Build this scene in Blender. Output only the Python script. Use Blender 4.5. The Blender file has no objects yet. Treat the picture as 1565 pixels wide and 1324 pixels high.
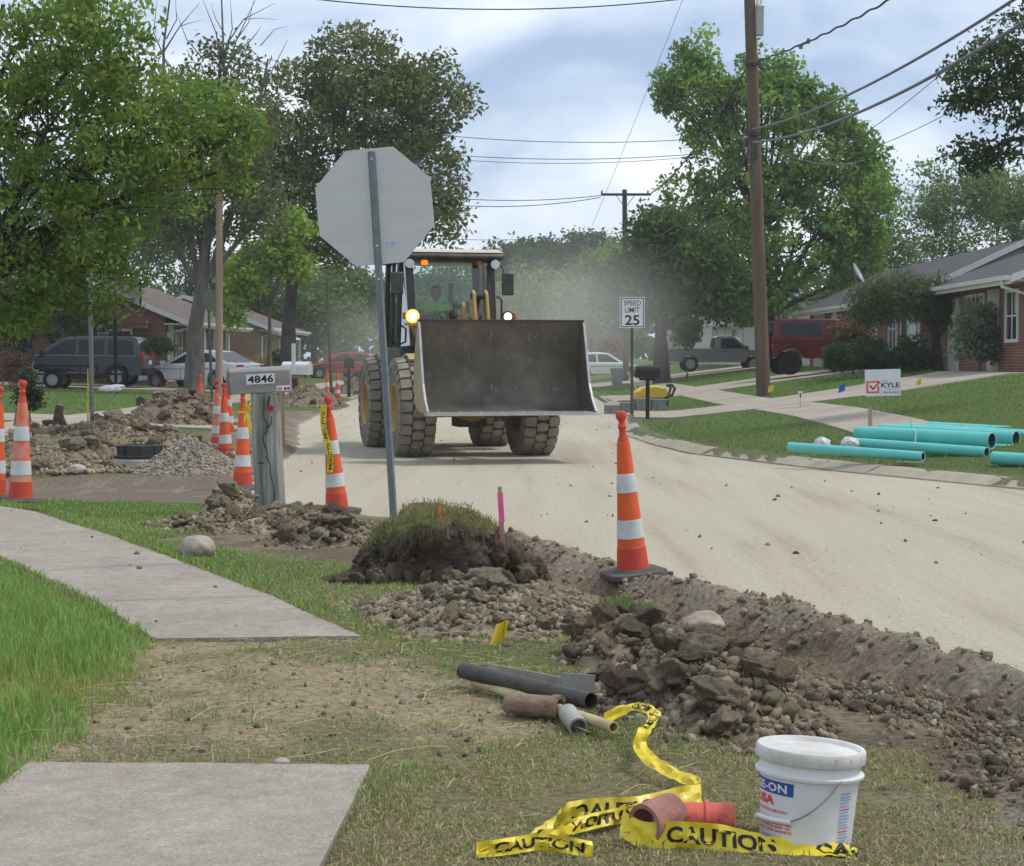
import bpy, bmesh, math, random
import numpy as np
from mathutils import Vector, Matrix, geometry
random.seed(7)
RNG = np.random.default_rng(11)
R = math.radians
PI = math.pi
S = bpy.context.scene
COL = S.collection

# ------------------------------------------------------------------ camera, world, sun, exposure
F = 2700.0                      # focal length in photo pixels (photo is 1565 wide)
CAMH = 1.45
PITCH = math.atan(115.0 / F)
cam_d = bpy.data.cameras.new('camera')
cam = bpy.data.objects.new('camera', cam_d)
COL.objects.link(cam)
cam.location = (0, 0, CAMH)
cam.rotation_euler = (PI / 2 - PITCH, 0, 0)
cam_d.sensor_fit = 'HORIZONTAL'
cam_d.sensor_width = 36.0
cam_d.lens = 36.0 * F / 1565.0
cam_d.clip_start = 0.1
cam_d.clip_end = 3000
S.camera = cam

SUN_DIR = Vector((0.50, 0.06, 0.86)).normalized()      # towards the sun
SUN_EL = math.asin(SUN_DIR.z)
SUN_AZ = math.atan2(SUN_DIR.x, SUN_DIR.y)
world = bpy.data.worlds.new("World")
S.world = world
world.use_nodes = True
wn, wl = world.node_tree.nodes, world.node_tree.links
for n in list(wn): wn.remove(n)
wo = wn.new('ShaderNodeOutputWorld')
bg = wn.new('ShaderNodeBackground')
bg.inputs['Strength'].default_value = 0.1
sky = wn.new('ShaderNodeTexSky')
sky.sky_type = 'NISHITA'
sky.sun_disc = False
sky.sun_elevation = SUN_EL
sky.sun_rotation = SUN_AZ
sky.air_density = 1.2
sky.dust_density = 1.5
tc = wn.new('ShaderNodeTexCoord')
mp = wn.new('ShaderNodeMapping')
mp.inputs['Scale'].default_value = (1.0, 1.0, 2.3)
mp.inputs['Location'].default_value = (0.31, 0.2, 0.13)
wl.new(tc.outputs['Generated'], mp.inputs['Vector'])
cn = wn.new('ShaderNodeTexNoise')
cn.inputs['Scale'].default_value = 5.2
cn.inputs['Detail'].default_value = 9
cn.inputs['Roughness'].default_value = 0.52
cn.inputs['Distortion'].default_value = 0.35
wl.new(mp.outputs['Vector'], cn.inputs['Vector'])
cr = wn.new('ShaderNodeValToRGB')
cr.color_ramp.elements[0].position = 0.36
cr.color_ramp.elements[0].color = (3.1, 4.1, 5.9, 1)
cr.color_ramp.elements[1].position = 0.66
cr.color_ramp.elements[1].color = (8.6, 8.9, 9.3, 1)
e = cr.color_ramp.elements.new(0.50); e.color = (5.6, 6.4, 7.7, 1)
wl.new(cn.outputs['Fac'], cr.inputs['Fac'])
mx = wn.new('ShaderNodeMix'); mx.data_type = 'RGBA'
mx.inputs['Factor'].default_value = 0.85
wl.new(sky.outputs['Color'], mx.inputs['A'])
wl.new(cr.outputs['Color'], mx.inputs['B'])
wl.new(mx.outputs['Result'], bg.inputs['Color'])
wl.new(bg.outputs['Background'], wo.inputs['Surface'])

sd_ = bpy.data.lights.new('sun', 'SUN')
sd_.energy = 1.5
sd_.angle = R(10)
sd_.color = (1.0, 0.95, 0.87)
sun = bpy.data.objects.new('sun', sd_)
COL.objects.link(sun)
sun.rotation_euler = (-SUN_DIR).to_track_quat('-Z', 'Y').to_euler()
sun.location = (20, 10, 40)

S.view_settings.view_transform = 'Standard'
S.view_settings.look = 'None'
S.view_settings.exposure = 0.5
S.view_settings.gamma = 1.0
S.view_settings.use_curve_mapping = False
S.render.engine = 'CYCLES'
S.cycles.use_denoising = True
S.cycles.max_bounces = 8
S.cycles.transparent_max_bounces = 12
S.cycles.volume_bounces = 4

# ------------------------------------------------------------------ placement helpers
_f = Vector((0, math.cos(PITCH), -math.sin(PITCH)))
_u = Vector((0, math.sin(PITCH), math.cos(PITCH)))
def ray(px, py):
    return Vector((1, 0, 0)) * ((px - 782.5) / F) + _u * ((662 - py) / F) + _f
def onz(px, py, z=0.0):           # photo pixel -> point at height z
    r = ray(px, py); t = (z - CAMH) / r.z
    return Vector((r.x * t, r.y * t, z))
def aty(px, py, y):               # photo pixel -> point at distance y
    r = ray(px, py); t = y / r.y
    return Vector((r.x * t, y, CAMH + r.z * t))
def pxx(px, y): return aty(px, 600, y).x

# ------------------------------------------------------------------ noise
def _h(ix, iy, iz, s):
    n = (ix * 374761393 + iy * 668265263 + iz * 2147483647 + s * 974711) & 0xFFFFFFFF
    n = ((n ^ (n >> 13)) * 1274126177) & 0xFFFFFFFF
    n = n ^ (n >> 16)
    return (n & 0xFFFF) / 65535.0
def vn3(p, s=0):
    p = np.asarray(p, float)
    i = np.floor(p).astype(np.int64); f = p - i
    f = f * f * (3 - 2 * f)
    out = 0
    for a in (0, 1):
        for b in (0, 1):
            for c in (0, 1):
                w = (f[..., 0] if a else 1 - f[..., 0]) * (f[..., 1] if b else 1 - f[..., 1]) * (f[..., 2] if c else 1 - f[..., 2])
                out = out + w * _h(i[..., 0] + a, i[..., 1] + b, i[..., 2] + c, s)
    return out * 2 - 1
def vn2(x, y, s=0):
    x = np.asarray(x, float); y = np.asarray(y, float)
    ix = np.floor(x).astype(np.int64); iy = np.floor(y).astype(np.int64)
    fx = x - ix; fy = y - iy
    fx = fx * fx * (3 - 2 * fx); fy = fy * fy * (3 - 2 * fy)
    z = np.zeros_like(ix)
    a = _h(ix, iy, z, s); b = _h(ix + 1, iy, z, s); c = _h(ix, iy + 1, z, s); d = _h(ix + 1, iy + 1, z, s)
    return ((a * (1 - fx) + b * fx) * (1 - fy) + (c * (1 - fx) + d * fx) * fy) * 2 - 1
def fbm2(x, y, s=0, o=4):
    t = 0; a = 1.0; n = 0
    for k in range(o):
        t = t + a * vn2(x * 2 ** k, y * 2 ** k, s + k); n += a; a *= 0.5
    return t / n
def sstep(a, b, x):
    t = np.clip((np.asarray(x, float) - a) / (b - a), 0, 1)
    return t * t * (3 - 2 * t)
def sdist(x, y, poly):            # signed distance to polygon, negative inside
    x = np.asarray(x, float); y = np.asarray(y, float)
    d = np.full(x.shape, 1e9); ins = np.zeros(x.shape, bool)
    n = len(poly)
    for k in range(n):
        ax, ay = poly[k]; bx, by = poly[(k + 1) % n]
        ex, ey = bx - ax, by - ay
        t = np.clip(((x - ax) * ex + (y - ay) * ey) / (ex * ex + ey * ey + 1e-12), 0, 1)
        d = np.minimum(d, (x - ax - t * ex) ** 2 + (y - ay - t * ey) ** 2)
        c = ((ay > y) != (by > y))
        xi = ax + (y - ay) * ex / (ey if abs(ey) > 1e-9 else 1e-9)
        ins ^= c & (x < xi)
    d = np.sqrt(d)
    return np.where(ins, -d, d)

# ------------------------------------------------------------------ materials
MATS = {}
def newmat(name):
    m = bpy.data.materials.new(name); m.use_nodes = True
    nt = m.node_tree
    b = nt.nodes['Principled BSDF']
    return m, nt, nt.nodes, nt.links, b
def setp(b, rough=0.6, metal=0.0, spec=0.4):
    b.inputs['Roughness'].default_value = rough
    b.inputs['Metallic'].default_value = metal
    b.inputs['Specular IOR Level'].default_value = spec
def M(name, c, c2=None, scale=8.0, rough=0.6, metal=0.0, bump=0.0, bscale=None, c3=None, stretch=(1, 1, 1), detail=6, lo=0.35, hi=0.65, spec=0.4, emit=None, es=1.0):
    """noise-mottled procedural material in object space"""
    if name in MATS: return MATS[name]
    m, nt, N, L, b = newmat(name)
    setp(b, rough, metal, spec)
    if c2 is None: c2 = tuple(v * 0.82 for v in c)
    t = N.new('ShaderNodeTexCoord'); mpn = N.new('ShaderNodeMapping')
    mpn.inputs['Scale'].default_value = stretch
    L.new(t.outputs['Object'], mpn.inputs['Vector'])
    n = N.new('ShaderNodeTexNoise'); n.inputs['Scale'].default_value = scale; n.inputs['Detail'].default_value = detail
    n.inputs['Roughness'].default_value = 0.62
    L.new(mpn.outputs['Vector'], n.inputs['Vector'])
    r = N.new('ShaderNodeValToRGB')
    r.color_ramp.elements[0].position = lo; r.color_ramp.elements[0].color = (*c2, 1)
    r.color_ramp.elements[1].position = hi; r.color_ramp.elements[1].color = (*c, 1)
    if c3:
        q = r.color_ramp.elements.new(min(0.98, hi + 0.1)); q.color = (*c3, 1)
    L.new(n.outputs['Fac'], r.inputs['Fac']); L.new(r.outputs['Color'], b.inputs['Base Color'])
    if bump:
        n2 = N.new('ShaderNodeTexNoise'); n2.inputs['Scale'].default_value = bscale or scale * 3; n2.inputs['Detail'].default_value = 5
        L.new(mpn.outputs['Vector'], n2.inputs['Vector'])
        bp = N.new('ShaderNodeBump'); bp.inputs['Strength'].default_value = bump; bp.inputs['Distance'].default_value = 0.02
        L.new(n2.outputs['Fac'], bp.inputs['Height']); L.new(bp.outputs['Normal'], b.inputs['Normal'])
    if emit:
        b.inputs['Emission Color'].default_value = (*emit, 1); b.inputs['Emission Strength'].default_value = es
    MATS[name] = m
    return m
def attr_mat(name, rough=0.9, trans=0.0, noise=(40, 0.75, 1.2), bump=0.0, bscale=60, spec=0.2):
    """colour from the per-vertex 'col' attribute (each leaf's / blade's own colour)"""
    if name in MATS: return MATS[name]
    m, nt, N, L, b = newmat(name)
    setp(b, rough, 0, spec)
    a = N.new('ShaderNodeAttribute'); a.attribute_name = 'col'
    src = a.outputs['Color']
    if noise:
        t = N.new('ShaderNodeTexCoord')
        n = N.new('ShaderNodeTexNoise'); n.inputs['Scale'].default_value = noise[0]; n.inputs['Detail'].default_value = 6
        L.new(t.outputs['Object'], n.inputs['Vector'])
        mr = N.new('ShaderNodeMapRange'); mr.inputs['From Min'].default_value = 0.3; mr.inputs['From Max'].default_value = 0.7
        mr.inputs['To Min'].default_value = noise[1]; mr.inputs['To Max'].default_value = noise[2]
        L.new(n.outputs['Fac'], mr.inputs['Value'])
        mm = N.new('ShaderNodeVectorMath'); mm.operation = 'SCALE'
        L.new(src, mm.inputs[0]); L.new(mr.outputs['Result'], mm.inputs['Scale'])
        src = mm.outputs['Vector']
        if bump:
            n2 = N.new('ShaderNodeTexNoise'); n2.inputs['Scale'].default_value = bscale; n2.inputs['Detail'].default_value = 6
            n2.inputs['Roughness'].default_value = 0.7
            L.new(t.outputs['Object'], n2.inputs['Vector'])
            bp = N.new('ShaderNodeBump'); bp.inputs['Strength'].default_value = bump; bp.inputs['Distance'].default_value = 0.03
            L.new(n2.outputs['Fac'], bp.inputs['Height']); L.new(bp.outputs['Normal'], b.inputs['Normal'])
    L.new(src, b.inputs['Base Color'])
    if trans:
        tr = N.new('ShaderNodeBsdfTranslucent'); L.new(src, tr.inputs['Color'])
        ms = N.new('ShaderNodeMixShader'); ms.inputs['Fac'].default_value = trans
        L.new(b.outputs['BSDF'], ms.inputs[1]); L.new(tr.outputs['BSDF'], ms.inputs[2])
        L.new(ms.outputs['Shader'], N['Material Output'].inputs['Surface'])
    MATS[name] = m
    return m
def glass_mat(name, tint, refl=0.12, rough=0.03):
    if name in MATS: return MATS[name]
    m, nt, N, L, b = newmat(name)
    N.remove(b)
    t = N.new('ShaderNodeBsdfTransparent'); t.inputs['Color'].default_value = (*tint, 1)
    g = N.new('ShaderNodeBsdfGlossy'); g.inputs['Roughness'].default_value = rough
    fr = N.new('ShaderNodeFresnel'); fr.inputs['IOR'].default_value = 1.5
    ad = N.new('ShaderNodeMath'); ad.operation = 'ADD'; ad.inputs[1].default_value = refl; ad.use_clamp = True
    hf = N.new('ShaderNodeMath'); hf.operation = 'MULTIPLY'; hf.inputs[1].default_value = 0.55; L.new(fr.outputs['Fac'], hf.inputs[0]); L.new(hf.outputs['Value'], ad.inputs[0])
    ms = N.new('ShaderNodeMixShader'); L.new(ad.outputs['Value'], ms.inputs['Fac'])
    L.new(t.outputs['BSDF'], ms.inputs[1]); L.new(g.outputs['BSDF'], ms.inputs[2])
    L.new(ms.outputs['Shader'], N['Material Output'].inputs['Surface'])
    MATS[name] = m
    return m

# ------------------------------------------------------------------ mesh builder
class MB:
    def __init__(s): s.v = []; s.f = []
    def add(s, vs, fs):
        o = len(s.v); s.v += [tuple(p) for p in vs]; s.f += [tuple(i + o for i in q) for q in fs]; return s
    def box(s, x0, x1, y0, y1, z0, z1):
        vs = [(x, y, z) for x in (x0, x1) for y in (y0, y1) for z in (z0, z1)]
        return s.add(vs, [(0, 1, 3, 2), (4, 6, 7, 5), (0, 4, 5, 1), (2, 3, 7, 6), (0, 2, 6, 4), (1, 5, 7, 3)])
    def bar(s, p0, p1, w, h, up=(0, 0, 1)):
        p0 = Vector(p0); p1 = Vector(p1); d = (p1 - p0).normalized()
        a = d.cross(Vector(up))
        if a.length < 1e-4: a = d.cross(Vector((1, 0, 0)))
        a.normalize(); b = a.cross(d).normalized()
        vs = [p + a * (w / 2 * i) + b * (h / 2 * j) for p in (p0, p1) for i, j in ((-1, -1), (1, -1), (1, 1), (-1, 1))]
        return s.add(vs, [(0, 1, 2, 3), (7, 6, 5, 4), (0, 4, 5, 1), (1, 5, 6, 2), (2, 6, 7, 3), (3, 7, 4, 0)])
    def tube(s, pts, r, n=8, cap=True):
        pts = [Vector(p) for p in pts]; m = len(pts)
        rs = r if isinstance(r, (list, tuple)) else [r] * m
        rings = []; pa = None
        for k in range(m):
            d = (pts[min(k + 1, m - 1)] - pts[max(k - 1, 0)]).normalized()
            if pa is None:
                pa = d.cross(Vector((0, 0, 1)))
                if pa.length < 1e-3: pa = d.cross(Vector((1, 0, 0)))
            else:
                pa = pa - d * pa.dot(d)
            pa.normalize(); b = d.cross(pa)
            rings.append([pts[k] + (pa * math.cos(2 * PI * j / n) + b * math.sin(2 * PI * j / n)) * rs[k] for j in range(n)])
        o = len(s.v)
        for q in rings: s.v += [tuple(p) for p in q]
        for k in range(m - 1):
            for j in range(n):
                a = o + k * n + j; b2 = o + k * n + (j + 1) % n
                s.f.append((a, b2, b2 + n, a + n))
        if cap:
            s.f.append(tuple(o + j for j in range(n))[::-1]); s.f.append(tuple(o + (m - 1) * n + j for j in range(n)))
        return s
    def cyl(s, p0, p1, r, r2=None, n=16, cap=True): return s.tube([p0, p1], [r, r if r2 is None else r2], n, cap)
    def lathe(s, prof, n=24, c=(0, 0, 0), axis='z', closed=False):
        o = len(s.v); m = len(prof)
        for (r, h) in prof:
            for j in range(n):
                a = 2 * PI * j / n; x, y = r * math.cos(a), r * math.sin(a)
                p = (x, y, h) if axis == 'z' else ((x, h, y) if axis == 'y' else (h, x, y))
                s.v.append((p[0] + c[0], p[1] + c[1], p[2] + c[2]))
        for k in range(m - 1 + (1 if closed else 0)):
            for j in range(n):
                a = o + k * n + j; b = o + k * n + (j + 1) % n; k2 = (k + 1) % m
                s.f.append((a, b, o + k2 * n + (j + 1) % n, o + k2 * n + j))
        return s
    def prism(s, pts, a, b, axis='y'):
        n = len(pts); vs = []
        for t in (a, b):
            for (u, v) in pts:
                vs.append((u, t, v) if axis == 'y' else ((t, u, v) if axis == 'x' else (u, v, t)))
        sides = [(k, (k + 1) % n, n + (k + 1) % n, n + k) for k in range(n)]
        if n > 8:
            tr = geometry.tessellate_polygon([[Vector((p[0], p[1], 0)) for p in pts]])
            fs = [tuple(t) for t in tr] + [tuple(i + n for i in t[::-1]) for t in tr] + sides
        else: fs = [tuple(range(n)), tuple(range(2 * n - 1, n - 1, -1))] + sides
        return s.add(vs, fs)
    def quad(s, *p): return s.add(p, [tuple(range(len(p)))])
    def build(s, name, m, parent=None, smooth=False, bevel=0.0, fix=True, loc=None, seg=2):
        me = bpy.data.meshes.new(name); me.from_pydata(s.v, [], s.f)
        if fix:
            bm = bmesh.new(); bm.from_mesh(me); bmesh.ops.recalc_face_normals(bm, faces=bm.faces)
            if any(len(f.verts) > 4 for f in bm.faces):
                bmesh.ops.triangulate(bm, faces=[f for f in bm.faces if len(f.verts) > 4])
            bm.to_mesh(me); bm.free()
        return link(name, me, m, parent, smooth, bevel, loc, seg)
def link(name, me, m, parent=None, smooth=False, bevel=0.0, loc=None, seg=2):
    if m is not None: me.materials.append(m)
    if smooth:
        me.shade_smooth(); me.set_sharp_from_angle(angle=R(38))
    o = bpy.data.objects.new(name, me); COL.objects.link(o)
    if parent is not None: o.parent = parent
    if loc is not None: o.location = loc
    if bevel:
        bv = o.modifiers.new('bevel', 'BEVEL'); bv.width = bevel; bv.segments = seg; bv.limit_method = 'ANGLE'; bv.angle_limit = R(35)
        if not smooth:
            me.shade_smooth(); me.set_sharp_from_angle(angle=R(30))
    return o
def np_mesh(name, V, faces, m, parent=None, col=None, smooth=False, loc=None):
    """faces: list of integer arrays (n,k)"""
    me = bpy.data.meshes.new(name)
    V = np.ascontiguousarray(V, dtype=np.float32)
    me.vertices.add(len(V)); me.vertices.foreach_set('co', V.ravel())
    lv = np.concatenate([f.ravel() for f in faces]).astype(np.int32)
    cnt = np.concatenate([np.full(len(f), f.shape[1], np.int32) for f in faces])
    st = np.concatenate([[0], np.cumsum(cnt)[:-1]]).astype(np.int32)
    me.loops.add(len(lv)); me.loops.foreach_set('vertex_index', lv)
    me.polygons.add(len(cnt)); me.polygons.foreach_set('loop_start', st); me.polygons.foreach_set('loop_total', cnt)
    if col is not None:
        at = me.attributes.new('col', 'FLOAT_COLOR', 'POINT')
        c4 = np.ones((len(V), 4), np.float32); c4[:, :3] = col
        at.data.foreach_set('color', c4.ravel())
    me.update(calc_edges=True)
    if smooth: me.polygons.foreach_set('use_smooth', np.ones(len(cnt), bool))
    me.materials.append(m)
    o = bpy.data.objects.new(name, me); COL.objects.link(o)
    if parent is not None: o.parent = parent
    if loc is not None: o.location = loc
    return o
def tag(o, label=None, cat=None, group=None, kind=None):
    if label: o['label'] = label
    if cat: o['category'] = cat
    if group: o['group'] = group
    if kind: o['kind'] = kind
    return o
def thing(name, label, cat, loc=(0, 0, 0), rz=0.0, group=None, tilt=None):
    o = bpy.data.objects.new(name, None); o.empty_display_size = 0.2; COL.objects.link(o)
    o.location = loc; o.rotation_euler = (tilt[0], tilt[1], rz) if tilt else (0, 0, rz)
    return tag(o, label, cat, group)
def copy_tree(o, parent=None):
    c = o.copy(); COL.objects.link(c)
    if parent is not None: c.parent = parent; c.matrix_parent_inverse = o.matrix_parent_inverse.copy()
    for ch in o.children: copy_tree(ch, c)
    return c
def text_geo(s, size, bold=0.0, ext=0.0, align='LEFT', spacing=1.0):
    cu = bpy.data.curves.new('t', 'FONT'); cu.body = s; cu.size = size; cu.offset = bold; cu.extrude = ext; cu.align_x = align
    cu.resolution_u = 3; cu.space_character = spacing
    o = bpy.data.objects.new('t', cu); COL.objects.link(o)
    dg = bpy.context.evaluated_depsgraph_get(); me = o.evaluated_get(dg).to_mesh()
    vs = [tuple(v.co) for v in me.vertices]; fs = [tuple(p.vertices) for p in me.polygons]
    o.evaluated_get(dg).to_mesh_clear()
    bpy.data.objects.remove(o); bpy.data.curves.remove(cu)
    return vs, fs
def fit_text(s, w, h, bold=0.0, spacing=1.0):
    """text scaled to fill the box w x h, origin at its lower left"""
    vs, fs = text_geo(s, 1.0, bold, spacing=spacing)
    x0 = min(v[0] for v in vs); x1 = max(v[0] for v in vs); y0 = min(v[1] for v in vs); y1 = max(v[1] for v in vs)
    return [((v[0] - x0) / (x1 - x0) * w, (v[1] - y0) / (y1 - y0) * h, 0) for v in vs], fs

# ================================================================== GROUND
ROAD_R = [(3.4, 600), (3.1, 100), (3.0, 60), (3.0, 45), (2.45, 38), (2.22, 33), (2.45, 29.5), (2.76, 26.8), (3.5, 24.6), (4.3, 22.4), (5.07, 20.8), (5.9, 19.0), (7.5, 17.0), (11, 15.5), (40, 14.5)]
ROAD_L = [(40, -20), (8, -6), (4.6, 1.0), (3.55, 4.0), (2.98, 5.4), (2.32, 7.86), (1.9, 9.4), (1.52, 10.4), (0.97, 11.6), (0.44, 13.2), (0.0, 13.9), (-0.6, 14.8), (-1.45, 15.9), (-2.05, 16.3), (-2.9, 16.9),
          (-3.05, 20), (-3.3, 27), (-4.6, 38), (-5.2, 50), (-5.5, 62), (-5.5, 100), (-5.4, 600)]
ROAD = ROAD_R + ROAD_L
DIRTDRIVE = [(-2.6, 16.7), (-4.7, 17.1), (-9, 17.6), (-14, 18.2), (-14, 21.5), (-8, 21.0), (-4.6, 20.0), (-2.8, 20.0)]
LAWN_A = [(-3.4, 11.4), (-2.62, 10.2), (-2.0, 8.9), (-1.72, 8.3), (-1.6, 6.9), (-1.56, 5.9), (-1.6, 5.3), (-1.66, 3), (-9, 3), (-9, 16), (-6, 15.2)]
NEAR_SLAB = [(-1.62, 5.87), (-0.47, 5.83), (-0.52, 1.0), (-1.68, 1.0)]
SW_L = [(-1.72, 8.46), (-2.3, 9.75), (-3.05, 11.15), (-3.95, 12.75), (-5.1, 14.5), (-6.6, 16.2)]
SW_R = [(-0.73, 8.53), (-1.36, 9.98), (-2.15, 11.6), (-3.05, 13.4), (-4.2, 15.5), (-5.6, 17.2)]
GAP = [(-1.7, 5.87), (-0.2, 5.83), (0.1, 6.6), (-0.3, 7.6), (-0.75, 8.5), (-1.74, 8.46), (-1.6, 7.0)]
VERGE_BARE = [(-0.25, 11.9), (0.1, 9.9), (0.45, 9.0), (0.62, 8.3), (0.75, 7.3), (0.62, 6.55), (0.95, 6.1), (1.35, 6.05), (1.42, 5.2), (1.5, 4.0), (2.5, 4.0), (2.5, 8), (1, 12), (0, 14), (-0.6, 14.2), (-1.3, 13.4), (-2.2, 14.4), (-2.6, 13.2), (-1.2, 11.6)]
TRENCH_C = [(-0.35, 13.2), (0.25, 12.2), (0.62, 11.2), (1.06, 9.95), (1.43, 8.9), (1.78, 7.6), (2.2, 6.2), (2.5, 5.2), (3.0, 3.6)]
RSIDE = ([(5.25, 24.5), (5.25, 40), (5.25, 60), (5.3, 95)], [(6.5, 24.5), (6.5, 40), (6.5, 60), (6.5, 95)])
DRIVE_A = ([(3.0, 43.6), (5.2, 43.2), (8.5, 45.6), (12.4, 49.5)], [(2.7, 39.2), (5.2, 38.2), (8.3, 38.6), (12.4, 42.2)])
DRIVE_B = ([(3.05, 62), (5.3, 61.5), (9, 64), (13, 65)], [(3.0, 54.5), (5.3, 55), (9, 57.5), (13, 58.5)])
DRIVE_C = ([(3.1, 90), (5.3, 89), (13, 89)], [(3.1, 80), (5.3, 81), (13, 81)])
LSIDE = ([(-9.3, 22), (-9.3, 60), (-9.3, 95)], [(-7.9, 22), (-7.9, 60), (-7.9, 95)])
DRIVE_L = ([(-5.6, 67.5), (-8, 67), (-20, 66.6)], [(-5.5, 60.5), (-8, 61.5), (-20, 61.6)])
DRIVE_L2 = ([(-5.6, 37.5), (-8, 37.0), (-14, 36.5)], [(-4.6, 32.5), (-8, 33.0), (-14, 33.5)])
def poly_of(p): return p[0] + p[1][::-1]
PAVED = [poly_of(p) for p in (RSIDE, DRIVE_A, DRIVE_B, DRIVE_C, LSIDE, DRIVE_L, DRIVE_L2)]
SW_POLY = SW_L + SW_R[::-1]

def polyd(x, y, pl):
    d = np.full(np.shape(x), 1e9)
    for (ax, ay), (bx, by) in zip(pl[:-1], pl[1:]):
        ex, ey = bx - ax, by - ay
        t = np.clip(((x - ax) * ex + (y - ay) * ey) / (ex * ex + ey * ey), 0, 1)
        d = np.minimum(d, (x - ax - t * ex) ** 2 + (y - ay - t * ey) ** 2)
    return np.sqrt(d)
def zbase(x, y):
    x = np.asarray(x, float); y = np.asarray(y, float)
    sd = sdist(x, y, ROAD)
    right = (x > 1.0) & (y > 14)
    zr = 0.10 + 0.12 * np.clip(sd - 1.0, 0, 8)
    zl = 0.09 + 0.035 * np.clip(sd - 1.0, 0, 12) * sstep(14, 24, y)
    z = np.where(right, zr, zl)
    z = np.where(right, z * sstep(-0.05, 0.12, sd) - 0.07 * sstep(0.06, -0.25, sd), (z + 0.014) * sstep(-0.05, 0.25, sd) - 0.014 - 0.06 * sstep(-0.2, -0.5, sd))
    return z, sd
def zg(x, y):
    z, sd = zbase(x, y)
    x = np.asarray(x, float); y = np.asarray(y, float)
    # excavated trench beside the near road edge
    dt = polyd(x, y, TRENCH_C)
    amp = sstep(13.9, 12.6, y) * sstep(3.0, 4.2, y)
    wob = 0.10 * fbm2(x * 2.3, y * 2.3, 5)
    prof = sstep(0.62, 0.08, dt + wob) * sstep(0.0, 0.6, sd + 0.05 * wob)
    z = z - 0.27 * amp * prof
    # soft bank on the road side
    near = sstep(14.8, 13.6, y) * (x > -1.5) * (x < 6)
    bank = near * sstep(-0.05, 0.1, sd) * sstep(0.75, 0.15, sd)
    rough = near * sstep(1.25, 0.9, sd) * sstep(0.0, 0.12, sd)
    z = z + rough * (0.07 * fbm2(x * 3.5, y * 3.5, 9) + 0.055 * fbm2(x * 11, y * 11, 21))
    dd = sdist(x, y, DIRTDRIVE)
    dw = sstep(0.3, -0.3, dd)
    z = z * (1 - dw) + dw * (0.0 + 0.02 * fbm2(x * 1.4, y * 4, 31))
    gap = sstep(0.15, -0.15, sdist(x, y, GAP))
    z = z + gap * (-0.006 + 0.012 * fbm2(x * 5, y * 5, 40))
    # keep the soil under slabs
    for p in (NEAR_SLAB, SW_POLY):
        z = z - 0.04 * sstep(0.01, -0.07, sdist(x, y, p))
    return z
def Z(x, y): return float(zg(np.array([x]), np.array([y]))[0])

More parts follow.
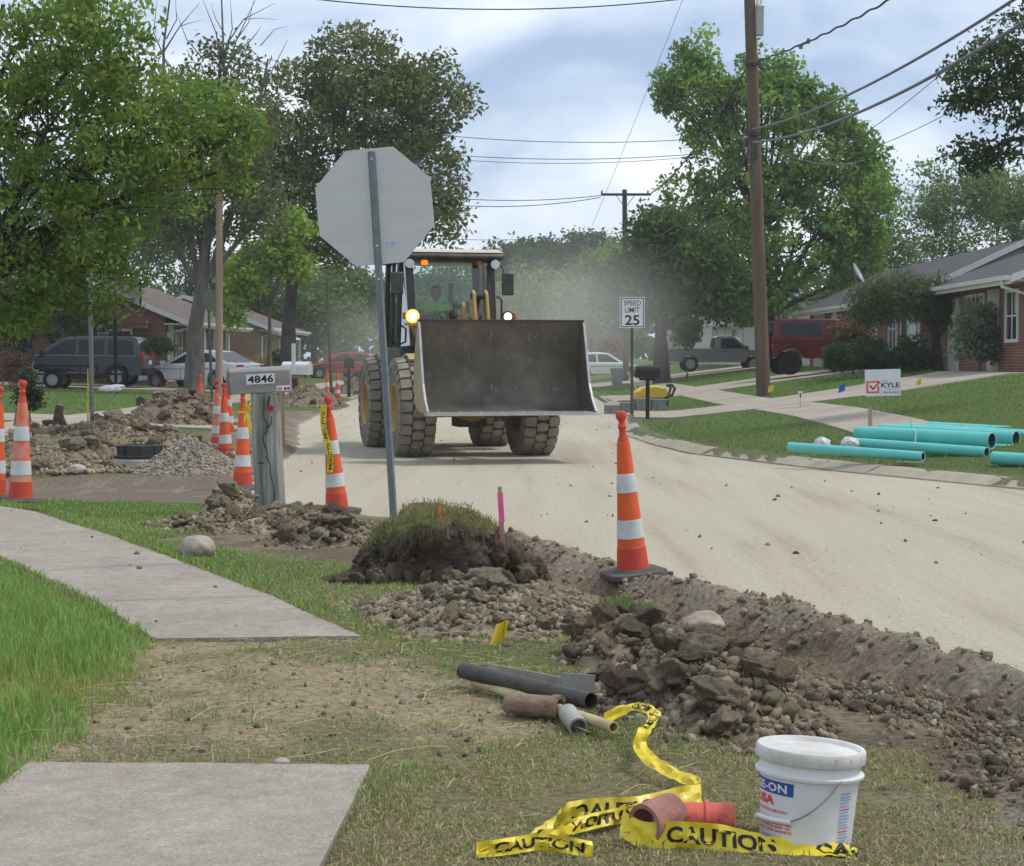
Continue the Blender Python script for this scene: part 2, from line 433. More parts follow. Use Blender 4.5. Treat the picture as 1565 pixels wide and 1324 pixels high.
def axis_pts(a, b, step, lo, hi, g=1.07):
    c = list(np.arange(a, b + 1e-6, step)); s = step; p = c[-1]; up = []
    while p < hi: s *= g; p += s; up.append(p)
    s = step; p = c[0]; dn = []
    while p > lo: s *= g; p -= s; dn.append(p)
    return np.array(dn[::-1] + c + up)
GX = axis_pts(-4.6, 4.0, 0.045, -500, 500, 1.075)
GY = axis_pts(4.3, 15.2, 0.05, -40, 900, 1.05)
def paved_mask(x, y):
    d = np.full(np.shape(x), 1e9)
    for p in PAVED: d = np.minimum(d, sdist(x, y, p))
    return d
def ground_cols(x, y):
    sd = sdist(x, y, ROAD)
    n1 = fbm2(x * 0.9, y * 0.9, 60); n2 = fbm2(x * 5, y * 5, 64); n3 = fbm2(x * 0.15, y * 0.15, 70)
    lawn = np.array([0.10, 0.155, 0.042]); verge = np.array([0.17, 0.18, 0.075]); dry = np.array([0.27, 0.225, 0.125])
    soil = np.array([0.275, 0.213, 0.147]); dark = np.array([0.185, 0.143, 0.10]); dust = np.array([0.40, 0.35, 0.265]); straw = np.array([0.40, 0.325, 0.20])
    c = np.empty(x.shape + (3,)); c[:] = lawn
    def mixc(w, k):
        c[:] = c * (1 - w[..., None]) + np.asarray(k) * w[..., None]
    mixc(np.clip(0.35 + 0.6 * n3 + 0.3 * n1, 0, 0.6) * sstep(15, 22, y), (0.12, 0.15, 0.05))
    leftn = (y < 15) & (x < 3)
    mixc(leftn * 0.9, verge)
    dryw = leftn * sstep(-0.15, 0.35, n1 + 0.5 * n2 + 0.9 * sstep(6.4, 5.2, y))
    mixc(dryw * 0.8, dry)
    la = sstep(0.1, -0.1, sdist(x, y, LAWN_A) + 0.12 * n2)
    mixc(la, (0.19, 0.25, 0.08))
    mixc(la * sstep(0.35, 0.0, np.abs(y - 7.2)) * 0.7, (0.30, 0.27, 0.09))
    g = sstep(0.15, -0.1, sdist(x, y, GAP) + 0.15 * n2 + 0.1 * n1)
    mixc(g, straw); mixc(g * sstep(0.05, 0.4, n2 + 0.4 * n1), (0.31, 0.255, 0.185)); mixc(g * sstep(0.1, 0.4, fbm2(x * 1.7, y * 1.7, 88)) * .6, (.17, .17, .075))
    b = sstep(0.08, -0.05, sdist(x, y, VERGE_BARE) + 0.12 * n2 + 0.06 * n1)
    mixc(b, soil); mixc(b * sstep(0.0, 0.4, n1 + 0.7 * n2), dark)
    bank = (y < 14.6) * (x > -1.6) * sstep(1.35, 1.1, sd + 0.1 * n2)
    mixc(bank, soil); mixc(bank * sstep(-0.2, 0.3, n1 + 0.5 * n2) * 0.8, dark)
    edge = (y < 15.5) * sstep(0.55, 0.0, sd + 0.22 * n2 + .1 * n1)
    mixc(edge * 0.95, (0.34, 0.29, 0.215))
    dd = sstep(0.25, -0.2, sdist(x, y, DIRTDRIVE) + 0.2 * n2)
    mixc(dd, (0.27, 0.225, 0.165)); mixc(dd * sstep(0.0, 0.5, fbm2(x * 0.8, y * 4, 77)) * 0.7, (0.19, 0.155, 0.115))
    pd = (x < 0) * (y > 17) * (y < 46) * sstep(2.6, 1.2, sd + 0.8 * n1 + 0.5 * n2)
    mixc(pd, (0.22, 0.18, 0.135)); mixc(pd * sstep(0.1, 0.5, n2), (0.30, 0.26, 0.2))
    mixc(sstep(0.10, -0.1, sd), dust)
    rsoil = (x > 0) * (y > 15) * (y < 60) * sstep(0.5, 0.2, sd + 0.25 * n2) * 0.7
    mixc(rsoil, (0.2, 0.19, 0.11))
    corner = sstep(0.5, -0.1, np.hypot((x - 1.62) / 0.5, (y - 4.95) / 0.5) - 0.9 + 0.3 * n2)
    mixc(corner, (0.29, 0.245, 0.18))
    return c
gx, gy = np.meshgrid(GX, GY)
gz = zg(gx, gy)
gz = gz + 0.012 * fbm2(gx * 6, gy * 6, 90) * (gy < 18) * (sdist(gx, gy, ROAD) > 0)
nx, ny = len(GX), len(GY)
idx = np.arange(nx * ny).reshape(ny, nx)
gq = np.stack([idx[:-1, :-1], idx[:-1, 1:], idx[1:, 1:], idx[1:, :-1]], -1).reshape(-1, 4)
gcol = ground_cols(gx, gy)
m_ground = attr_mat('ground_soil_and_turf', rough=0.97, noise=(32, 0.62, 1.3), bump=1.0, bscale=42, spec=0.08)
ground = tag(np_mesh('ground', np.stack([gx, gy, gz], -1).reshape(-1, 3), [gq], m_ground, col=gcol.reshape(-1, 3), smooth=True), kind='structure')

# ---- road: dusty stripped roadbed
def ragged(poly, step, amp, closed=True, ymax=60):
    out = []
    n = len(poly)
    for k in range(n):
        a = Vector(poly[k]); b = Vector(poly[(k + 1) % n]); L = (b - a).length
        m = max(1, int(L / step)) if max(a.y, b.y) < ymax and max(abs(a.x), abs(b.x)) < 14 and min(a.y, b.y) > -2 else 1
        nrm = Vector(((b - a).y, -(b - a).x)).normalized() if L > 0 else Vector((0, 0))
        for j in range(m):
            p = a.lerp(b, j / m)
            q = float(fbm2(np.array([p.x * 2.5]), np.array([p.y * 2.5]), 55)[0]) * amp if m > 1 else 0
            out.append((p.x + nrm.x * q, p.y + nrm.y * q))
    return out
rp = ragged(ROAD, 0.12, 0.14)
tri = geometry.tessellate_polygon([[Vector((p[0], p[1], 0)) for p in rp]])
m_road, nt, N, L, b = newmat('dusty_roadbed'); setp(b, 0.95, 0, 0.15)
t = N.new('ShaderNodeTexCoord'); mpn = N.new('ShaderNodeMapping'); mpn.inputs['Scale'].default_value = (1.9, 0.13, 1)
mpn.inputs['Rotation'].default_value = (0, 0, R(-8))
L.new(t.outputs['Object'], mpn.inputs['Vector'])
n1 = N.new('ShaderNodeTexNoise'); n1.inputs['Scale'].default_value = 1.1; n1.inputs['Detail'].default_value = 8; n1.inputs['Roughness'].default_value = 0.6; n1.inputs['Distortion'].default_value = 0.15
L.new(mpn.outputs['Vector'], n1.inputs['Vector'])
r1 = N.new('ShaderNodeValToRGB'); r1.color_ramp.elements[0].position = 0.3; r1.color_ramp.elements[0].color = (0.36, 0.305, 0.215, 1)
r1.color_ramp.elements[1].position = 0.62; r1.color_ramp.elements[1].color = (0.49, 0.44, 0.335, 1)
q = r1.color_ramp.elements.new(0.45); q.color = (0.45, 0.395, 0.29, 1)
L.new(n1.outputs['Fac'], r1.inputs['Fac'])
n2 = N.new('ShaderNodeTexNoise'); n2.inputs['Scale'].default_value = 26; n2.inputs['Detail'].default_value = 8; n2.inputs['Roughness'].default_value = 0.75
L.new(t.outputs['Object'], n2.inputs['Vector'])
mr = N.new('ShaderNodeMapRange'); mr.inputs['From Min'].default_value = 0.3; mr.inputs['From Max'].default_value = 0.7; mr.inputs['To Min'].default_value = 0.76; mr.inputs['To Max'].default_value = 1.18
L.new(n2.outputs['Fac'], mr.inputs['Value'])
n3 = N.new('ShaderNodeTexNoise'); n3.inputs['Scale'].default_value = 0.35; n3.inputs['Detail'].default_value = 3
L.new(t.outputs['Object'], n3.inputs['Vector'])
mx3 = N.new('ShaderNodeMix'); mx3.data_type = 'RGBA'; mr3 = N.new('ShaderNodeMapRange'); mr3.inputs['From Min'].default_value = 0.45; mr3.inputs['From Max'].default_value = 0.65; mr3.inputs['To Max'].default_value = 0.55
L.new(n3.outputs['Fac'], mr3.inputs['Value']); L.new(mr3.outputs['Result'], mx3.inputs['Factor'])
L.new(r1.outputs['Color'], mx3.inputs['A']); mx3.inputs['B'].default_value = (0.45, 0.41, 0.335, 1)
vm = N.new('ShaderNodeVectorMath'); vm.operation = 'SCALE'
L.new(mx3.outputs['Result'], vm.inputs[0]); L.new(mr.outputs['Result'], vm.inputs['Scale']); L.new(vm.outputs['Vector'], b.inputs['Base Color'])
bp = N.new('ShaderNodeBump'); bp.inputs['Strength'].default_value = 0.6; bp.inputs['Distance'].default_value = 0.03
L.new(n2.outputs['Fac'], bp.inputs['Height']); L.new(bp.outputs['Normal'], b.inputs['Normal'])
rm = MB(); rm.add([(p[0], p[1], 0.0) for p in rp], [tuple(q) for q in tri])
road = tag(rm.build('road', m_road, fix=False), kind='structure')
bm = bmesh.new(); bm.from_mesh(road.data)
for f in bm.faces:
    f.normal_update()
    if f.normal.z < 0: f.normal_flip()
bm.to_mesh(road.data); bm.free()

# ---- concrete
m_conc, nt, N, L, b = newmat('weathered_concrete'); setp(b, 0.93, 0, 0.12)
t = N.new('ShaderNodeTexCoord'); prev = None
for (sc_, lo_, hi_, de_, fa_, fb_) in ((1.6, .84, 1.1, 6, .35, .65), (11, .84, 1.08, 8, .35, .65), (95, .72, 1.16, 4, .3, .62), (240, .86, 1.12, 2, .3, .7)):
    n_ = N.new('ShaderNodeTexNoise'); n_.inputs['Scale'].default_value = sc_; n_.inputs['Detail'].default_value = de_; n_.inputs['Roughness'].default_value = .7
    L.new(t.outputs['Object'], n_.inputs['Vector'])
    r_ = N.new('ShaderNodeMapRange'); r_.inputs['From Min'].default_value = fa_; r_.inputs['From Max'].default_value = fb_; r_.inputs['To Min'].default_value = lo_; r_.inputs['To Max'].default_value = hi_
    L.new(n_.outputs['Fac'], r_.inputs['Value'])
    if prev is None: prev = r_.outputs['Result']
    else:
        mu_ = N.new('ShaderNodeMath'); mu_.operation = 'MULTIPLY'; L.new(prev, mu_.inputs[0]); L.new(r_.outputs['Result'], mu_.inputs[1]); prev = mu_.outputs[0]
vm_ = N.new('ShaderNodeVectorMath'); vm_.operation = 'SCALE'; vm_.inputs[0].default_value = (0.36, 0.315, 0.262); L.new(prev, vm_.inputs['Scale']); L.new(vm_.outputs['Vector'], b.inputs['Base Color'])
bp = N.new('ShaderNodeBump'); bp.inputs['Strength'].default_value = .35; bp.inputs['Distance'].default_value = .01; L.new(prev, bp.inputs['Height']); L.new(bp.outputs['Normal'], b.inputs['Normal'])
m_conc2 = M('far_concrete', (0.40, 0.345, 0.28), (0.31, 0.265, 0.21), scale=0.9, rough=0.95, bump=0.2, bscale=40, spec=0.15)
m_kerb = M('dusty_kerb_concrete', (0.40, 0.36, 0.28), (0.31, 0.275, 0.21), scale=3, rough=0.95, bump=0.4, bscale=40, spec=0.15)
def strip_pieces(root, name, Lp, Rp, mat, per=None, lift=0.03, gap=0.012, thick=0.14, z=None, sub=4):
    """paving strip between two polylines, laid on the ground in separate slabs"""
    L_ = [Vector(p) for p in Lp]; R_ = [Vector(p) for p in Rp]
    for (a, b, c, d) in zip(L_[:-1], L_[1:], R_[:-1], R_[1:]):
        n = max(1, round(((b - a).length + (d - c).length) / 2 / per)) if per else 1
        for k in range(n):
            t0, t1 = k / n, (k + 1) / n
            ln = ((b - a).length + (d - c).length) / 2
            g = gap / ln / 2
            t0 += g; t1 -= g
            mb = MB(); vs = []
            for i in range(sub + 1):
                t = t0 + (t1 - t0) * i / sub
                p = a.lerp(b, t); q2 = c.lerp(d, t)
                for j in range(sub + 1):
                    r = p.lerp(q2, j / sub)
                    vs.append((r.x, r.y, (Z(r.x, r.y) + lift) if z is None else z + 0.004 * float(vn2(np.array([r.x * 3.]), np.array([r.y * 3.]), 3)[0])))
            w = sub + 1; fs = [(i * w + j, i * w + j + 1, (i + 1) * w + j + 1, (i + 1) * w + j) for i in range(sub) for j in range(sub)]
            rim = [j for j in range(w)] + [i * w + sub for i in range(1, w)] + [sub * w + j for j in range(sub - 1, -1, -1)] + [i * w for i in range(sub - 1, 0, -1)]
            o = len(vs); vs += [(vs[i][0], vs[i][1], vs[i][2] - thick) for i in rim]
            m = len(rim); fs += [(rim[i], rim[(i + 1) % m], o + (i + 1) % m, o + i) for i in range(m)]
            mb.add(vs, fs).build(name, mat, root, fix=True)
sw = tag(thing('sidewalk', None, None), kind='structure')
strip_pieces(sw, 'slab', NEAR_SLAB[::-1][:2][::1] and [(-1.68, 1.0), (-1.64, 3.9), (-1.62, 5.87)], [(-0.52, 1.0), (-0.54, 3.9), (-0.47, 5.83)], m_conc, z=0.099)
strip_pieces(sw, 'slab', SW_L, SW_R, m_conc, z=0.099)
sw2 = tag(thing('sidewalk', None, None), kind='structure')
strip_pieces(sw2, 'slab', *RSIDE, m_conc2, per=1.8, sub=1)
sw3 = tag(thing('sidewalk', None, None), kind='structure')
strip_pieces(sw3, 'slab', *LSIDE, m_conc2, per=2.2, sub=1)
for d in (DRIVE_A, DRIVE_B, DRIVE_C, DRIVE_L, DRIVE_L2):
    dr = tag(thing('driveway', None, None), kind='structure')
    strip_pieces(dr, 'slab', *d, m_conc2, per=4.5, lift=0.036, sub=6)
kb = tag(thing('kerb', None, None), kind='structure')
kp = [Vector(p) for p in ROAD_R[2:14]][::-1]
def resample(pl, step):
    out = [pl[0]]; acc = 0
    for a, b in zip(pl[:-1], pl[1:]):
        L = (b - a).length; n = max(1, round(L / step))
        for k in range(1, n + 1): out.append(a.lerp(b, k / n))
    return out
kr = resample(kp, 0.5)
i = 0
while i < len(kr) - 1:
    n = 5 if kr[i].y < 45 else 9
    seg = kr[i:i + n + 1]
    if len(seg) < 2: break
    if kr[i].y > 36.8 and kr[i].y < 43 or (54 < kr[i].y < 61): i += n; continue
    j = 0.02 * math.sin(i * 1.7)
    prof = [(-0.14, -0.06), (-0.12, 0.022), (-0.02, 0.035 + j), (0.06, 0.07 + j), (0.13, 0.09 + j), (0.2, 0.095 + j), (0.21, -0.06)]
    vs = []; fs = []; w = len(prof)
    for k, p in enumerate(seg):
        d = (seg[min(k + 1, len(seg) - 1)] - seg[max(k - 1, 0)]).normalized(); nr = Vector((d.y, -d.x))
        if nr.x < 0 and p.y > 24: nr = nr
        pp = p if 0 < k < len(seg) - 1 else p + d * (0.012 if k == 0 else -0.012)
        for (u, v) in prof: vs.append((pp.x + nr.x * u, pp.y + nr.y * u, v + 0.006 * random.uniform(-1, 1)))
    for k in range(len(seg) - 1):
        for u in range(w - 1): fs.append((k * w + u, k * w + u + 1, (k + 1) * w + u + 1, (k + 1) * w + u))
    fs += [tuple(range(w)), tuple(range((len(seg) - 1) * w, len(seg) * w))]
    MB().add(vs, fs).build('kerb_stone', m_kerb, kb, smooth=True)
    i += n

# ================================================================== FOLIAGE TOOLS
m_grass = attr_mat('grass_blades', rough=0.75, trans=0.3, noise=None)
def blades(name, x, y, z, h, w, cols, lean=0.45, label=None, parent=None):
    n = len(x); a = RNG.uniform(0, 2 * PI, n); ln = RNG.uniform(0.1, 1, n) * lean
    dx, dy = np.cos(a), np.sin(a); b = RNG.uniform(0, 2 * PI, n); ex, ey = np.cos(b), np.sin(b)
    P = np.stack([x, y, z - 0.005], -1); D = np.stack([dx, dy, np.zeros(n)], -1); E = np.stack([ex, ey, np.zeros(n)], -1); U = np.array([0, 0, 1.0])
    hh = h[:, None]; ww = w[:, None]; l = ln[:, None]
    mid = P + U * hh * 0.6 + D * hh * l * 0.35; tip = P + U * hh * (1 - 0.25 * l) + D * hh * l
    V = np.stack([P - E * ww / 2, P + E * ww / 2, mid + E * ww * 0.4, mid - E * ww * 0.4, tip], 1).reshape(-1, 3)
    o = np.arange(n) * 5
    C = np.repeat(cols, 5, 0)
    ob = np_mesh(name, V, [np.stack([o, o + 1, o + 2, o + 3], -1), np.stack([o + 3, o + 2, o + 4], -1)], m_grass, parent, col=C)
    tag(ob, kind='stuff')
    if label and parent is None: tag(ob, label, 'grass')
    return ob
def gcols(n, base, var=0.25, dry=0.0, dryc=(0.36, 0.30, 0.15)):
    c = np.array(base) * (1 + RNG.uniform(-var, var, (n, 1))) * (1 + RNG.uniform(-0.1, 0.1, (n, 3)))
    k = RNG.random(n) < dry
    c[k] = np.array(dryc) * RNG.uniform(0.7, 1.2, (k.sum(), 1))
    return c

m_leaf = attr_mat('leaves', rough=0.6, trans=0.42, noise=None, spec=0.12)
m_bark = M('grey_bark', (0.17, 0.15, 0.125), (0.08, 0.07, 0.058), scale=9, rough=0.95, bump=0.9, bscale=14, stretch=(1, 1, 0.25))
m_bark_d = M('dark_bark', (0.07, 0.06, 0.05), (0.035, 0.03, 0.026), scale=9, rough=0.95, bump=0.9, bscale=14, stretch=(1, 1, 0.25))
def leaf_cloud(name, C, size, cols, parent, mat=None, fold=False, droop=0.0, aspect=0.5):
    n = len(C)
    a = RNG.normal(0, 1, (n, 3)); a[:, 2] -= droop; a /= np.linalg.norm(a, axis=1, keepdims=True)
    b = np.cross(a, RNG.normal(0, 1, (n, 3)) + np.array([0, 0, 0.0])); b /= np.linalg.norm(b, axis=1, keepdims=True) + 1e-9
    nn = np.cross(a, b)
    L = (size * RNG.uniform(0.65, 1.3, n))[:, None]; W = L * aspect
    if fold:
        V = np.stack([C - a * L * 0.5, C + b * W * 0.5 + nn * W * 0.12 - a * L * 0.08, C + a * L * 0.5, C - b * W * 0.5 + nn * W * 0.12 - a * L * 0.08], 1).reshape(-1, 3)
        o = np.arange(n) * 4
        fa = [np.stack([o, o + 1, o + 2], -1), np.stack([o, o + 2, o + 3], -1)]
    else:
        V = np.stack([C - a * L * 0.5, C + b * W * 0.5, C + a * L * 0.5, C - b * W * 0.5], 1).reshape(-1, 3)
        o = np.arange(n) * 4; fa = [np.stack([o, o + 1, o + 2, o + 3], -1)]
    return np_mesh(name, V, fa, mat or m_leaf, parent, col=np.repeat(cols, 4, 0))
def in_blob(n, c, r, shell=0.45):
    d = RNG.normal(0, 1, (n, 3)); d /= np.linalg.norm(d, axis=1, keepdims=True)
    rad = RNG.uniform(shell, 1, (n, 1)) ** 0.8
    return np.array(c) + d * rad * np.array(r)
def tree(name, label, cat, base, blobs, trunk, leaf, nleaf, col, group=None, bark=None, clump=0.5, per=40, limbs=True, droop=0.0, aspect=0.5, col2=None, r0=0.2, fold=False, bare=None, twig=0.35, shell=0.4, extra=None):
    """blobs: (centre, radii, weight) in world metres; trunk: polyline of (x,y,z)"""
    bx, by, bz = base
    t = thing(name, label, cat, base, group=group)
    off = np.array([bx, by, bz])
    mb = MB()
    tp = [Vector(p) - Vector(base) for p in trunk]
    rs = [r0 * (1.25 if k == 0 else 1 - 0.84 * k / (len(tp) - 1)) for k in range(len(tp))]
    if trunk: mb.tube([tp[0] - Vector((0, 0, 0.15))] + tp, [rs[0] * 1.25] + rs, 10)
    CL = []; 
    W = sum(b[2] for b in blobs)
    for (c, r, w) in blobs:
        nc = max(4, int(nleaf / per * w / W))
        cc = in_blob(nc, c, r, shell)
        CL.append(cc)
        if limbs and trunk:
            k = min(range(len(tp)), key=lambda i: (tp[i] - (Vector(c) - Vector(base))).length + (1.5 if i == 0 else 0))
            k = max(1, k - 1) if len(tp) > 2 else k
            s = tp[k]; e = Vector(c) - Vector(base); mid = s.lerp(e, 0.5) + Vector((random.uniform(-.3, .3), random.uniform(-.3, .3), random.uniform(0, .4)))
            rl = rs[k] * 0.55
            mb.tube([s, mid, e], [rl, rl * 0.7, rl * 0.35], 6)
            for q in cc[:int(len(cc) * twig)]:
                p = s.lerp(e, random.uniform(0.35, 1.0)) if random.random() < .5 else mid.lerp(e, random.random())
                qq = Vector(q) - Vector(base)
                mb.tube([p, p.lerp(qq, 0.5) + Vector((0, 0, 0.08)), qq], [rl * 0.26, rl * 0.16, rl * 0.06], 4, cap=False)
    for pl in (extra or []):
        rr = pl[1]; pts = [Vector(p) - Vector(base) for p in pl[0]]
        mb.tube(pts, [rr * (1 - 0.8 * i / (len(pts) - 1)) for i in range(len(pts))], 6)
    CL = np.concatenate(CL)
    nl = max(1, nleaf // len(CL))
    bd = RNG.normal(0, 1, (len(CL) * nl, 3)); bd /= np.linalg.norm(bd, axis=1, keepdims=True)
    pts = np.repeat(CL, nl, 0) + bd * (RNG.random((len(bd), 1)) ** 0.45) * clump * 1.55 * np.repeat(RNG.uniform(.6, 1.3, (len(CL), 1)), nl, 0) * np.array([1, 1, 0.75])
    cv = RNG.uniform(0.7, 1.3, (len(CL), 1))
    col = np.array(col) * 1.6; col2 = None if col2 is None else np.array(col2) * 1.6
    cbase = np.array(col) * cv
    if col2 is not None:
        k = RNG.random((len(CL), 1)); cbase = (np.array(col) * k + np.array(col2) * (1 - k)) * cv
    cc = np.repeat(cbase, nl, 0) * RNG.uniform(0.75, 1.25, (len(pts), 1))
    pts = pts - off
    ok = pts[:, 2] > 0.05
    leaf_cloud('crown', pts[ok], leaf, cc[ok], t, droop=droop, aspect=aspect, fold=fold)
    if mb.v: mb.build('trunk', bark or m_bark, t, smooth=True, fix=False)
    return t

# ================================================================== SOIL PILES
def ico_arr(sub):
    bm = bmesh.new(); bmesh.ops.create_icosphere(bm, subdivisions=sub, radius=1.0)
    V = np.array([v.co[:] for v in bm.verts]); Fc = np.array([[v.index for v in f.verts] for f in bm.faces]); bm.free()
    return V, Fc
I1, I2, I3 = ico_arr(1), ico_arr(2), ico_arr(3)
def clod_arr(base, seed, rough=0.35, flat=0.75, fine=0.0):
    V, Fc = base
    d = 1 + rough * vn3(V * 1.3 + seed * 7.1, seed) + rough * 0.55 * vn3(V * 3.1 + seed * 3.3, seed + 5) + rough * 0.25 * vn3(V * 6.5, seed + 9)
    # facets: clip against a few random planes so lumps look broken
    rg = np.random.default_rng(seed)
    P = V * d[:, None]
    for k in range(5):
        n = rg.normal(0, 1, 3); n /= np.linalg.norm(n)
        q = rg.uniform(0.55, 0.85); s = P @ n
        P = P - np.maximum(s - q, 0)[:, None] * n * 0.85
    if fine: P = P * (1 + fine * vn3(V * 5 + seed, seed + 2) + fine * 0.6 * vn3(V * 11, seed + 3))[:, None]
    P = P * np.array([1, rg.uniform(0.7, 1), flat * rg.uniform(0.8, 1.15)])
    return P, Fc
CL2 = [clod_arr(I2, 100 + k, 0.5) for k in range(8)]
I4 = ico_arr(4)
CL3 = [clod_arr(I4, 200 + k, 0.42, fine=0.16) for k in range(8)]
CL1 = [clod_arr(I1, 300 + k, 0.55) for k in range(8)]
m_clod = attr_mat('lumpy_soil', rough=0.97, noise=(9, 0.62, 1.3), bump=0.9, bscale=38, spec=0.12)
def clod_mesh(A, col, name='clod'):
    V, Fc = A
    o = np_mesh(name, V, [Fc], m_clod, col=np.repeat([col], len(V), 0))
    me = o.data; bpy.data.objects.remove(o)
    return me
SOILS = [(0.315, 0.255, 0.173), (0.385, 0.32, 0.22), (0.25, 0.2, 0.135), (0.345, 0.29, 0.212), (0.185, 0.146, 0.104)]
CLM = [[clod_mesh(a, c) for a in CL3] for c in SOILS]
CLM2 = [[clod_mesh(a, c) for a in CL2] for c in SOILS]
def rotm(n):
    q = RNG.normal(0, 1, (n, 4)); q /= np.linalg.norm(q, axis=1, keepdims=True)
    w, x, y, z = q.T
    return np.stack([np.stack([1 - 2 * (y * y + z * z), 2 * (x * y - z * w), 2 * (x * z + y * w)], -1),
                     np.stack([2 * (x * y + z * w), 1 - 2 * (x * x + z * z), 2 * (y * z - x * w)], -1),
                     np.stack([2 * (x * z - y * w), 2 * (y * z + x * w), 1 - 2 * (x * x + y * y)], -1)], -2)
def lumps(name, P, size, pal, parent=None, arrs=None, mat=None, flat=True):
    """many small lumps joined in one mesh"""
    arrs = arrs or CL1
    n = len(P); Rm = rotm(n); pick = RNG.integers(0, len(arrs), n); pc = np.array(pal)[RNG.integers(0, len(pal), n)] * RNG.uniform(0.75, 1.25, (n, 1))
    VV = []; FF = []; CC = []; o = 0
    for i in range(n):
        V, Fc = CL2[pick[i]] if size[i] > .0125 else arrs[pick[i]]
        v = (V * size[i]) @ Rm[i].T + P[i]
        VV.append(v); FF.append(Fc + o); o += len(V); CC.append(np.repeat(pc[i:i + 1], len(V), 0))
    ob = np_mesh(name, np.concatenate(VV), [np.concatenate(FF)], mat or m_clod, parent, col=np.concatenate(CC))
    return tag(ob, kind='stuff')
def dirt_pile(name, label, cat, cx, cy, rx, ry, h, nbig, bs, nsmall, ss, pal=(0, 1, 2), rz=0.0, seed=0, group=None, ridge=0.35, pw=1.0, base=None, grassy=0):
    z0 = Z(cx, cy) if base is None else base
    t = thing(name, label, cat, (cx, cy, z0), rz, group)
    n = 46
    u, v = np.meshgrid(np.linspace(-1.1, 1.1, n), np.linspace(-1.1, 1.1, n))
    rr = np.hypot(u, v) + 0.16 * fbm2(u * 2 + seed, v * 2, seed)
    def hh(u, v):
        r = np.hypot(u, v) + 0.16 * fbm2(u * 2 + seed, v * 2, seed)
        g = np.clip(1 - r * r, -0.2, 1)
        k = 1 + ridge * fbm2(u * 2.2 + seed, v * 2.2 + 3, seed + 3) * 1.6
        return h * np.sign(g) * np.abs(g) ** pw * k
    zz = hh(u, v) + 0.05 * h * fbm2(u * 9, v * 9, seed + 8) - 0.01
    zz = np.where(rr > 1.03, -0.08, zz) - (.03 if h < .12 else 0)
    idx = np.arange(n * n).reshape(n, n)
    fq = np.stack([idx[:-1, :-1], idx[:-1, 1:], idx[1:, 1:], idx[1:, :-1]], -1).reshape(-1, 4)
    pc = np.array([SOILS[p] for p in pal]); k = np.clip(0.5 + 0.7 * fbm2(u * 3, v * 3, seed + 30), 0, 1)[..., None]
    col = pc[0] * k + pc[-1] * (1 - k)
    np_mesh('heap', np.stack([u * rx, v * ry, zz], -1).reshape(-1, 3), [fq], m_clod, t, col=col.reshape(-1, 3), smooth=True)
    rg = np.random.default_rng(seed + 50)
    for i in range(nbig):
        a = rg.uniform(0, 2 * PI); r = rg.uniform(0, 0.97) ** 0.6
        uu, vv = r * math.cos(a), r * math.sin(a)
        s = (bs[0] * .8 + (bs[1] * 1.1 - bs[0] * .8) * rg.random() ** 2.2) * (1.1 - 0.35 * r)
        z = float(hh(np.array([uu]), np.array([vv]))[0])
        me = (CLM if s > 0.05 else CLM2)[pal[rg.integers(0, len(pal))]][rg.integers(0, 8)]
        o = bpy.data.objects.new('clod', me); COL.objects.link(o); o.parent = t
        o.location = (uu * rx, vv * ry, max(z, 0) + s * 0.18); o.scale = (s * rg.uniform(.9, 1.3), s, s * rg.uniform(.7, 1)); o.rotation_euler = (rg.uniform(-.6, .6), rg.uniform(-.6, .6), rg.uniform(0, 6))
    if nsmall:
        if cy < 16:
            m_ = 260; a = RNG.uniform(0, 2 * PI, m_); r = RNG.random(m_) ** .6; uu, vv = r * np.cos(a), r * np.sin(a)
            blades('roots', uu * rx, vv * ry, np.maximum(hh(uu, vv), 0) + .015, RNG.uniform(.015, .06, m_), RNG.uniform(.002, .004, m_), gcols(m_, (.27, .22, .12), .3, .35, (.15, .17, .06)), 1.8, parent=t)
        a = RNG.uniform(0, 2 * PI, nsmall); r = RNG.uniform(0, 1.4, nsmall) ** 0.7
        uu, vv = r * np.cos(a), r * np.sin(a)
        P = np.stack([uu * rx, vv * ry, np.maximum(hh(uu, vv), 0)], -1)
        sz = RNG.uniform(ss[0] ** .5, ss[1] ** .5, nsmall) ** 2
        sz = ss[0] + (ss[1] - ss[0]) * RNG.random(nsmall) ** 3
        lumps('crumbs', P, sz, [SOILS[p] for p in pal] + [(0.32, 0.265, 0.19)], t)
    return t
GP = 'soil heaps dug out along the verge'
# near heaps beside the trench
dirt_pile('soil_heap', 'large heap of broken grey brown clods beside the black pipe and the trench', 'soil heap', 0.73, 6.95, 0.34, 0.8, 0.2, 75, (0.035, 0.115), 2600, (0.006, 0.035), rz=R(12), seed=3, group=GP, pal=(0, 1, 2, 4))
dirt_pile('soil_heap', 'low crumbly soil heap in front of the wooden lath with pink ribbon', 'soil heap', -0.16, 9.25, 0.64, 0.8, 0.15, 70, (0.02, 0.075), 2600, (0.006, 0.03), rz=R(25), seed=8, group=GP, pal=(1, 0, 3))
dirt_pile('soil_heap', 'dark sod covered soil heap behind the flat pink stone', 'soil heap', 0.50, 7.95, 0.27, 0.42, 0.15, 26, (0.05, 0.12), 500, (0.006, 0.025), seed=13, group=GP, pal=(2, 4, 0))
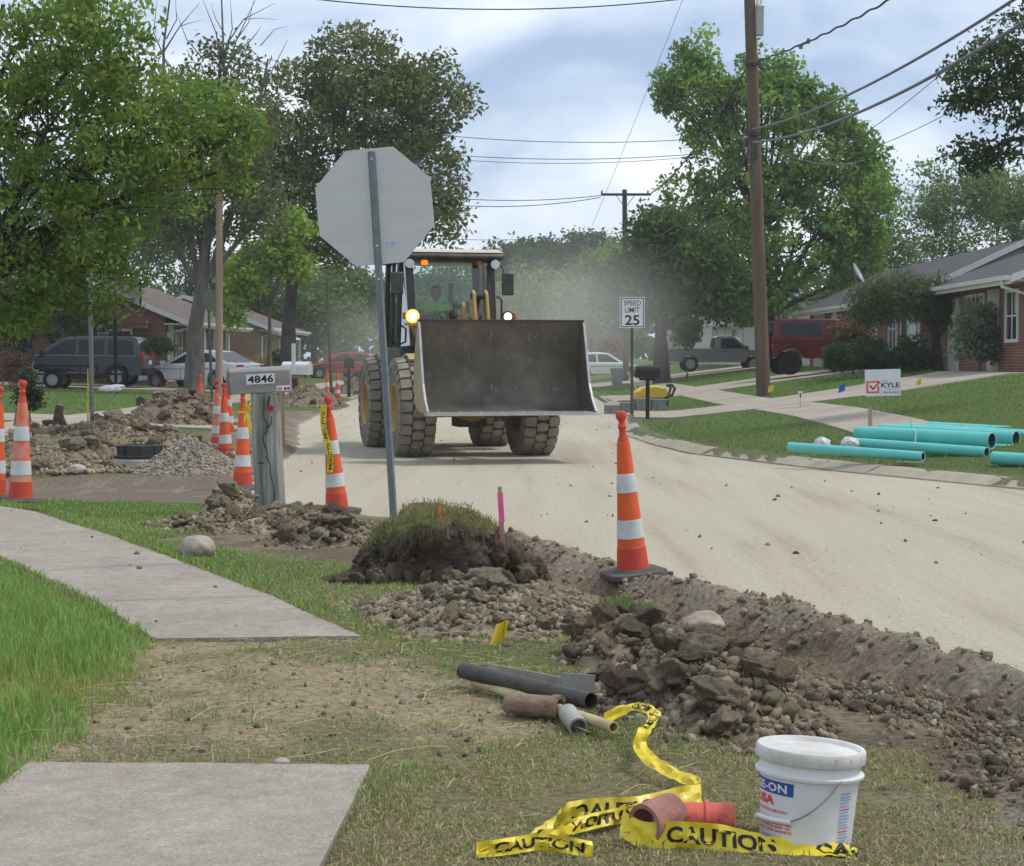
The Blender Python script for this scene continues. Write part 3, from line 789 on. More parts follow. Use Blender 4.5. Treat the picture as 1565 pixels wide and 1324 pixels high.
# heap round the numbered mailbox post
dirt_pile('soil_heap', 'heap of lumpy brown soil around the foot of the weathered mailbox post', 'soil heap', -2.02, 14.25, 0.78, 0.6, 0.13, 75, (0.03, 0.10), 2200, (0.008, 0.04), seed=21, group=GP, pal=(1, 0, 2), rz=R(-14))
dirt_pile('soil_heap', 'tall clump of tan soil left of the weathered mailbox post', 'soil heap', -2.36, 14.75, 0.28, 0.35, 0.24, 34, (0.035, 0.10), 500, (0.008, 0.03), seed=23, group=GP, pal=(1, 0, 3))
dirt_pile('soil_heap', 'small spread of soil with turf scraps between the post and the sod mound', 'soil heap', -1.38, 13.2, 0.45, 0.55, 0.2, 30, (0.04, 0.1), 700, (0.006, 0.03), seed=27, group=GP, pal=(0, 2, 4))
# left side heaps
dirt_pile('soil_heap', 'long heap of brown clods behind the concrete manhole riser', 'soil heap', -5.5, 24.6, 1.45, 1.3, 0.36, 80, (0.06, 0.2), 2400, (0.015, 0.06), seed=33, group=GP, pal=(0, 1, 2))
dirt_pile('soil_heap', 'pale clay clods heaped at the left of the manhole riser', 'soil heap', -5.75, 22.3, 0.75, 0.7, 0.24, 50, (0.05, 0.18), 1400, (0.012, 0.05), seed=37, group=GP, pal=(1, 3, 0))
dirt_pile('soil_heap', 'low stony rubble bank along the dirt driveway', 'soil heap', -5.45, 20.9, 1.0, 0.45, 0.13, 50, (0.03, 0.09), 1600, (0.01, 0.05), seed=41, group=GP, pal=(3, 1, 0))
dirt_pile('soil_heap', 'dark soil heap beside the traffic cone farther up the left verge', 'soil heap', -6.6, 35.0, 1.1, 1.2, 0.5, 40, (0.08, 0.22), 600, (0.02, 0.07), seed=45, group=GP, pal=(2, 0, 4))
dirt_pile('soil_heap', 'soil heap between the white mailbox and the pair of distant cones', 'soil heap', -5.9, 51.0, 0.95, 2.0, 0.5, 30, (0.08, 0.22), 400, (0.02, 0.07), seed=47, group=GP, pal=(2, 0, 4))
dirt_pile('soil_heap', 'flat brown soil heap at the left behind the fallen timber', 'soil heap', -6.95, 26.6, 0.7, 1.0, 0.22, 34, (0.05, 0.15), 500, (0.015, 0.05), seed=49, group=GP, pal=(2, 0, 1))
dirt_pile('soil_heap', 'small far soil heap by the black mailbox on the left', 'soil heap', -5.9, 66.0, 0.8, 1.4, 0.45, 16, (0.1, 0.25), 200, (0.02, 0.07), seed=53, group=GP, pal=(2, 0, 4))
# rubble on the trench bank
dirt_pile('rubble_patch', 'patch of grey broken rubble on the trench bank below the road edge', 'rubble patch', 1.88, 7.55, 0.36, 0.75, 0.1, 70, (0.02, 0.055), 1500, (0.005, 0.022), seed=57, rz=R(15), pal=(3, 0, 2))
dirt_pile('rubble_patch', 'stony trench floor rubble behind the white bucket', 'rubble patch', 1.5, 6.9, 0.45, 0.85, 0.07, 50, (0.02, 0.05), 1500, (0.005, 0.022), seed=59, rz=R(15), pal=(2, 3, 4))
dirt_pile('rubble_patch', 'loose rubble in the trench at the lower corner', 'rubble patch', 1.85, 5.55, 0.55, 0.8, 0.06, 50, (0.02, 0.05), 1500, (0.005, 0.02), seed=61, rz=R(15), pal=(2, 4, 3))

# gravel cone by the manhole
def gravel_heap(label, cx, cy, rx, ry, h, n, sz, pal, seed):
    t = thing('gravel_heap', label, 'gravel heap', (cx, cy, -0.02))
    k = 50
    u, v = np.meshgrid(np.linspace(-1.15, 1.15, k), np.linspace(-1.15, 1.15, k))
    hf = lambda u, v: h * np.clip(1.02 - np.hypot(u, v) - 0.13 * fbm2(u * 2, v * 2, seed), -0.05, 1) ** 1.0 if False else h * np.maximum(1.02 - np.hypot(u, v) - 0.16 * fbm2(u * 2, v * 2, seed), -0.08)
    zz = hf(u, v) + 0.01 * fbm2(u * 9, v * 9, seed + 1)
    idx = np.arange(k * k).reshape(k, k); fq = np.stack([idx[:-1, :-1], idx[:-1, 1:], idx[1:, 1:], idx[1:, :-1]], -1).reshape(-1, 4)
    np_mesh('heap', np.stack([u * rx, v * ry, zz], -1).reshape(-1, 3), [fq], m_clod, t, col=np.repeat([pal[0]], k * k, 0), smooth=True)
    a = RNG.uniform(0, 2 * PI, n); r = RNG.uniform(0, 1.2, n) ** 0.6; uu, vv = r * np.cos(a), r * np.sin(a)
    lumps('gravel', np.stack([uu * rx, vv * ry, np.maximum(hf(uu, vv), 0)], -1), RNG.uniform(sz[0], sz[1], n), pal, t)
    return t
gravel_heap('pale grey gravel heap beside the manhole riser at the road edge', -3.85, 21.0, 0.95, 0.85, 0.5, 3600, (0.01, 0.028), [(0.33, 0.28, 0.215), (0.25, 0.21, 0.165), (0.42, 0.37, 0.30)], 71)

# overturned sod mound
def sod_mound():
    cx, cy = -0.50, 10.95
    t = thing('sod_mound', 'big upturned turf mound with green grass on top and dark soil below', 'sod mound', (cx, cy, Z(cx, cy) - 0.02))
    V, Fc = ico_arr(5)
    d = 1 + 0.16 * vn3(V * 1.6, 7) + 0.11 * vn3(V * 4, 8) + 0.065 * vn3(V * 9, 9) + 0.035 * vn3(V * 20, 10)
    sr = np.hypot(V[:, 0], V[:, 1]); P = V * d[:, None] * np.array([0.44, 0.36, 0.48]); P[:, :2] *= (np.maximum(sr, .02) ** -.42)[:, None]
    P[:, 2] = np.where(P[:, 2] < 0, P[:, 2] * 0.12, P[:, 2] * 0.98)
    flare = np.clip(1 - P[:, 2] / 0.25, 0, 1); P[:, 0] *= 1 + 0.18 * flare; P[:, 1] *= 1 + 0.1 * flare
    P[:, 2] = np.where(P[:, 2] > 0.30, 0.30 + (P[:, 2] - 0.30) * 0.85, P[:, 2])
    # hollow undercut facing the pavement
    hol = np.exp(-(((P[:, 0] + 0.03) / 0.20) ** 2 + ((P[:, 2] - 0.09) / 0.12) ** 2)) * (P[:, 1] < 0)
    P[:, 1] += 0.20 * hol
    hump = np.exp(-(((P[:, 0] - .06) / .16) ** 2 + ((P[:, 1] + .24) / .15) ** 2)); P[:, 2] += .035 * hump * (P[:, 2] > .1); P[:, 1] -= .04 * hump
    kz = sstep(0.20, 0.27, P[:, 2] + 0.20 * P[:, 1] - .10 * hump + 0.05 * vn3(V * 4, 3) - .05 * P[:, 0])[:, None]
    col = np.array([0.16, 0.125, 0.092]) * (1 + 0.35 * vn3(V * 6, 12)[:, None]) * (1 - kz) + np.array([0.14, 0.14, 0.06]) * kz
    P[:, 0] += 0.03 * (P[:, 2] > .3)
    np_mesh('soil_body', P, [Fc], m_clod, t, col=col, smooth=True)
    top = P[(kz[:, 0] > 0.5)]
    tops = top[RNG.integers(0, len(top), 5200)] + RNG.normal(0, 0.012, (5200, 3))
    c = gcols(5200, (0.20, 0.225, 0.075), 0.35, 0.3, (0.36, 0.31, 0.15))
    mark = np.abs(tops[:, 0] - 0.07 - 0.2 * (0.45 - tops[:, 2])) < 0.022
    mark &= tops[:, 1] < 0.03
    c[mark] = np.array([0.62, 0.21, 0.05])
    blades('turf', tops[:, 0], tops[:, 1], tops[:, 2], RNG.uniform(0.015, 0.042, 5200), RNG.uniform(0.003, 0.006, 5200), c, 1.5, parent=t)
    rim = P[(kz[:, 0] > 0.12) & (kz[:, 0] < 0.55) & (P[:, 1] < 0.1)]
    rr = rim[RNG.integers(0, len(rim), 1500)] + RNG.normal(0, 0.012, (1500, 3))
    rr[:, 1] -= 0.015
    blades('roots', rr[:, 0], rr[:, 1], rr[:, 2], -RNG.uniform(0.02, 0.09, 1500), RNG.uniform(0.003, 0.005, 1500), gcols(1500, (0.17, 0.14, 0.09), 0.4), 0.8, parent=t)
    low = P[(P[:, 2] > 0.01) & (kz[:, 0] < 0.4)]
    lumps('crumbs', low[RNG.integers(0, len(low), 1300)], 0.005 + 0.022 * RNG.random(1300) ** 3, [(0.12, 0.095, 0.07), (0.17, 0.14, 0.105), (0.085, 0.068, 0.05)], t)
    for k in range(12):
        o = bpy.data.objects.new('clod', CLM[(4, 2, 0)[k % 3]][k % 8]); COL.objects.link(o); o.parent = t
        x = -0.52 + 0.1 * k; s = 0.05 + 0.035 * random.random()
        o.location = (x, -0.34 - 0.06 * random.random() + 0.1 * abs(x), 0.04); o.scale = (s * 1.3, s, s * 0.8); o.rotation_euler = (0.3 * k, 0.5 * k, k)
    # extra shoulder of dark clods running right towards the trench
    for k in range(16):
        o = bpy.data.objects.new('clod', CLM[(4, 2)[k % 2]][(k * 3) % 8]); COL.objects.link(o); o.parent = t
        u = k / 15; s = 0.10 - 0.045 * u
        o.location = (0.36 + 0.34 * u, -0.1 + random.uniform(-.14, .14), 0.2 * (1 - u) + 0.02 + random.uniform(-.04, .04)); o.scale = (s * 1.2, s, s); o.rotation_euler = (0.7 * k, 0.3 * k, k)
    return t
sod_mound()

# boulders
def rock(label, x, y, s, col, seed, mesh=I3, dz=0.0, name='boulder', rough=0.16):
    V, Fc = ico_arr(4); d = 1 + rough * vn3(V * 1.2 + seed, seed) + rough * 0.4 * vn3(V * 3.5, seed + 1) + 0.015 * vn3(V * 10, seed)
    P = V * d[:, None] * np.array(s)
    m = M('stone_' + str(seed), col, tuple(c * 0.72 for c in col), scale=7, rough=0.9, bump=0.4, bscale=40, detail=9)
    o = np_mesh(name, P, [Fc], m, smooth=True, loc=(x, y, Z(x, y) + s[2] * 0.7 + dz))
    return tag(o, label, 'stone')
p = onz(302, 850, 0.1)
rock('pale rounded boulder on the grass beside the mailbox heap', p.x, p.y, (0.125, 0.11, 0.095), (0.42, 0.36, 0.29), 3)
rock('flat pinkish stone lying on the soil above the trench', 0.84, 7.62, (0.10, 0.08, 0.055), (0.42, 0.33, 0.26), 5, dz=0.165, rough=.3)
p = onz(430, 1168, 0.09)
rock('small grey pebble at the edge of the near pavement slab', p.x, p.y, (0.026, 0.02, 0.016), (0.45, 0.42, 0.38), 6)
p = onz(118, 738, 0.0)
rock('small pale stone beside the dirt driveway', p.x, p.y, (0.10, 0.08, 0.06), (0.55, 0.45, 0.4), 9)

# ================================================================== GRASS, STRAW, PEBBLES
def cand(n, x0, x1, y0, y1): return RNG.uniform(x0, x1, n), RNG.uniform(y0, y1, n)
# tall fresh lawn on the left
x, y = cand(90000, -6.0, -1.3, 4.2, 12.2)
ed = sdist(x, y, LAWN_A) + 0.10 * fbm2(x * 4, y * 4, 5)
ok = (ed < 0.02) & (x > -782 / F * y * 1.08 - 0.3) & (sdist(x, y, SW_POLY) > 0.03)
x, y, ed = x[ok], y[ok], ed[ok]
thin = np.exp(-((y - 7.2 + 0.3 * fbm2(x * 1.5, y, 8)) / 0.35) ** 2)
keep = RNG.random(len(x)) > 0.6 * thin; x, y, ed, thin = x[keep], y[keep], ed[keep], thin[keep]
n = len(x)
h = (0.05 + 0.075 * sstep(0.0, -0.5, ed)) * RNG.uniform(0.6, 1.25, n) * (1 + 0.3 * fbm2(x * 2.5, y * 2.5, 12))
c = gcols(n, (0.255, 0.41, 0.10), 0.32, 0.10); c = c * (1 - 0.6 * thin[:, None]) + np.array([0.33, 0.33, 0.08]) * 0.6 * thin[:, None]
blades('tall_grass', x, y, zg(x, y), h, RNG.uniform(0.004, 0.0075, n), c, 0.55, 'bright green uncut grass on the left beside the pavement')
# worn verge grass
x, y = cand(420000, -5.2, 2.6, 4.2, 17.2)
sdv = sdist(x, y, ROAD); nz = fbm2(x * 1.1, y * 1.1, 60); nz2 = fbm2(x * 5, y * 5, 64)
dens = 0.75 * sstep(-0.55, 0.25, nz + 0.6 * nz2)
dens = np.where(sdist(x, y, VERGE_BARE) + 0.15 * nz2 < 0.0, 0.0, dens)
dens = np.where(sdist(x, y, GAP) + 0.1 * nz2 < 0, 0.22 * (nz2 + fbm2(x * 1.7, y * 1.7, 88) > 0.1) + 0.03, dens)
dens = np.where((sdist(x, y, NEAR_SLAB) < 0.03 * RNG.random(len(x)) - 0.01) | (sdist(x, y, SW_POLY) < 0.04 * RNG.random(len(x)) - 0.03), 0, dens)
dens = np.where((sdist(x, y, LAWN_A) < 0) | (sdist(x, y, DIRTDRIVE) < 0.2 * nz2) | (sdv < 1.15 + 0.1 * nz2) & (y < 13.2), 0, dens)
dens = np.where(sdv < 0.5, 0, dens)
dens *= np.clip(1.25 - 0.045 * (y - 5), 0.6, 1.2)
edge = np.maximum(sstep(0.25, 0.02, sdist(x, y, NEAR_SLAB)), sstep(0.3, 0.02, sdist(x, y, SW_POLY)) * (sdist(x, y, GAP) > 0.1))
dens = np.where((dens > 0) & (edge > 0.2) & (sdist(x, y, GAP) > 0), 0.95, dens)
ok = (RNG.random(len(x)) < dens) & (np.abs(x) < 0.31 * y + 0.3)
x, y, nz, nz2, edge = x[ok], y[ok], nz[ok], nz2[ok], edge[ok]; n = len(x)
dryk = np.clip(0.20 + 0.55 * nz + 0.5 * sstep(6.6, 5.2, y) - 0.3 * sstep(11, 13, y), 0.05, 0.85)
isd = RNG.random(n) < dryk
c = gcols(n, (0.25, 0.36, 0.10), 0.35); c[isd] = np.array([0.42, 0.36, 0.20]) * RNG.uniform(0.6, 1.25, (isd.sum(), 1))
h = RNG.uniform(0.014, 0.042, n) * (1 + 0.6 * edge) * np.where(isd, 0.75, 1)
blades('verge_grass', x, y, zg(x, y), h, RNG.uniform(0.003, 0.006, n) * np.clip(y / 7, 1, 1.8), c, 0.9, 'patchy short verge grass, part green and part dried')
# matted dead grass lying over the worn verge and the bare patch
x, y = cand(190000, -1.9, 2.0, 4.4, 10.5)
nz2 = fbm2(x * 5, y * 5, 64); nz = fbm2(x * 1.1, y * 1.1, 60); g_ = sdist(x, y, GAP)
dn = np.where(g_ < 0, 0.38 * sstep(-0.4, 0.2, nz2 + .5 * nz), 0.8 * sstep(-.6, .1, nz + .5 * nz2))
ok = (RNG.random(len(x)) < dn) & (sdist(x, y, NEAR_SLAB) > -.015) & (sdist(x, y, SW_POLY) > -.015) & (sdist(x, y, LAWN_A) > -.05) & (sdist(x, y, VERGE_BARE) + .15 * nz2 > .02) & (sdist(x, y, ROAD) > 1.2) & (np.abs(x) < .31 * y + .2)
x, y, nz = x[ok], y[ok], nz[ok]; n = len(x)
c = gcols(n, (0.45, 0.375, 0.215), 0.35, 0.3, (0.23, 0.27, 0.10))
blades('dead_grass', x, y, zg(x, y) + 0.004, RNG.uniform(0.006, 0.02, n), RNG.uniform(0.003, 0.005, n), c, 3.2, 'matted dead grass over the worn verge and bare patch')
# tufts at the trench
x, y = cand(3000, 0.35, 0.95, 8.9, 9.7)
ok = np.hypot((x - 0.62) / 0.2, (y - 9.3) / 0.3) < RNG.uniform(0.2, 1, len(x)); x, y = x[ok], y[ok]; n = len(x)
blades('grass_tuft', x, y, zg(x, y) + 0.03, RNG.uniform(0.04, 0.10, n), RNG.uniform(0.003, 0.005, n), gcols(n, (0.14, 0.22, 0.06), 0.3, 0.15), 0.7, 'tuft of green grass on the trench edge below the leaning cone')
# far mown lawns
def lawn(n, x0, x1, y0, y1, label, hh=0.05, side=1):
    y = y0 * (y1 / y0) ** RNG.random(n); x = RNG.uniform(x0, x1, n)
    ok = (sdist(x, y, ROAD) > 0.32) & (paved_mask(x, y) > 0.05) & (np.abs(x) < 0.3 * y + 1)
    if side < 0: ok &= (sdist(x, y, ROAD) > 1.6 + 0.8 * fbm2(x, y, 3)) & (sdist(x, y, DIRTDRIVE) > 0.2)
    x, y = x[ok], y[ok]; n = len(x)
    nz = fbm2(x * 0.8, y * 0.8, 61)
    c = gcols(n, (0.175, 0.29, 0.068), 0.25, 0.06) * (1 + 0.35 * nz[:, None])
    near = sstep(2.2, 0.3, sdist(x, y, ROAD)) * (x > 0); k = RNG.random(n) < near * 0.45
    c[k] = np.array([0.24, 0.22, 0.12])
    blades('lawn_grass', x, y, zg(x, y), RNG.uniform(0.6, 1.2, n) * hh, RNG.uniform(0.010, 0.018, n) * np.clip(y / 25, 0.8, 2.2), c, 0.8, label)
lawn(70000, 2.0, 20, 18, 75, 'mown green lawn on the right behind the kerb', 0.055)
lawn(42000, -24, -4.5, 19, 75, 'mown green lawn on the left beyond the soil heaps', 0.055, -1)
# straw
n = 520
x = RNG.uniform(-1.8, 1.2, n); y = RNG.uniform(4.6, 9.6, n)
w = (sdist(x, y, GAP) < 0.25) | (RNG.random(n) < 0.33)
w &= (sdist(x, y, NEAR_SLAB) > 0) & (sdist(x, y, SW_POLY) > 0) & (sdist(x, y, LAWN_A) > -0.3)
x, y = x[w], y[w]; n = len(x)
VV = []; 
mbs = MB()
for i in range(n):
    a = random.uniform(0, 2 * PI); L_ = random.uniform(0.05, 0.24); z = Z(x[i], y[i]) + 0.018
    p0 = Vector((x[i], y[i], z)); d = Vector((math.cos(a), math.sin(a), random.uniform(-.05, .25)))
    d2 = Vector((math.cos(a + random.uniform(-.9, .9)), math.sin(a + random.uniform(-.9, .9)), random.uniform(-.2, .05)))
    p1 = p0 + d * L_ * .6; p2 = p1 + d2 * L_ * .4
    mbs.tube([p0, p1, p2], 0.0016, 3, False)
m_straw = M('straw', (0.48, 0.39, 0.2), (0.36, 0.28, 0.13), scale=20, rough=0.8)
tag(mbs.build('straw', m_straw, fix=False), 'scattered dry straw stalks on the bare patch and verge', 'straw', kind='stuff')
# pebbles on the road and bare ground
n = 1500
y = 7.5 * (60 / 7.5) ** RNG.random(n); x = RNG.uniform(-5, 6, n)
ok = sdist(x, y, ROAD) < -0.05; x, y = x[ok], y[ok]
lumps_r = lumps('road_pebbles', np.stack([x, y, np.full(len(x), 0.004)], -1), 0.004 + 0.022 * RNG.random(len(x)) ** 8, [(0.16, 0.135, 0.10), (0.36, 0.32, 0.25), (0.24, 0.2, 0.15)])
tag(lumps_r, 'loose pebbles and crumbs scattered over the dusty road', 'pebbles')
n = 900
x = RNG.uniform(-1.6, 0.2, n); y = RNG.uniform(5.9, 8.6, n); ok = sdist(x, y, GAP) < 0.1; x, y = x[ok], y[ok]
sz = 0.003 + 0.014 * RNG.random(len(x)) ** 4
tag(lumps('ground_pebbles', np.stack([x, y, zg(x, y) + 0.004], -1), sz, [(0.3, 0.26, 0.2), (0.22, 0.18, 0.13), (0.36, 0.33, 0.28)]), 'small stones and wood chips on the bare patch between slabs', 'pebbles')
n = 42000
x = RNG.uniform(-1.2, 3.2, n); y = RNG.uniform(4.4, 14.6, n); sdv = sdist(x, y, ROAD); ok = (sdv > .0) & (sdv < 1.3) & (RNG.random(n) < sstep(-.1, .35, sdv)) & (RNG.random(n) < .35 + .65 * (fbm2(x * 2, y * 2, 91) > -.05)); x, y = x[ok], y[ok]
tag(lumps('trench_crumbs', np.stack([x, y, zg(x, y) + 0.004], -1), 0.005 + 0.032 * RNG.random(len(x)) ** 5, [SOILS[0], SOILS[2], SOILS[3], SOILS[0], (0.33, 0.285, 0.22)]), 'crumbs of soil and stone over the trench bank', 'soil crumbs')
x = RNG.uniform(-6, -0.7, 160); y = RNG.uniform(8.6, 16, 160); ok = sdist(x, y, SW_POLY) < -0.02; x, y = x[ok], y[ok]
tag(lumps('pavement_crumbs', np.stack([x, y, np.full(len(x), 0.102)], -1), 0.003 + 0.02 * RNG.random(len(x)) ** 4, [(0.2, 0.15, 0.11), (0.26, 0.2, 0.15)]), 'soil crumbs fallen on the curved pavement', 'soil crumbs')

# ================================================================== TRAFFIC CONES
m_or = M('cone_orange', (0.72, 0.115, 0.025), (0.58, 0.085, 0.022), scale=5, rough=0.55, lo=0.25, hi=0.6)
m_or_dirty = M('cone_orange_dusty', (0.66, 0.14, 0.06), (0.62, 0.30, 0.22), scale=6, rough=0.7, lo=0.4, hi=0.6)
m_ro = M('cone_red_orange', (0.62, 0.07, 0.03), (0.5, 0.055, 0.03), scale=8, rough=0.6)
m_band = M('reflective_white', (0.62, 0.63, 0.63), (0.5, 0.5, 0.49), scale=7, rough=0.45)
m_rub = M('black_rubber', (0.05, 0.047, 0.044), (0.11, 0.10, 0.09), scale=6, rough=0.85, lo=0.45, hi=0.75)
m_yel = M('tape_yellow', (0.78, 0.60, 0.03), (0.68, 0.52, 0.03), scale=12, rough=0.4)
m_black = M('black_print', (0.012, 0.012, 0.012), rough=0.5)
def cone_r(z): return 0.105 - 0.062 * (z - 0.04) / 0.86
def make_cone(label, dirty=False):
    t = thing('traffic_cone', label, 'traffic cone', group='orange traffic cones along the works')
    body = MB(); zs = [0.04 + 0.86 * k / 10 for k in range(11)]
    body.lathe([(cone_r(z), z) for z in zs] + [(0.030, 0.905), (0.028, 0.91)], 24)
    body.build('body', m_or_dirty if dirty else m_or, t, smooth=True, fix=False)
    for (z0, z1) in ((0.26, 0.385), (0.565, 0.69)):
        MB().lathe([(cone_r(z0) + 0.0005, z0), (cone_r(z0) + 0.003, z0 + 0.002), (cone_r(z1) + 0.003, z1 - 0.002), (cone_r(z1) + 0.0005, z1)], 24).build('band', m_band, t, smooth=True, fix=False)
    MB().lathe([(cone_r(0.04) + 0.0035, 0.045), (cone_r(0.2) + 0.003, 0.2), (cone_r(0.2), 0.203)], 24).build('lower_sleeve', m_ro, t, smooth=True, fix=False)
    MB().lathe([(0.038, 0.895), (0.036, 0.92), (0.024, 0.945), (0.022, 0.98), (0.03, 1.0), (0.022, 1.02), (0.021, 1.035), (0.036, 1.06), (0.038, 1.08), (0.03, 1.1), (0.0, 1.105)], 16).build('handle', m_ro, t, smooth=True, fix=False)
    b = MB(); r = 0.205
    pts = [(r * math.cos(a), r * math.sin(a)) for a in [PI / 8 + k * PI / 4 for k in range(8)]]
    pts = [(-.2, -.11), (-.13, -.19), (.13, -.19), (.2, -.11), (.2, .11), (.13, .19), (-.13, .19), (-.2, .11)]
    b.prism(pts, 0.0, 0.04, 'z'); b.lathe([(0.14, 0.039), (0.125, 0.055), (0.105, 0.06)], 20)
    b.build('base', m_rub, t, bevel=0.008)
    return t
cone0 = make_cone('leaning traffic cone standing alone on the trench bank at the road edge')
coneD = make_cone('faded dusty traffic cone at the left frame edge beside the pavement end', True)
def put(o, x, y, z=None, tx=0, ty=0, rz=0, label=None, s=1.0):
    o.location = (x, y, Z(x, y) if z is None else z); o.rotation_euler = (tx, ty, rz); o.scale = (s, s, s)
    if label: o['label'] = label
    return o
p = onz(968, 880, 0.0); put(cone0, p.x, p.y - 0.02, 0.0, 0.02, -0.095, 0.35)
p = onz(22, 770, 0.09); put(coneD, p.x, p.y + .2, 0.07, 0.0, 0.03, 0.3, s=1.06)
cs = [(516, 785, 0.0, -0.085, 'leaning traffic cone wrapped with yellow caution tape, left of the stop sign post'),
      (-8, 764, 0.08, 0.06, 'traffic cone cut by the left picture edge beside the dusty faded one'),
      (42, 705, 0.06, -0.06, 'leaning traffic cone tied with yellow ribbon behind the two at the left edge'),
      (307, 657, 0.02, -0.03, 'traffic cone standing alone at the end of the left pavement crossing'),
      (345, 706, 0.0, -0.02, 'front traffic cone of the tight trio left of the weathered mailbox'),
      (332, 687, 0.0, 0.0, 'duller traffic cone just left behind the front one of the trio'),
      (350, 668, 0.0, -0.02, 'rearmost traffic cone of the trio, mostly hidden by the front one'),
      (371, 748, 0.0, -0.01, 'traffic cone with yellow ribbon bow directly left of the weathered mailbox post'),
      (500, 619, 0.0, 0.0, 'left traffic cone of the distant pair on the far left verge'),
      (516, 613, 0.0, 0.0, 'right traffic cone of the distant pair on the far left verge')]
CONES = []
for i, (px, py, z, ty, lb) in enumerate(cs):
    c = copy_tree(coneD if i in (5,) else cone0); p = onz(px, py, z); put(c, p.x, p.y, z - 0.005, random.uniform(-.02, .02), ty, random.uniform(0, 1.5), lb)
    CONES.append(c)
# yellow ribbons on cones
def ribbon_bow(label, cone, z, n=7, L=0.2):
    mb = MB(); base = cone.matrix_basis @ Vector((0, -cone_r(z) - 0.006, z)); 
    for k in range(n):
        a = random.uniform(0, 2 * PI) if k < 3 else random.uniform(PI * 1.15, PI * 1.85)
        pts = [base + Vector((0.012 * math.cos(k), 0, 0.01 * math.sin(k)))]
        for j in range(1, 4):
            pts.append(base + Vector((math.cos(a) * L * .4 * j / 3, -0.03 * math.sin(j), math.sin(a) * L * j / 3 - (0.0 if k < 3 else 0.02 * j))))
        for q0, q1 in zip(pts[:-1], pts[1:]): mb.bar(q0, q1, 0.018, 0.002, (0, 1, 0.2))
    r = MB().lathe([(cone_r(z) + 0.004, z - 0.015), (cone_r(z) + 0.006, z + 0.015)], 16)
    mb.add([tuple(cone.matrix_basis @ Vector(v)) for v in r.v], r.f)
    return tag(mb.build('ribbon', m_yel, fix=False), label, 'ribbon', 'yellow ribbons tied to cones')
bpy.context.view_layer.update()
ribbon_bow('yellow ribbon bow tied round the cone beside the mailbox post', CONES[7], 0.86, 9, 0.2)
ribbon_bow('yellow ribbon tied at the top of the leaning cone at the left', CONES[2], 0.95, 8, 0.18)
ribbon_bow('lower yellow ribbon knot on the leaning cone at the left', CONES[2], 0.62, 6, 0.14)

# ================================================================== CAUTION TAPE
def tape(label, pts, width, sides, texts=(), name='caution_tape', yel=None, step=0.01, flip=False, smooth=True):
    """ribbon along pts; sides = across vectors at each point; texts = (string, start distance, length)"""
    pts = [Vector(p) for p in pts]; sides = [Vector(s) for s in sides]
    P = []; Sd = []; n = len(pts)
    for k in range(n - 1):
        p0 = pts[max(k - 1, 0)]; p1 = pts[k]; p2 = pts[k + 1]; p3 = pts[min(k + 2, n - 1)]
        m = max(2, int((p2 - p1).length / step))
        for j in range(m):
            t = j / m
            q = p1.lerp(p2, t) if not smooth else 0.5 * ((2 * p1) + (p2 - p0) * t + (2 * p0 - 5 * p1 + 4 * p2 - p3) * t * t + (3 * p1 - p0 - 3 * p2 + p3) * t ** 3)
            P.append(q); Sd.append(sides[k].lerp(sides[k + 1], t).normalized())
    P.append(pts[-1]); Sd.append(sides[-1].normalized())
    cum = [0.0]
    for a, b in zip(P[:-1], P[1:]): cum.append(cum[-1] + (b - a).length)
    def at(s):
        s = min(max(s, 0), cum[-1] - 1e-5); lo = 0; hi = len(cum) - 1
        while hi - lo > 1:
            m = (lo + hi) // 2
            if cum[m] <= s: lo = m
            else: hi = m
        t = (s - cum[lo]) / (cum[hi] - cum[lo] + 1e-9)
        tan = (P[hi] - P[lo]).normalized(); sd = Sd[lo].lerp(Sd[hi], t)
        return P[lo].lerp(P[hi], t), sd, tan
    W = width; cr = 5; mb = MB(); vs = []; fs = []
    for k in range(len(P)):
        tan = (P[min(k + 1, len(P) - 1)] - P[max(k - 1, 0)]).normalized(); nr = tan.cross(Sd[k]).normalized()
        for j in range(cr):
            u = (j / (cr - 1) - 0.5)
            w = 0.0035 * math.sin(cum[k] * 55 + j * 1.3) + 0.004 * math.sin(cum[k] * 23 + j * 2.1) + .0025 * math.sin(cum[k] * 131 - j * 1.9)
            vs.append(P[k] + Sd[k] * (u * W) + nr * w)
    for k in range(len(P) - 1):
        for j in range(cr - 1): fs.append((k * cr + j, k * cr + j + 1, (k + 1) * cr + j + 1, (k + 1) * cr + j))
    mb.add(vs, fs)
    o = tag(mb.build(name, yel or m_yel, smooth=True, fix=False), label, 'caution tape', 'yellow caution tape')
    if texts:
        for (s_, s0, ln) in texts:
            tm = MB()
            v, f = fit_text(s_, ln, W * 0.62, 0.03)
            for side in (1, -1):
                out = []
                for (x, y, _) in v:
                    q, sd, tan = at(s0 + x); nr = tan.cross(sd).normalized()
                    u = (y - W * 0.31) / W
                    jj = (u + .5) * (cr - 1)
                    w = 0.0035 * math.sin((s0 + x) * 55 + jj * 1.3) + 0.004 * math.sin((s0 + x) * 23 + jj * 2.1) + .0025 * math.sin((s0 + x) * 131 - jj * 1.9)
                    out.append(q + sd * (u * W) + nr * (w + side * 0.002))
                tm.add(out, f)
            tm.build('lettering', m_black, o, fix=False)
    return o
def vg(px, py, dz=0.0):
    """photo pixel on the uneven verge, lifted dz"""
    z = 0.08
    for _ in range(5):
        q = onz(px, py, z); z = Z(q.x, q.y) + dz
    return onz(px, py, z)
up = (0, 0.25, 1); flat = (0.1, 1, 0.25)
TW = 0.075
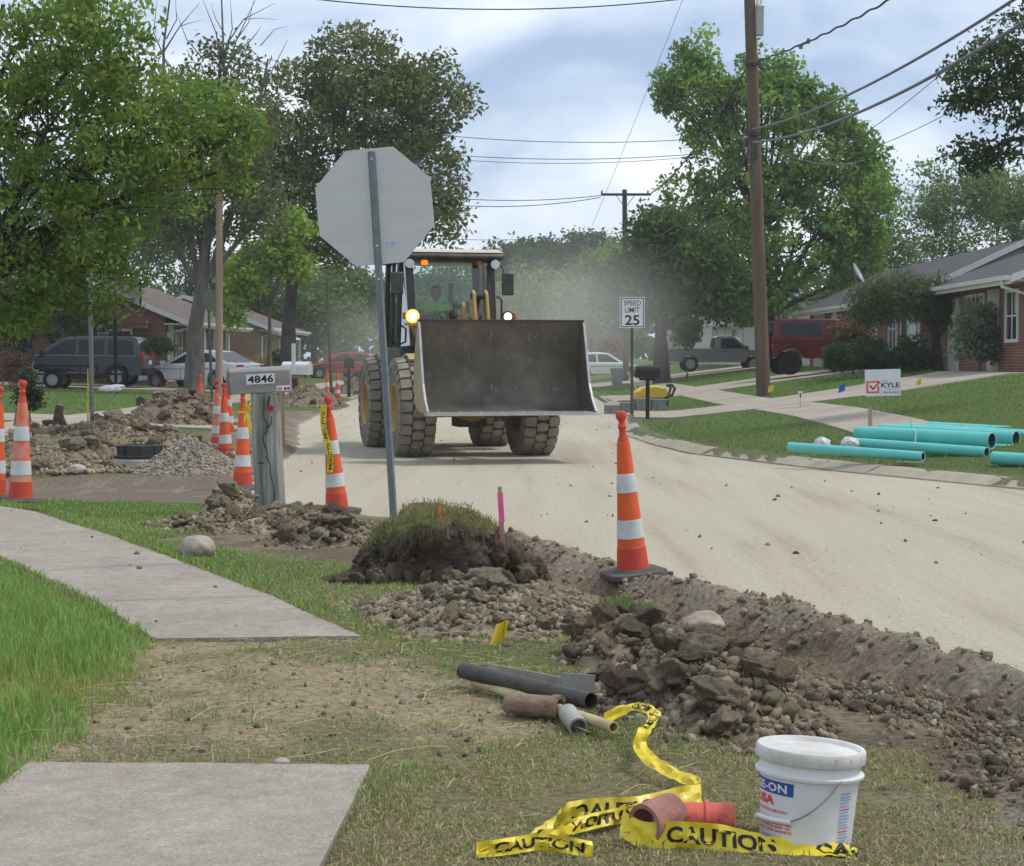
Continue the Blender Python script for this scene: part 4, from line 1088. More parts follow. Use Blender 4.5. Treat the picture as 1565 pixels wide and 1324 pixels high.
tape('loose caution tape strand lying in front of the bucket and orange coupling',
     [vg(950, 1258, .05), vg(985, 1277, .03), vg(1040, 1276, .04), vg(1100, 1281, .035), vg(1160, 1290, .025), vg(1230, 1296, .018), vg(1310, 1302, .012)],
     TW, [(0.2, .6, .8), up, (0, 0.05, 1), (0, .3, 1), (0, .8, .6), (0, 1, .35), flat], [('CAUTION', 0.15, 0.30), ('CAUTION', 0.56, 0.3)])
tape('twisted caution tape loop running left from the pink clay ring',
     [vg(1072, 1212, .05), vg(1035, 1222, .05), vg(975, 1236, .05), vg(905, 1240, .05), vg(852, 1246, .05), vg(825, 1272, .035)],
     TW, [(0, 1, .6), (0, .6, .9), (0, .5, 1), (0.1, .4, 1), (0.7, .3, .7), (0.9, .4, .2)], [('NOITUAC', 0.17, 0.30)], yel=M('tape_pale_yellow', (0.74, 0.6, 0.06), (0.66, 0.5, 0.04), scale=9, rough=0.35))
tape('caution tape strand doubling back below the twisted loop',
     [vg(1000, 1240, .03), vg(940, 1248, .04), vg(880, 1262, .035), vg(840, 1277, .03), vg(822, 1282, .02)],
     TW * .62, [up, (0, .5, 1), (0, .6, 1), (0.5, .6, .8), flat], [('CAUTION', 0.05, 0.26)])
tape('short caution tape end lying on the grass at the lower middle',
     [vg(728, 1300, .02), vg(775, 1294, .03), vg(825, 1287, .032), vg(865, 1292, .03), vg(906, 1299, .015)],
     TW * .6, [(0, .5, 1), up, up, (0, .5, 1), up], [('CAUTION', 0.05, 0.26)])
tape('thin fold of caution tape above the short end on the grass',
     [vg(735, 1298, .022), vg(780, 1288, .03), vg(826, 1280, .03), vg(850, 1284, .02)],
     TW * .35, [flat, flat, flat, flat])
tape('caution tape draped down over the big clod heap',
     [vg(923, 1100, .07), vg(968, 1080, .12), vg(1000, 1092, .15), vg(985, 1118, .13), vg(978, 1140, .09), vg(1000, 1166, .06), vg(1040, 1187, .045), vg(1068, 1197, .05), vg(1045, 1208, .03), vg(1020, 1216, .02)],
     TW * .62, [up, (0, 1, .5), (1, .2, .2), (1, 0, .1), (1, .1, .3), (.7, .6, .5), (.5, .7, .6), (.3, .8, .6), (0, 1, .3), (0, 1, .3)], [('CAUTION', 0.12, 0.2), ('CAUTION', 0.36, 0.22)])
# tape wound on the tall cone left of the stop sign
bc = CONES[0]; mw = bc.matrix_basis
pts = []; sds = []
for k in range(13):
    z = 1.02 - k * 0.052; a = R(-95) - 0.1 * math.sin(k); r = cone_r(z) + 0.014 if z < .9 else 0.05
    q = mw @ Vector((0, 0, z)); pts.append(q + Vector((-0.035 - 0.02 * math.sin(k * .5), -r, 0))); sds.append((1, 0.0, 0.08))
tape('caution tape hanging down the side of the leaning cone left of the stop sign', pts, 0.055, sds, [('CAUTION', 0.06, 0.25), ('CAUTION', 0.36, 0.24)])
p0 = onz(38, 716, 0.1)
tape('caution tape trailing on the grass from the ribboned cone at left', [onz(36, 712, .12), onz(52, 718, .06), onz(70, 721, .06), onz(86, 721, .07)], 0.05, [up, flat, flat, up])

# ================================================================== BUCKET AND PIPE BITS NEAR CAMERA
m_pail = M('white_pail_plastic', (0.74, 0.74, 0.74), (0.64, 0.63, 0.61), scale=5, rough=0.42)
m_lid = M('white_pail_lid', (0.68, 0.67, 0.65), (0.5, 0.47, 0.42), scale=4.5, rough=0.5, lo=0.38, hi=0.58)
m_blue = M('label_blue', (0.025, 0.085, 0.36), rough=0.45)
m_bluel = M('label_light_blue', (0.30, 0.45, 0.72), rough=0.45)
m_red = M('label_red', (0.72, 0.05, 0.04), rough=0.45)
m_wire = M('galvanised_wire', (0.35, 0.34, 0.36), (0.22, 0.21, 0.22), scale=12, rough=0.4, metal=0.7)
def bucket():
    q = onz(1231, 1290, 0.075)
    t = thing('bucket', 'white plastic pail with lid and printed label beside the caution tape', 'bucket', (q.x - .005, q.y - 0.02, Z(q.x, q.y - .02) - 0.004), 0, tilt=(R(-1.5), R(3.5), 0))
    rb, rt, H = 0.128, 0.142, 0.262
    rad = lambda z: rb + (rt - rb) * z / H
    MB().lathe([(0.0, 0.004), (rb - .006, 0.004), (rb, 0.01), (rad(.195), .195), (rad(.2) + .013, .198), (rad(.2) + .014, .205), (rad(.205) + .004, .21), (rad(.212) + .002, .215), (rad(.24), .24)], 48).build('body', m_pail, t, smooth=True, fix=False)
    MB().lathe([(rad(.24) + .002, .236), (rad(.24) + .011, .238), (rad(.24) + .013, .245), (rad(.24) + .013, .268), (rad(.25) + .008, .274), (rad(.25) - .002, .272), (rad(.25) - .01, .262), (0.06, .266), (0.0, .266)], 48).build('lid', m_lid, t, smooth=True, fix=False)
    rib = MB()
    for k in range(20):
        a = 2 * PI * k / 20; r = rad(.24) + .0135
        rib.bar((r * math.cos(a), r * math.sin(a), .246), (r * math.cos(a), r * math.sin(a), .266), .0025, .002)
    rib.build('lid_ribs', m_pail, t)
    def wrap(v, a0, z0, off=0.0022):
        out = []
        for (x, y, _) in v:
            z = z0 + y; r = rad(z) + off; a = a0 + x / rad(z); out.append((r * math.cos(a), r * math.sin(a), z))
        return out
    def patch(mb, a0, w, z0, h, off):
        n = 14; vs = []
        for i in range(n + 1):
            for z in (z0, z0 + h):
                a = a0 + w * i / n / rad(z0); r = rad(z) + off; vs.append((r * math.cos(a), r * math.sin(a), z))
        mb.add(vs, [(2 * i, 2 * i + 2, 2 * i + 3, 2 * i + 1) for i in range(n)])
    A = R(-158)       # left edge of the visible print
    lab = MB(); patch(lab, A - 0.72, 0.195, .149, .036, .0012); lb = lab.build('label_panel', m_blue, t, fix=False)
    tx = MB(); v, f = fit_text('EASE-ON', 0.175, 0.024, 0.03, 1.08); tx.add(wrap(v, A - 0.70, .155), f); tx.build('lettering', m_pail, t, fix=False)
    r1 = MB(); v, f = fit_text('USA', 0.085, 0.026, 0.03); r1.add(wrap(v, A - 0.36, .117), f); r1.build('lettering', m_red, t, fix=False)
    for k, (s, w, z, h) in enumerate((('FOR THE PIPE LUBRICANT', 0.13, .098, .008), ('FOR BELL AND SPIGOT PIPE', 0.14, .064, .007), ('JOINTS WITH RUBBER OR', 0.135, .054, .0075), ('PLASTIC TYPE GASKETS', 0.14, .044, .0075))):
        v, f = fit_text(s, w, h, 0.02); MB().add(wrap(v, A - 0.36, z), f).build('small_print', m_red, t, fix=False)
    b1 = MB()
    for k, (s, w, z, h) in enumerate((('NET WEIGHT', .05, .026, .007), ('KEEP CLOSED', .06, .016, .006))):
        v, f = fit_text(s, w, h, 0.01); MB().add(wrap(v, A - 0.2, z), f).build('small_print', m_bluel, t, fix=False)
    for k in range(16):
        if k in (5, 12): continue
        patch(b1, A + 1.72, 0.033 + 0.006 * ((k * 7) % 3), 0.163 - 0.0088 * k, .004, .0014)
    tag(b1.build('small_print', m_bluel, t, fix=False), kind='stuff')
    r2 = MB()
    for k in (5, 12): patch(r2, A + 1.72, .04, .163 - .0088 * k, .003, .0014)
    r2.build('lettering', m_red, t, fix=False)
    hp = []
    a0, a1 = A + 1.62, A - 1.6
    for k in range(15):
        u = k / 14; a = a0 + (A + 0.5 - a0) * u; z = .205 - .125 * math.sin(u * PI / 2) ** 1.0; r = rad(z) + .012 + 0.01 * math.sin(u * PI)
        hp.append((r * math.cos(a), r * math.sin(a), z))
    hd = MB().tube(hp, .0022, 6).build('handle', m_wire, t, smooth=True, fix=False)
    gp = []
    for k in range(9):
        u = k / 8; a = A + 0.72 - 0.85 * u; z = .083 - .006 * u; r = rad(z) + .016; gp.append((r * math.cos(a), r * math.sin(a), z))
    MB().tube(gp, .0075, 8).build('grip', m_pail, hd, smooth=True, fix=False)
    return t
bucket()
m_pvcr = M('orange_pvc', (0.66, 0.12, 0.075), (0.52, 0.09, 0.06), scale=9, rough=0.5)
m_clay = M('pink_clay', (0.42, 0.19, 0.15), (0.26, 0.13, 0.10), scale=14, rough=0.85, bump=0.5, bscale=50)
def pipe(mb, p0, p1, ro, ri, n=28):
    p0 = Vector(p0); p1 = Vector(p1); d = (p1 - p0).normalized(); a = d.cross(Vector((0, 0, 1))).normalized(); b = a.cross(d)
    o = len(mb.v)
    for (p, r) in ((p0, ri), (p0, ro), (p1, ro), (p1, ri)):
        for j in range(n):
            t = 2 * PI * j / n; mb.v.append(tuple(p + (a * math.cos(t) + b * math.sin(t)) * r))
    for k in range(4):
        k2 = (k + 1) % 4
        for j in range(n): mb.f.append((o + k * n + j, o + k * n + (j + 1) % n, o + k2 * n + (j + 1) % n, o + k2 * n + j))
    return mb
a = vg(1030, 1252, .05); bb = vg(1122, 1258, .045); a.z = bb.z = Z(a.x, a.y) + .05
t = thing('pipe_coupling', 'bright orange plastic pipe coupling lying between the clay ring and the bucket', 'pipe coupling', a)
L0 = bb - a; L0.y += 0.02
pipe(MB(), (0, 0, 0), L0, .047, .041).build('sleeve', m_pvcr, t, smooth=True)
md = L0 * 0.55
pipe(MB(), md - L0.normalized() * .006, md + L0.normalized() * .006, .054, .046).build('collar', m_pvcr, t, smooth=True)
for k in (0.3, 0.78):
    q = L0 * k
    MB().tube([q + Vector((0.012 * math.cos(i), -.0475 - 0.001, 0.018 + .012 * math.sin(i))) for i in (0, 1, 2, 3, 4, 5)], .0015, 5).build('moulded_mark', m_clay, t)
a = vg(985, 1262, .055); a.z = Z(a.x, a.y) + .058
pr = pipe(MB(), (0, 0, 0), (0.085, 0.085, 0.012), .058, .045).build('clay_pipe_ring', m_clay, smooth=True, loc=a)
tag(pr, 'soil stained pink clay pipe ring standing beside the orange coupling', 'pipe ring')
m_abs = M('black_abs_pipe', (0.018, 0.017, 0.017), (0.06, 0.052, 0.045), scale=16, rough=0.55, lo=0.5, hi=0.75)
m_gasp = M('pale_yellow_pipe', (0.55, 0.47, 0.22), (0.40, 0.32, 0.16), scale=10, rough=0.6)
m_rust = M('rusty_clay', (0.26, 0.185, 0.125), (0.16, 0.11, 0.08), scale=12, rough=0.95, bump=0.8, bscale=30)
m_steel = M('dull_steel', (0.42, 0.405, 0.37), (0.3, 0.285, 0.255), scale=9, rough=0.55, metal=0.3)
def lay(name, label, cat, p0, p1, ro, ri, m):
    o = pipe(MB(), (0, 0, 0), Vector(p1) - Vector(p0), ro, ri).build(name, m, smooth=True, loc=p0); return tag(o, label, cat)
lay('plastic_pipe', 'black plastic pipe length lying across the grass against the clods', 'pipe', vg(708, 1025, .07), vg(903, 1072, .08), .033, .028, m_abs)
lay('gas_pipe', 'pale yellow pipe poking out from under the rusty pipe stub', 'pipe', vg(725, 1042, .03), vg(938, 1112, .05), .021, .016, m_gasp)
lay('pipe_stub', 'short grey pipe stub under the yellow pipe', 'pipe', vg(868, 1090, .05), vg(884, 1112, .03), .036, .028, m_abs if False else m_steel)
t = thing('rusty_pipe', 'broken soil crusted brown pipe stub with collar lying on the grass', 'pipe', vg(775, 1075, .05))
e_ = vg(856, 1082, .05) - vg(775, 1075, .05)
pipe(MB(), e_ * .15, e_, .042, .032).build('barrel', m_rust, t, smooth=True)
V, Fc = clod_arr(I3, 77, 0.3); 
o = np_mesh('collar', V * np.array([.045, .05, .05]) + np.array(e_ * .1), [Fc], m_rust, t, smooth=True)
pipe(MB(), e_ * .88, e_ * 1.01, .048, .034).build('rim', m_rust, t, smooth=True)
t = thing('steel_angle', 'flat grey steel bar with a bent plate behind the black pipe', 'steel bar', vg(745, 1020, .06))
q0 = vg(746, 1018, .07); q1 = vg(860, 1040, .085); q2 = vg(902, 1040, .08)
MB().bar(Vector((0, 0, 0)), q1 - q0, .006, .036).build('bar', m_steel, t)
MB().add([q1 - q0 + Vector(v) for v in ((0, -.002, -.03), (0.13, .02, -.04), (.135, .02, .022), (0, -.002, .036), (0, .004, -.03), (0.13, .026, -.04), (.135, .026, .022), (0, .004, .036))], [(0, 1, 2, 3), (7, 6, 5, 4), (0, 4, 5, 1), (1, 5, 6, 2), (2, 6, 7, 3), (3, 7, 4, 0)]).build('bent_plate', m_steel, t)
# utility flags
def flag(label, x, y, h, col, w=.07, hh=.09, lean=0.1, z=None, yaw=0.0):
    z = Z(x, y) if z is None else z
    t = thing('marker_flag', label, 'marker flag', (x, y, z), yaw, 'utility marker flags')
    MB().tube([(0, 0, -.05), (lean * h * .5, 0, h * .5), (lean * h, 0, h)], .0015, 4).build('wire_stem', m_wire, t, fix=False)
    vs = []; fs = []
    for i in range(5):
        for j in range(2): vs.append((lean * h - w * i / 4 * 0.75 + (0.02 if j else -.012 * i / 4), 0.012 * math.sin(i * 1.6), h - hh * (1 - j) - .25 * w * i / 4))
    for i in range(4): fs.append((2 * i, 2 * i + 2, 2 * i + 3, 2 * i + 1))
    MB().add(vs, fs).build('cloth', col, t, fix=False)
    return t
m_fy = M('flag_yellow', (0.80, 0.57, 0.02), (0.7, 0.48, 0.02), scale=8, rough=0.45)
m_fb = M('flag_blue', (0.03, 0.13, 0.55), rough=0.5)
p = vg(764, 1010); flag('yellow utility flag standing in the grass above the black pipe', p.x + .01, p.y + .1, .17, m_fy, .075, .095, .06)
def flag_far(label, px, py, y, m, s=1.0, h=.3):
    q = aty(px, py, y); z = Z(q.x, q.y); return flag(label, q.x, q.y, max(.12, q.z - z), m, .13 * s, .12 * s, .1)
flag_far('small yellow flag on the left lawn above the pink bricks', 62, 603, 30, m_fy, 1.0)
flag_far('small yellow flag at the foot of the tall utility pole', 1180, 588, 46, m_fy, 1.4)
flag_far('small blue flag on the right lawn left of the yard sign', 1288, 586, 36, m_fb, 1.3)
flag_far('small yellow flag on the right lawn beyond the yard sign', 1405, 579, 38, m_fy, 1.0)
# lath with pink ribbon
m_lath = M('lath_wood', (0.46, 0.35, 0.23), (0.36, 0.26, 0.17), scale=10, rough=0.85, stretch=(1, 1, .1))
m_pink = M('pink_ribbon', (0.85, 0.13, 0.32), (0.75, 0.1, 0.28), rough=0.4)
p = vg(771, 885); x, y = p.x, p.y
t = thing('survey_lath', 'thin wooden survey lath with pink ribbon in front of the road', 'survey stake', (x, y, Z(x, y) + .08), 0, tilt=(0, -.06, 0))
MB().bar((0, 0, -.1), (0, 0, .49), .024, .009, (0, 1, 0)).build('lath', m_lath, t)
MB().box(-.017, .017, -.009, -.006, .27, .45).box(-.02, -.008, -.008, -.005, .15, .28).box(-.016, .016, -.007, .009, .42, .455).build('ribbon', m_pink, t, fix=False)
q = aty(1330, 643, 27.5); t = thing('survey_stake', 'short plain wooden stake in the right lawn below the yard sign', 'survey stake', (q.x, q.y, Z(q.x, q.y)))
MB().prism([(-.03, -.1), (.03, -.1), (.03, .34), (0, .36), (-.03, .34)], -.012, .012).build('stake', m_lath, t)
q = aty(1223, 617, 36); t = thing('lot_marker', 'small white numbered marker card on a wire beside the right pavement', 'marker sign', (q.x, q.y, Z(q.x, q.y)))
MB().tube([(0, 0, -.05), (0, 0, .3)], .006, 5).build('stem', m_wire, t); MB().box(-.045, .045, -.008, 0.0, .2, .37).build('card', m_pail, t); MB().box(-.012, .012, -.0095, -.0085, .24, .33).build('print', m_black, t)

# ================================================================== SIGNS
m_alu = M('sign_back_aluminium', (0.57, 0.565, 0.54), (0.52, 0.515, 0.495), scale=3, rough=0.5, metal=0.15, stretch=(1, 1, 5))
m_post = M('galvanised_post', (0.19, 0.215, 0.235), (0.14, 0.16, 0.175), scale=14, rough=0.55, metal=0.25, lo=0.3, hi=0.7)
m_signred = M('sign_red', (0.5, 0.02, 0.02), rough=0.4)
def upost(mb, h, w=.05, d=.022):
    mb.prism([(-w / 2, 0), (-w / 2 + .008, 0), (-.012, -d), (.012, -d), (w / 2 - .008, 0), (w / 2, 0), (.014, -d - .005), (-.014, -d - .005)], -.15, h, 'z'); return mb
def stop_sign():
    y = 11.7; b = aty(605, 790, y); top = aty(567, 232, y)
    zb = Z(b.x, y); lean = math.atan2(top.x - b.x, top.z - zb)
    t = thing('stop_sign', 'grey back of an octagonal stop sign on a leaning steel post', 'stop sign', (b.x - math.tan(lean) * 0.05, y, zb), 0, tilt=(0, lean, 0))
    h = (top.z - zb) / math.cos(lean)
    upost(MB(), h).build('post', m_post, t)
    r = .381 / math.cos(PI / 8); cz = h - 0.36
    a0 = PI / 8 + R(2.0)
    oc = [(r * math.cos(a0 + k * PI / 4) + .0, cz + r * math.sin(a0 + k * PI / 4)) for k in range(8)]
    MB().prism(oc, .004, .008, 'y').build('plate', m_alu, t)
    oc2 = [(x, cz + (z - cz) * .97) for x, z in oc]
    MB().prism([(x * .99, cz + (z - cz) * .99) for x, z in oc], .0085, .010, 'y').build('red_face', m_signred, t)
    v, f = fit_text('STOP', .5, .25, .03); MB().add([(.25 - x, .0115, cz - .125 + y_) for x, y_, _ in v], f).build('lettering', m_pail, t, fix=False)
    for zz in (h - .05, h - .62, h - .84):
        MB().lathe([(0, -.002), (.008, -.002), (.008, .003), (0, .003)], 10, (0, -.031, zz), 'y').build('bolt', m_band, t)
    MB().box(.045, .128, .001, .0035, cz - .265, cz - .225).build('sticker', m_band, t)
    MB().box(.06, .075, .0, .0009, cz - .255, cz - .235).box(.085, .12, .0, .0009, cz - .25, cz - .24).build('sticker_print', m_bluel, t)
    return t
stop_sign()
m_white = M('sign_white', (0.74, 0.75, 0.75), (0.68, 0.69, 0.69), scale=4, rough=0.4)
m_gpost = M('green_post', (0.06, 0.085, 0.055), (0.04, 0.06, 0.04), scale=8, rough=0.6)
def speed_sign():
    y = 43.5; c = aty(966, 478, y); z0 = Z(c.x, y)
    t = thing('speed_limit_sign', 'white speed limit 25 sign on a dark post beside the right kerb', 'road sign', (c.x, y, z0))
    cz = c.z - z0; w, h = .61, .76
    MB().box(-w / 2, w / 2, -.065, -.057, cz - h / 2, cz + h / 2).build('plate', m_white, t, bevel=.003)
    br = MB(); e = .022; f_ = .02
    for s in (-1, 1):
        br.box(min(s * (w / 2 - e), s * (w / 2 - e - f_)), max(s * (w / 2 - e), s * (w / 2 - e - f_)), -.068, -.0655, cz - h / 2 + e, cz + h / 2 - e)
        z1 = cz + s * (h / 2 - e); z2 = cz + s * (h / 2 - e - f_); br.box(-w / 2 + e + f_ + .001, w / 2 - e - f_ - .001, -.068, -.0655, min(z1, z2), max(z1, z2))
    br.build('border', m_black, t)
    tm = MB()
    for (s, ww, hh, zz) in (('SPEED', .42, .125, .17), ('LIMIT', .36, .125, .0), ('25', .36, .25, -.31)):
        v, f = fit_text(s, ww, hh, .008 if s != '25' else .02); MB().add([(x - ww / 2, -.0675, cz + zz + y_) for x, y_, _ in v], f).build('lettering', m_black, t, fix=False)
    upost(MB(), cz + h / 2 - .05, .07, .03).build('post', m_gpost, t)
speed_sign()
def yard_sign():
    y = 30.5; c = aty(1350.5, 585, y); z0 = Z(c.x, y)
    t = thing('yard_sign', 'white political yard sign with red tick box on the right lawn', 'yard sign', (c.x, y, z0), R(-4), tilt=(0, R(-1.5), R(-4)))
    cz = c.z - z0; w, h = .61, .46
    MB().box(-w / 2, w / 2, -.006, 0.0, cz - h / 2, cz + h / 2).build('board', m_white, t)
    for s in (-.15, .15): MB().tube([(s, .004, -.1), (s, .004, cz)], .005, 5).build('wire_leg', m_wire, t)
    r = MB(); a, b, c0, d = -.28, -.065, cz - .175, cz + .03; k = .026
    def bar(x0, x1, z0, z1, mb): mb.box(x0, x1, -.0085, -.0065, z0, z1)
    bar(a, b, c0, c0 + k, r); bar(a, b - .0, d - k, d, r); bar(a, a + k, c0 + k, d - k, r); bar(b - k, b, c0 + k, d - .09, r)
    r.bar((-.225, -.0095, cz - .045), (-.165, -.0095, cz - .11), .003, .034, (0, 0, 1)); r.bar((-.175, -.0095, cz - .115), (-.05, -.0095, cz + .02), .003, .03, (0, 0, 1))
    r.build('tick_box', m_red, t)
    tm = MB(); v, f = fit_text('KYLE', .315, .085, .03); tm.add([(x - .03, -.0075, cz - .085 + y_) for x, y_, _ in v], f)
    tm.build('lettering', M('print_slate', (.06, .06, .08), rough=.5), t, fix=False); tm = MB()
    v, f = fit_text('FOR COUNCIL', .28, .03, .02); tm.add([(x + .0, -.0075, cz - .185 + y_) for x, y_, _ in v], f)
    tm.build('lettering', M('print_slate', (.06, .06, .08), rough=.5), t, fix=False)
    t2 = MB(); v, f = fit_text('ELECT', .1, .026, .02); t2.add([(x - .02, -.0075, cz + .015 + y_) for x, y_, _ in v], f); t2.build('lettering', m_red, t, fix=False); t2 = MB()
    v, f = fit_text('AT LARGE', .22, .02, .0); t2.add([(x + .02, -.0075, cz - .125 + y_) for x, y_, _ in v], f); t2.build('lettering', m_red, t, fix=False)
yard_sign()

# ================================================================== MAILBOXES
m_mbx = M('weathered_grey_metal', (0.33, 0.315, 0.295), (0.24, 0.228, 0.21), scale=5, rough=0.55, metal=0.15, stretch=(.4, 1, 3))
m_timber = M('weathered_timber', (0.38, 0.375, 0.32), (0.13, 0.125, 0.105), scale=16, rough=0.95, bump=0.9, bscale=30, stretch=(1, 1, .07))
m_crack = M('timber_crack', (0.025, 0.022, 0.018), rough=1)
m_reflred = M('red_reflector', (0.42, 0.01, 0.02), rough=0.25)
def mailbox_4846():
    y = 15.4; b = aty(411, 785, y); z0 = Z(b.x, y)
    t = thing('mailbox', 'boxy grey mailbox numbered 4846 on a cracked weathered timber post', 'mailbox', (b.x, y, z0), R(4), tilt=(0, R(-1.6), R(4)))
    H = aty(410, 601, y).z - z0
    # post: rounded square timber
    n = 20; vs = []; zs = [-.2, 0, .2, .4, .6, .8, H - .02, H]
    for k, z in enumerate(zs):
        for j in range(n):
            a = 2 * PI * j / n; sq = 1 / max(abs(math.cos(a)), abs(math.sin(a))) ** .55
            r = (.128 + .008 * (H - z)) * sq * (1 + .03 * math.sin(3 * a + z * 2)) * (1 - .03 * (k == 7)) * .97
            crack = math.exp(-((a - (1.5 * PI + .12 + .1 * math.sin(z * 5))) / .1) ** 2); r -= .04 * crack
            vs.append((r * math.cos(a) + .02 * (H - z) * 0.6, r * math.sin(a), z))
    fs = [(k * n + j, k * n + (j + 1) % n, (k + 1) * n + (j + 1) % n, (k + 1) * n + j) for k in range(len(zs) - 1) for j in range(n)] + [tuple((len(zs) - 1) * n + j for j in range(n))]
    po = MB().add(vs, fs).build('post', m_timber, t, smooth=True)
    cr = MB(); pts = [(-.02, H - .03), (-.03, H - .2), (.0, H - .3), (-.045, H - .38), (-.01, H - .5), (.015, H - .62), (.03, H - .78), (.045, H - .95), (.05, .02)]
    for (x0, za), (x1, zb) in zip(pts[:-1], pts[1:]):
        cr.tube([(x0 + .02, -.128 - .0035 * (H - za), za), ((x0 + x1) / 2 + .02 + .012 * math.sin(za * 9), -.128 - .0035 * (H - zb), (za + zb) / 2), (x1 + .02, -.128 - .0035 * (H - zb), zb)], [.003, .005, .0035], 5)
    cr.tube([(.0, -.135, H - .3), (.055, -.137, H - .27), (.06, -.135, H - .2)], .004, 5); cr.tube([(-.07, -.13, H - .6), (-.02, -.134, H - .6)], .004, 4); cr.tube([(.05, -.13, H - .02), (.03, -.132, H - .12)], .006, 4)
    cr.build('crack', m_crack, po)
    MB().lathe([(0, -.006), (.024, -.006), (.026, .0), (.024, .006)], 20, (.055, -.138, H - .13), 'y').build('reflector', m_reflred, t)
    # box with slightly arched top
    w, h, d = .53, .225, .17
    bx = MB().prism([(-d / 2, 0), (d / 2, 0), (d / 2, h - .035), (d / 2 - .03, h - .006), (0, h), (-d / 2 + .03, h - .006), (-d / 2, h - .035)], -w / 2 - .01, w / 2 - .01, 'x')
    body = thing('box', None, None); body.parent = t; body.location = (-.02, -.02, H + .004); body.rotation_euler = (0, R(-1.5), 0)
    bx.build('shell', m_mbx, body, bevel=.008)
    MB().prism([(-d / 2 - .006, -.004), (d / 2 + .006, -.004), (d / 2 + .006, h - .03), (d / 2 - .025, h + .004), (-d / 2 + .025, h + .004), (-d / 2 - .006, h - .03)], -w / 2 - .03, -w / 2 - .011, 'x').build('door', M('mailbox_door', (0.2, .19, .175), rough=.6), body, bevel=.004)
    pl = MB().box(-.125, .12, -d / 2 - .0045, -d / 2 - .003, .078, .166).build('number_plate', m_white, body)
    v, f = fit_text('4846', .22, .066, .03, 1.05); MB().add([(x - .112, -d / 2 - .0062, .089 + y_) for x, y_, _ in v], f).build('number', m_black, body, fix=False)
    st = MB().box(.13, .248, -d / 2 - .0045, -d / 2 - .003, .008, .056).build('sticker', m_white, body)
    s2 = MB()
    for k in range(3): s2.box(.137, .175, -d / 2 - .006, -d / 2 - .005, .016 + k * .009, .02 + k * .009)
    s2.lathe([(0, 0), (.011, 0), (.011, -.001)], 14, (.205, -d / 2 - .005, .027), 'y'); s2.lathe([(0, 0), (.011, 0), (.011, -.001)], 14, (.232, -d / 2 - .005, .027), 'y')
    s2.build('sticker_print', m_black, body)
    MB().box(.135, .245, -d / 2 - .0045, -d / 2 - .003, .058, .072).build('red_strip', M('sticker_red', (.55, .16, .16), rough=.5), body)
mailbox_4846()
def mailbox(label, px, ytop, y, w, d, h, mat, post, yaw=0.0, flagm=None, postm=None, po=0.0):
    c = aty(px, ytop, y); z0 = Z(c.x, y); H = c.z - z0
    t = thing('mailbox', label, 'mailbox', (c.x, y, z0), yaw)
    n = 8; prof = [(-w / 2, 0), (w / 2, 0)] + [(w / 2 * math.cos(PI * k / n), h - w / 2 * .8 + w / 2 * .8 * math.sin(PI * k / n)) for k in range(n + 1)]
    body = MB().prism([(a, b + H - h) for a, b in prof], -d / 2, d / 2, 'y').build('box', mat, t)
    MB().prism([(a * 1.05, (b - h / 2) * 1.04 + H - h / 2) for a, b in prof], -d / 2 - .02, -d / 2 - .001, 'y').build('door', mat, t)
    MB().bar((0, po, -.1), (0, po, H - h), post, post).build('post', postm or mat, t)
    MB().bar((0, -d * .35, H - h - .03), (0, d * .35, H - h - .03), post * .9, .05).build('bracket', postm or mat, t)
    if flagm: MB().box(w / 2 + .004, w / 2 + .012, -d * .1, d * .1, H - h * .45, H - h * .2).box(w / 2 + .004, w / 2 + .012, -.02, .02, H - h * .7, H - h * .45).build('flag', flagm, t)
    return t
m_mbk = M('black_mailbox_metal', (0.014, 0.014, 0.015), (0.022, 0.022, 0.022), scale=6, rough=0.4)
mailbox('black mailbox on a thin black post beside the right kerb', 990, 559, 38.6, .24, .52, .27, m_mbk, .08, R(78), m_reflred)
mailbox('black mailbox on a black post far up the left verge', 533, 547, 62, .34, .5, .36, m_mbk, .12, R(8))
t = mailbox('white mailbox sticking out behind the numbered timber mailbox', 453, 553, 27.5, .2, .42, .2, m_white, .09, R(75), postm=m_lath, po=.26)
MB().box(-.125, -.105, -.03, .03, 1.2, 1.68).build('flag', m_white, t); MB().bar((0, .12, .7), (0, -.18, 1.05), .04, .04).build('brace', m_lath, t)

# ================================================================== MANHOLE RISER, TIMBER, BRICKS, BAG ON LEFT
def manhole():
    y = 21.7; c = aty(214, 726, y); z0 = 0.0
    t = thing('manhole_riser', 'concrete manhole riser topped with a black iron frame in the dirt', 'manhole', (c.x, y, z0))
    MB().lathe([(.34, -.1), (.33, .2), (.31, .22), (.22, .22), (.22, .0)], 32).build('riser', M('pale_concrete', (.46, .43, .38), (.36, .33, .29), scale=5, rough=.9), t, smooth=True, fix=False)
    MB().lathe([(.32, .222), (.32, .25), (.262, .262), (.252, .375), (.247, .38), (.19, .38), (.19, .26)], 32).build('iron_frame', M('cast_iron', (.03, .03, .032), (.05, .048, .046), rough=.6, metal=.4), t, smooth=True, fix=False)
    for k in range(8):
        a = 2 * PI * k / 8 + .2; MB().bar((.262 * math.cos(a), .262 * math.sin(a), .26), (.262 * math.cos(a), .262 * math.sin(a), .37), .025, .02).build('rib', MATS['cast_iron'], t)
    MB().lathe([(.19, .372), (0, .372)], 32).build('cover', MATS['cast_iron'], t, fix=False)
manhole()
y = 23.5; c = aty(272, 690, y)
tag(MB().tube([(0, 0, -.1), (.005, 0, .22)], .018, 6).build('steel_pin', m_rust, loc=(c.x, y, Z(c.x, y) + .12)), 'short rusty steel pin in the soil right of the manhole riser', 'steel pin')
y = 27.5; c = aty(84, 640, y)
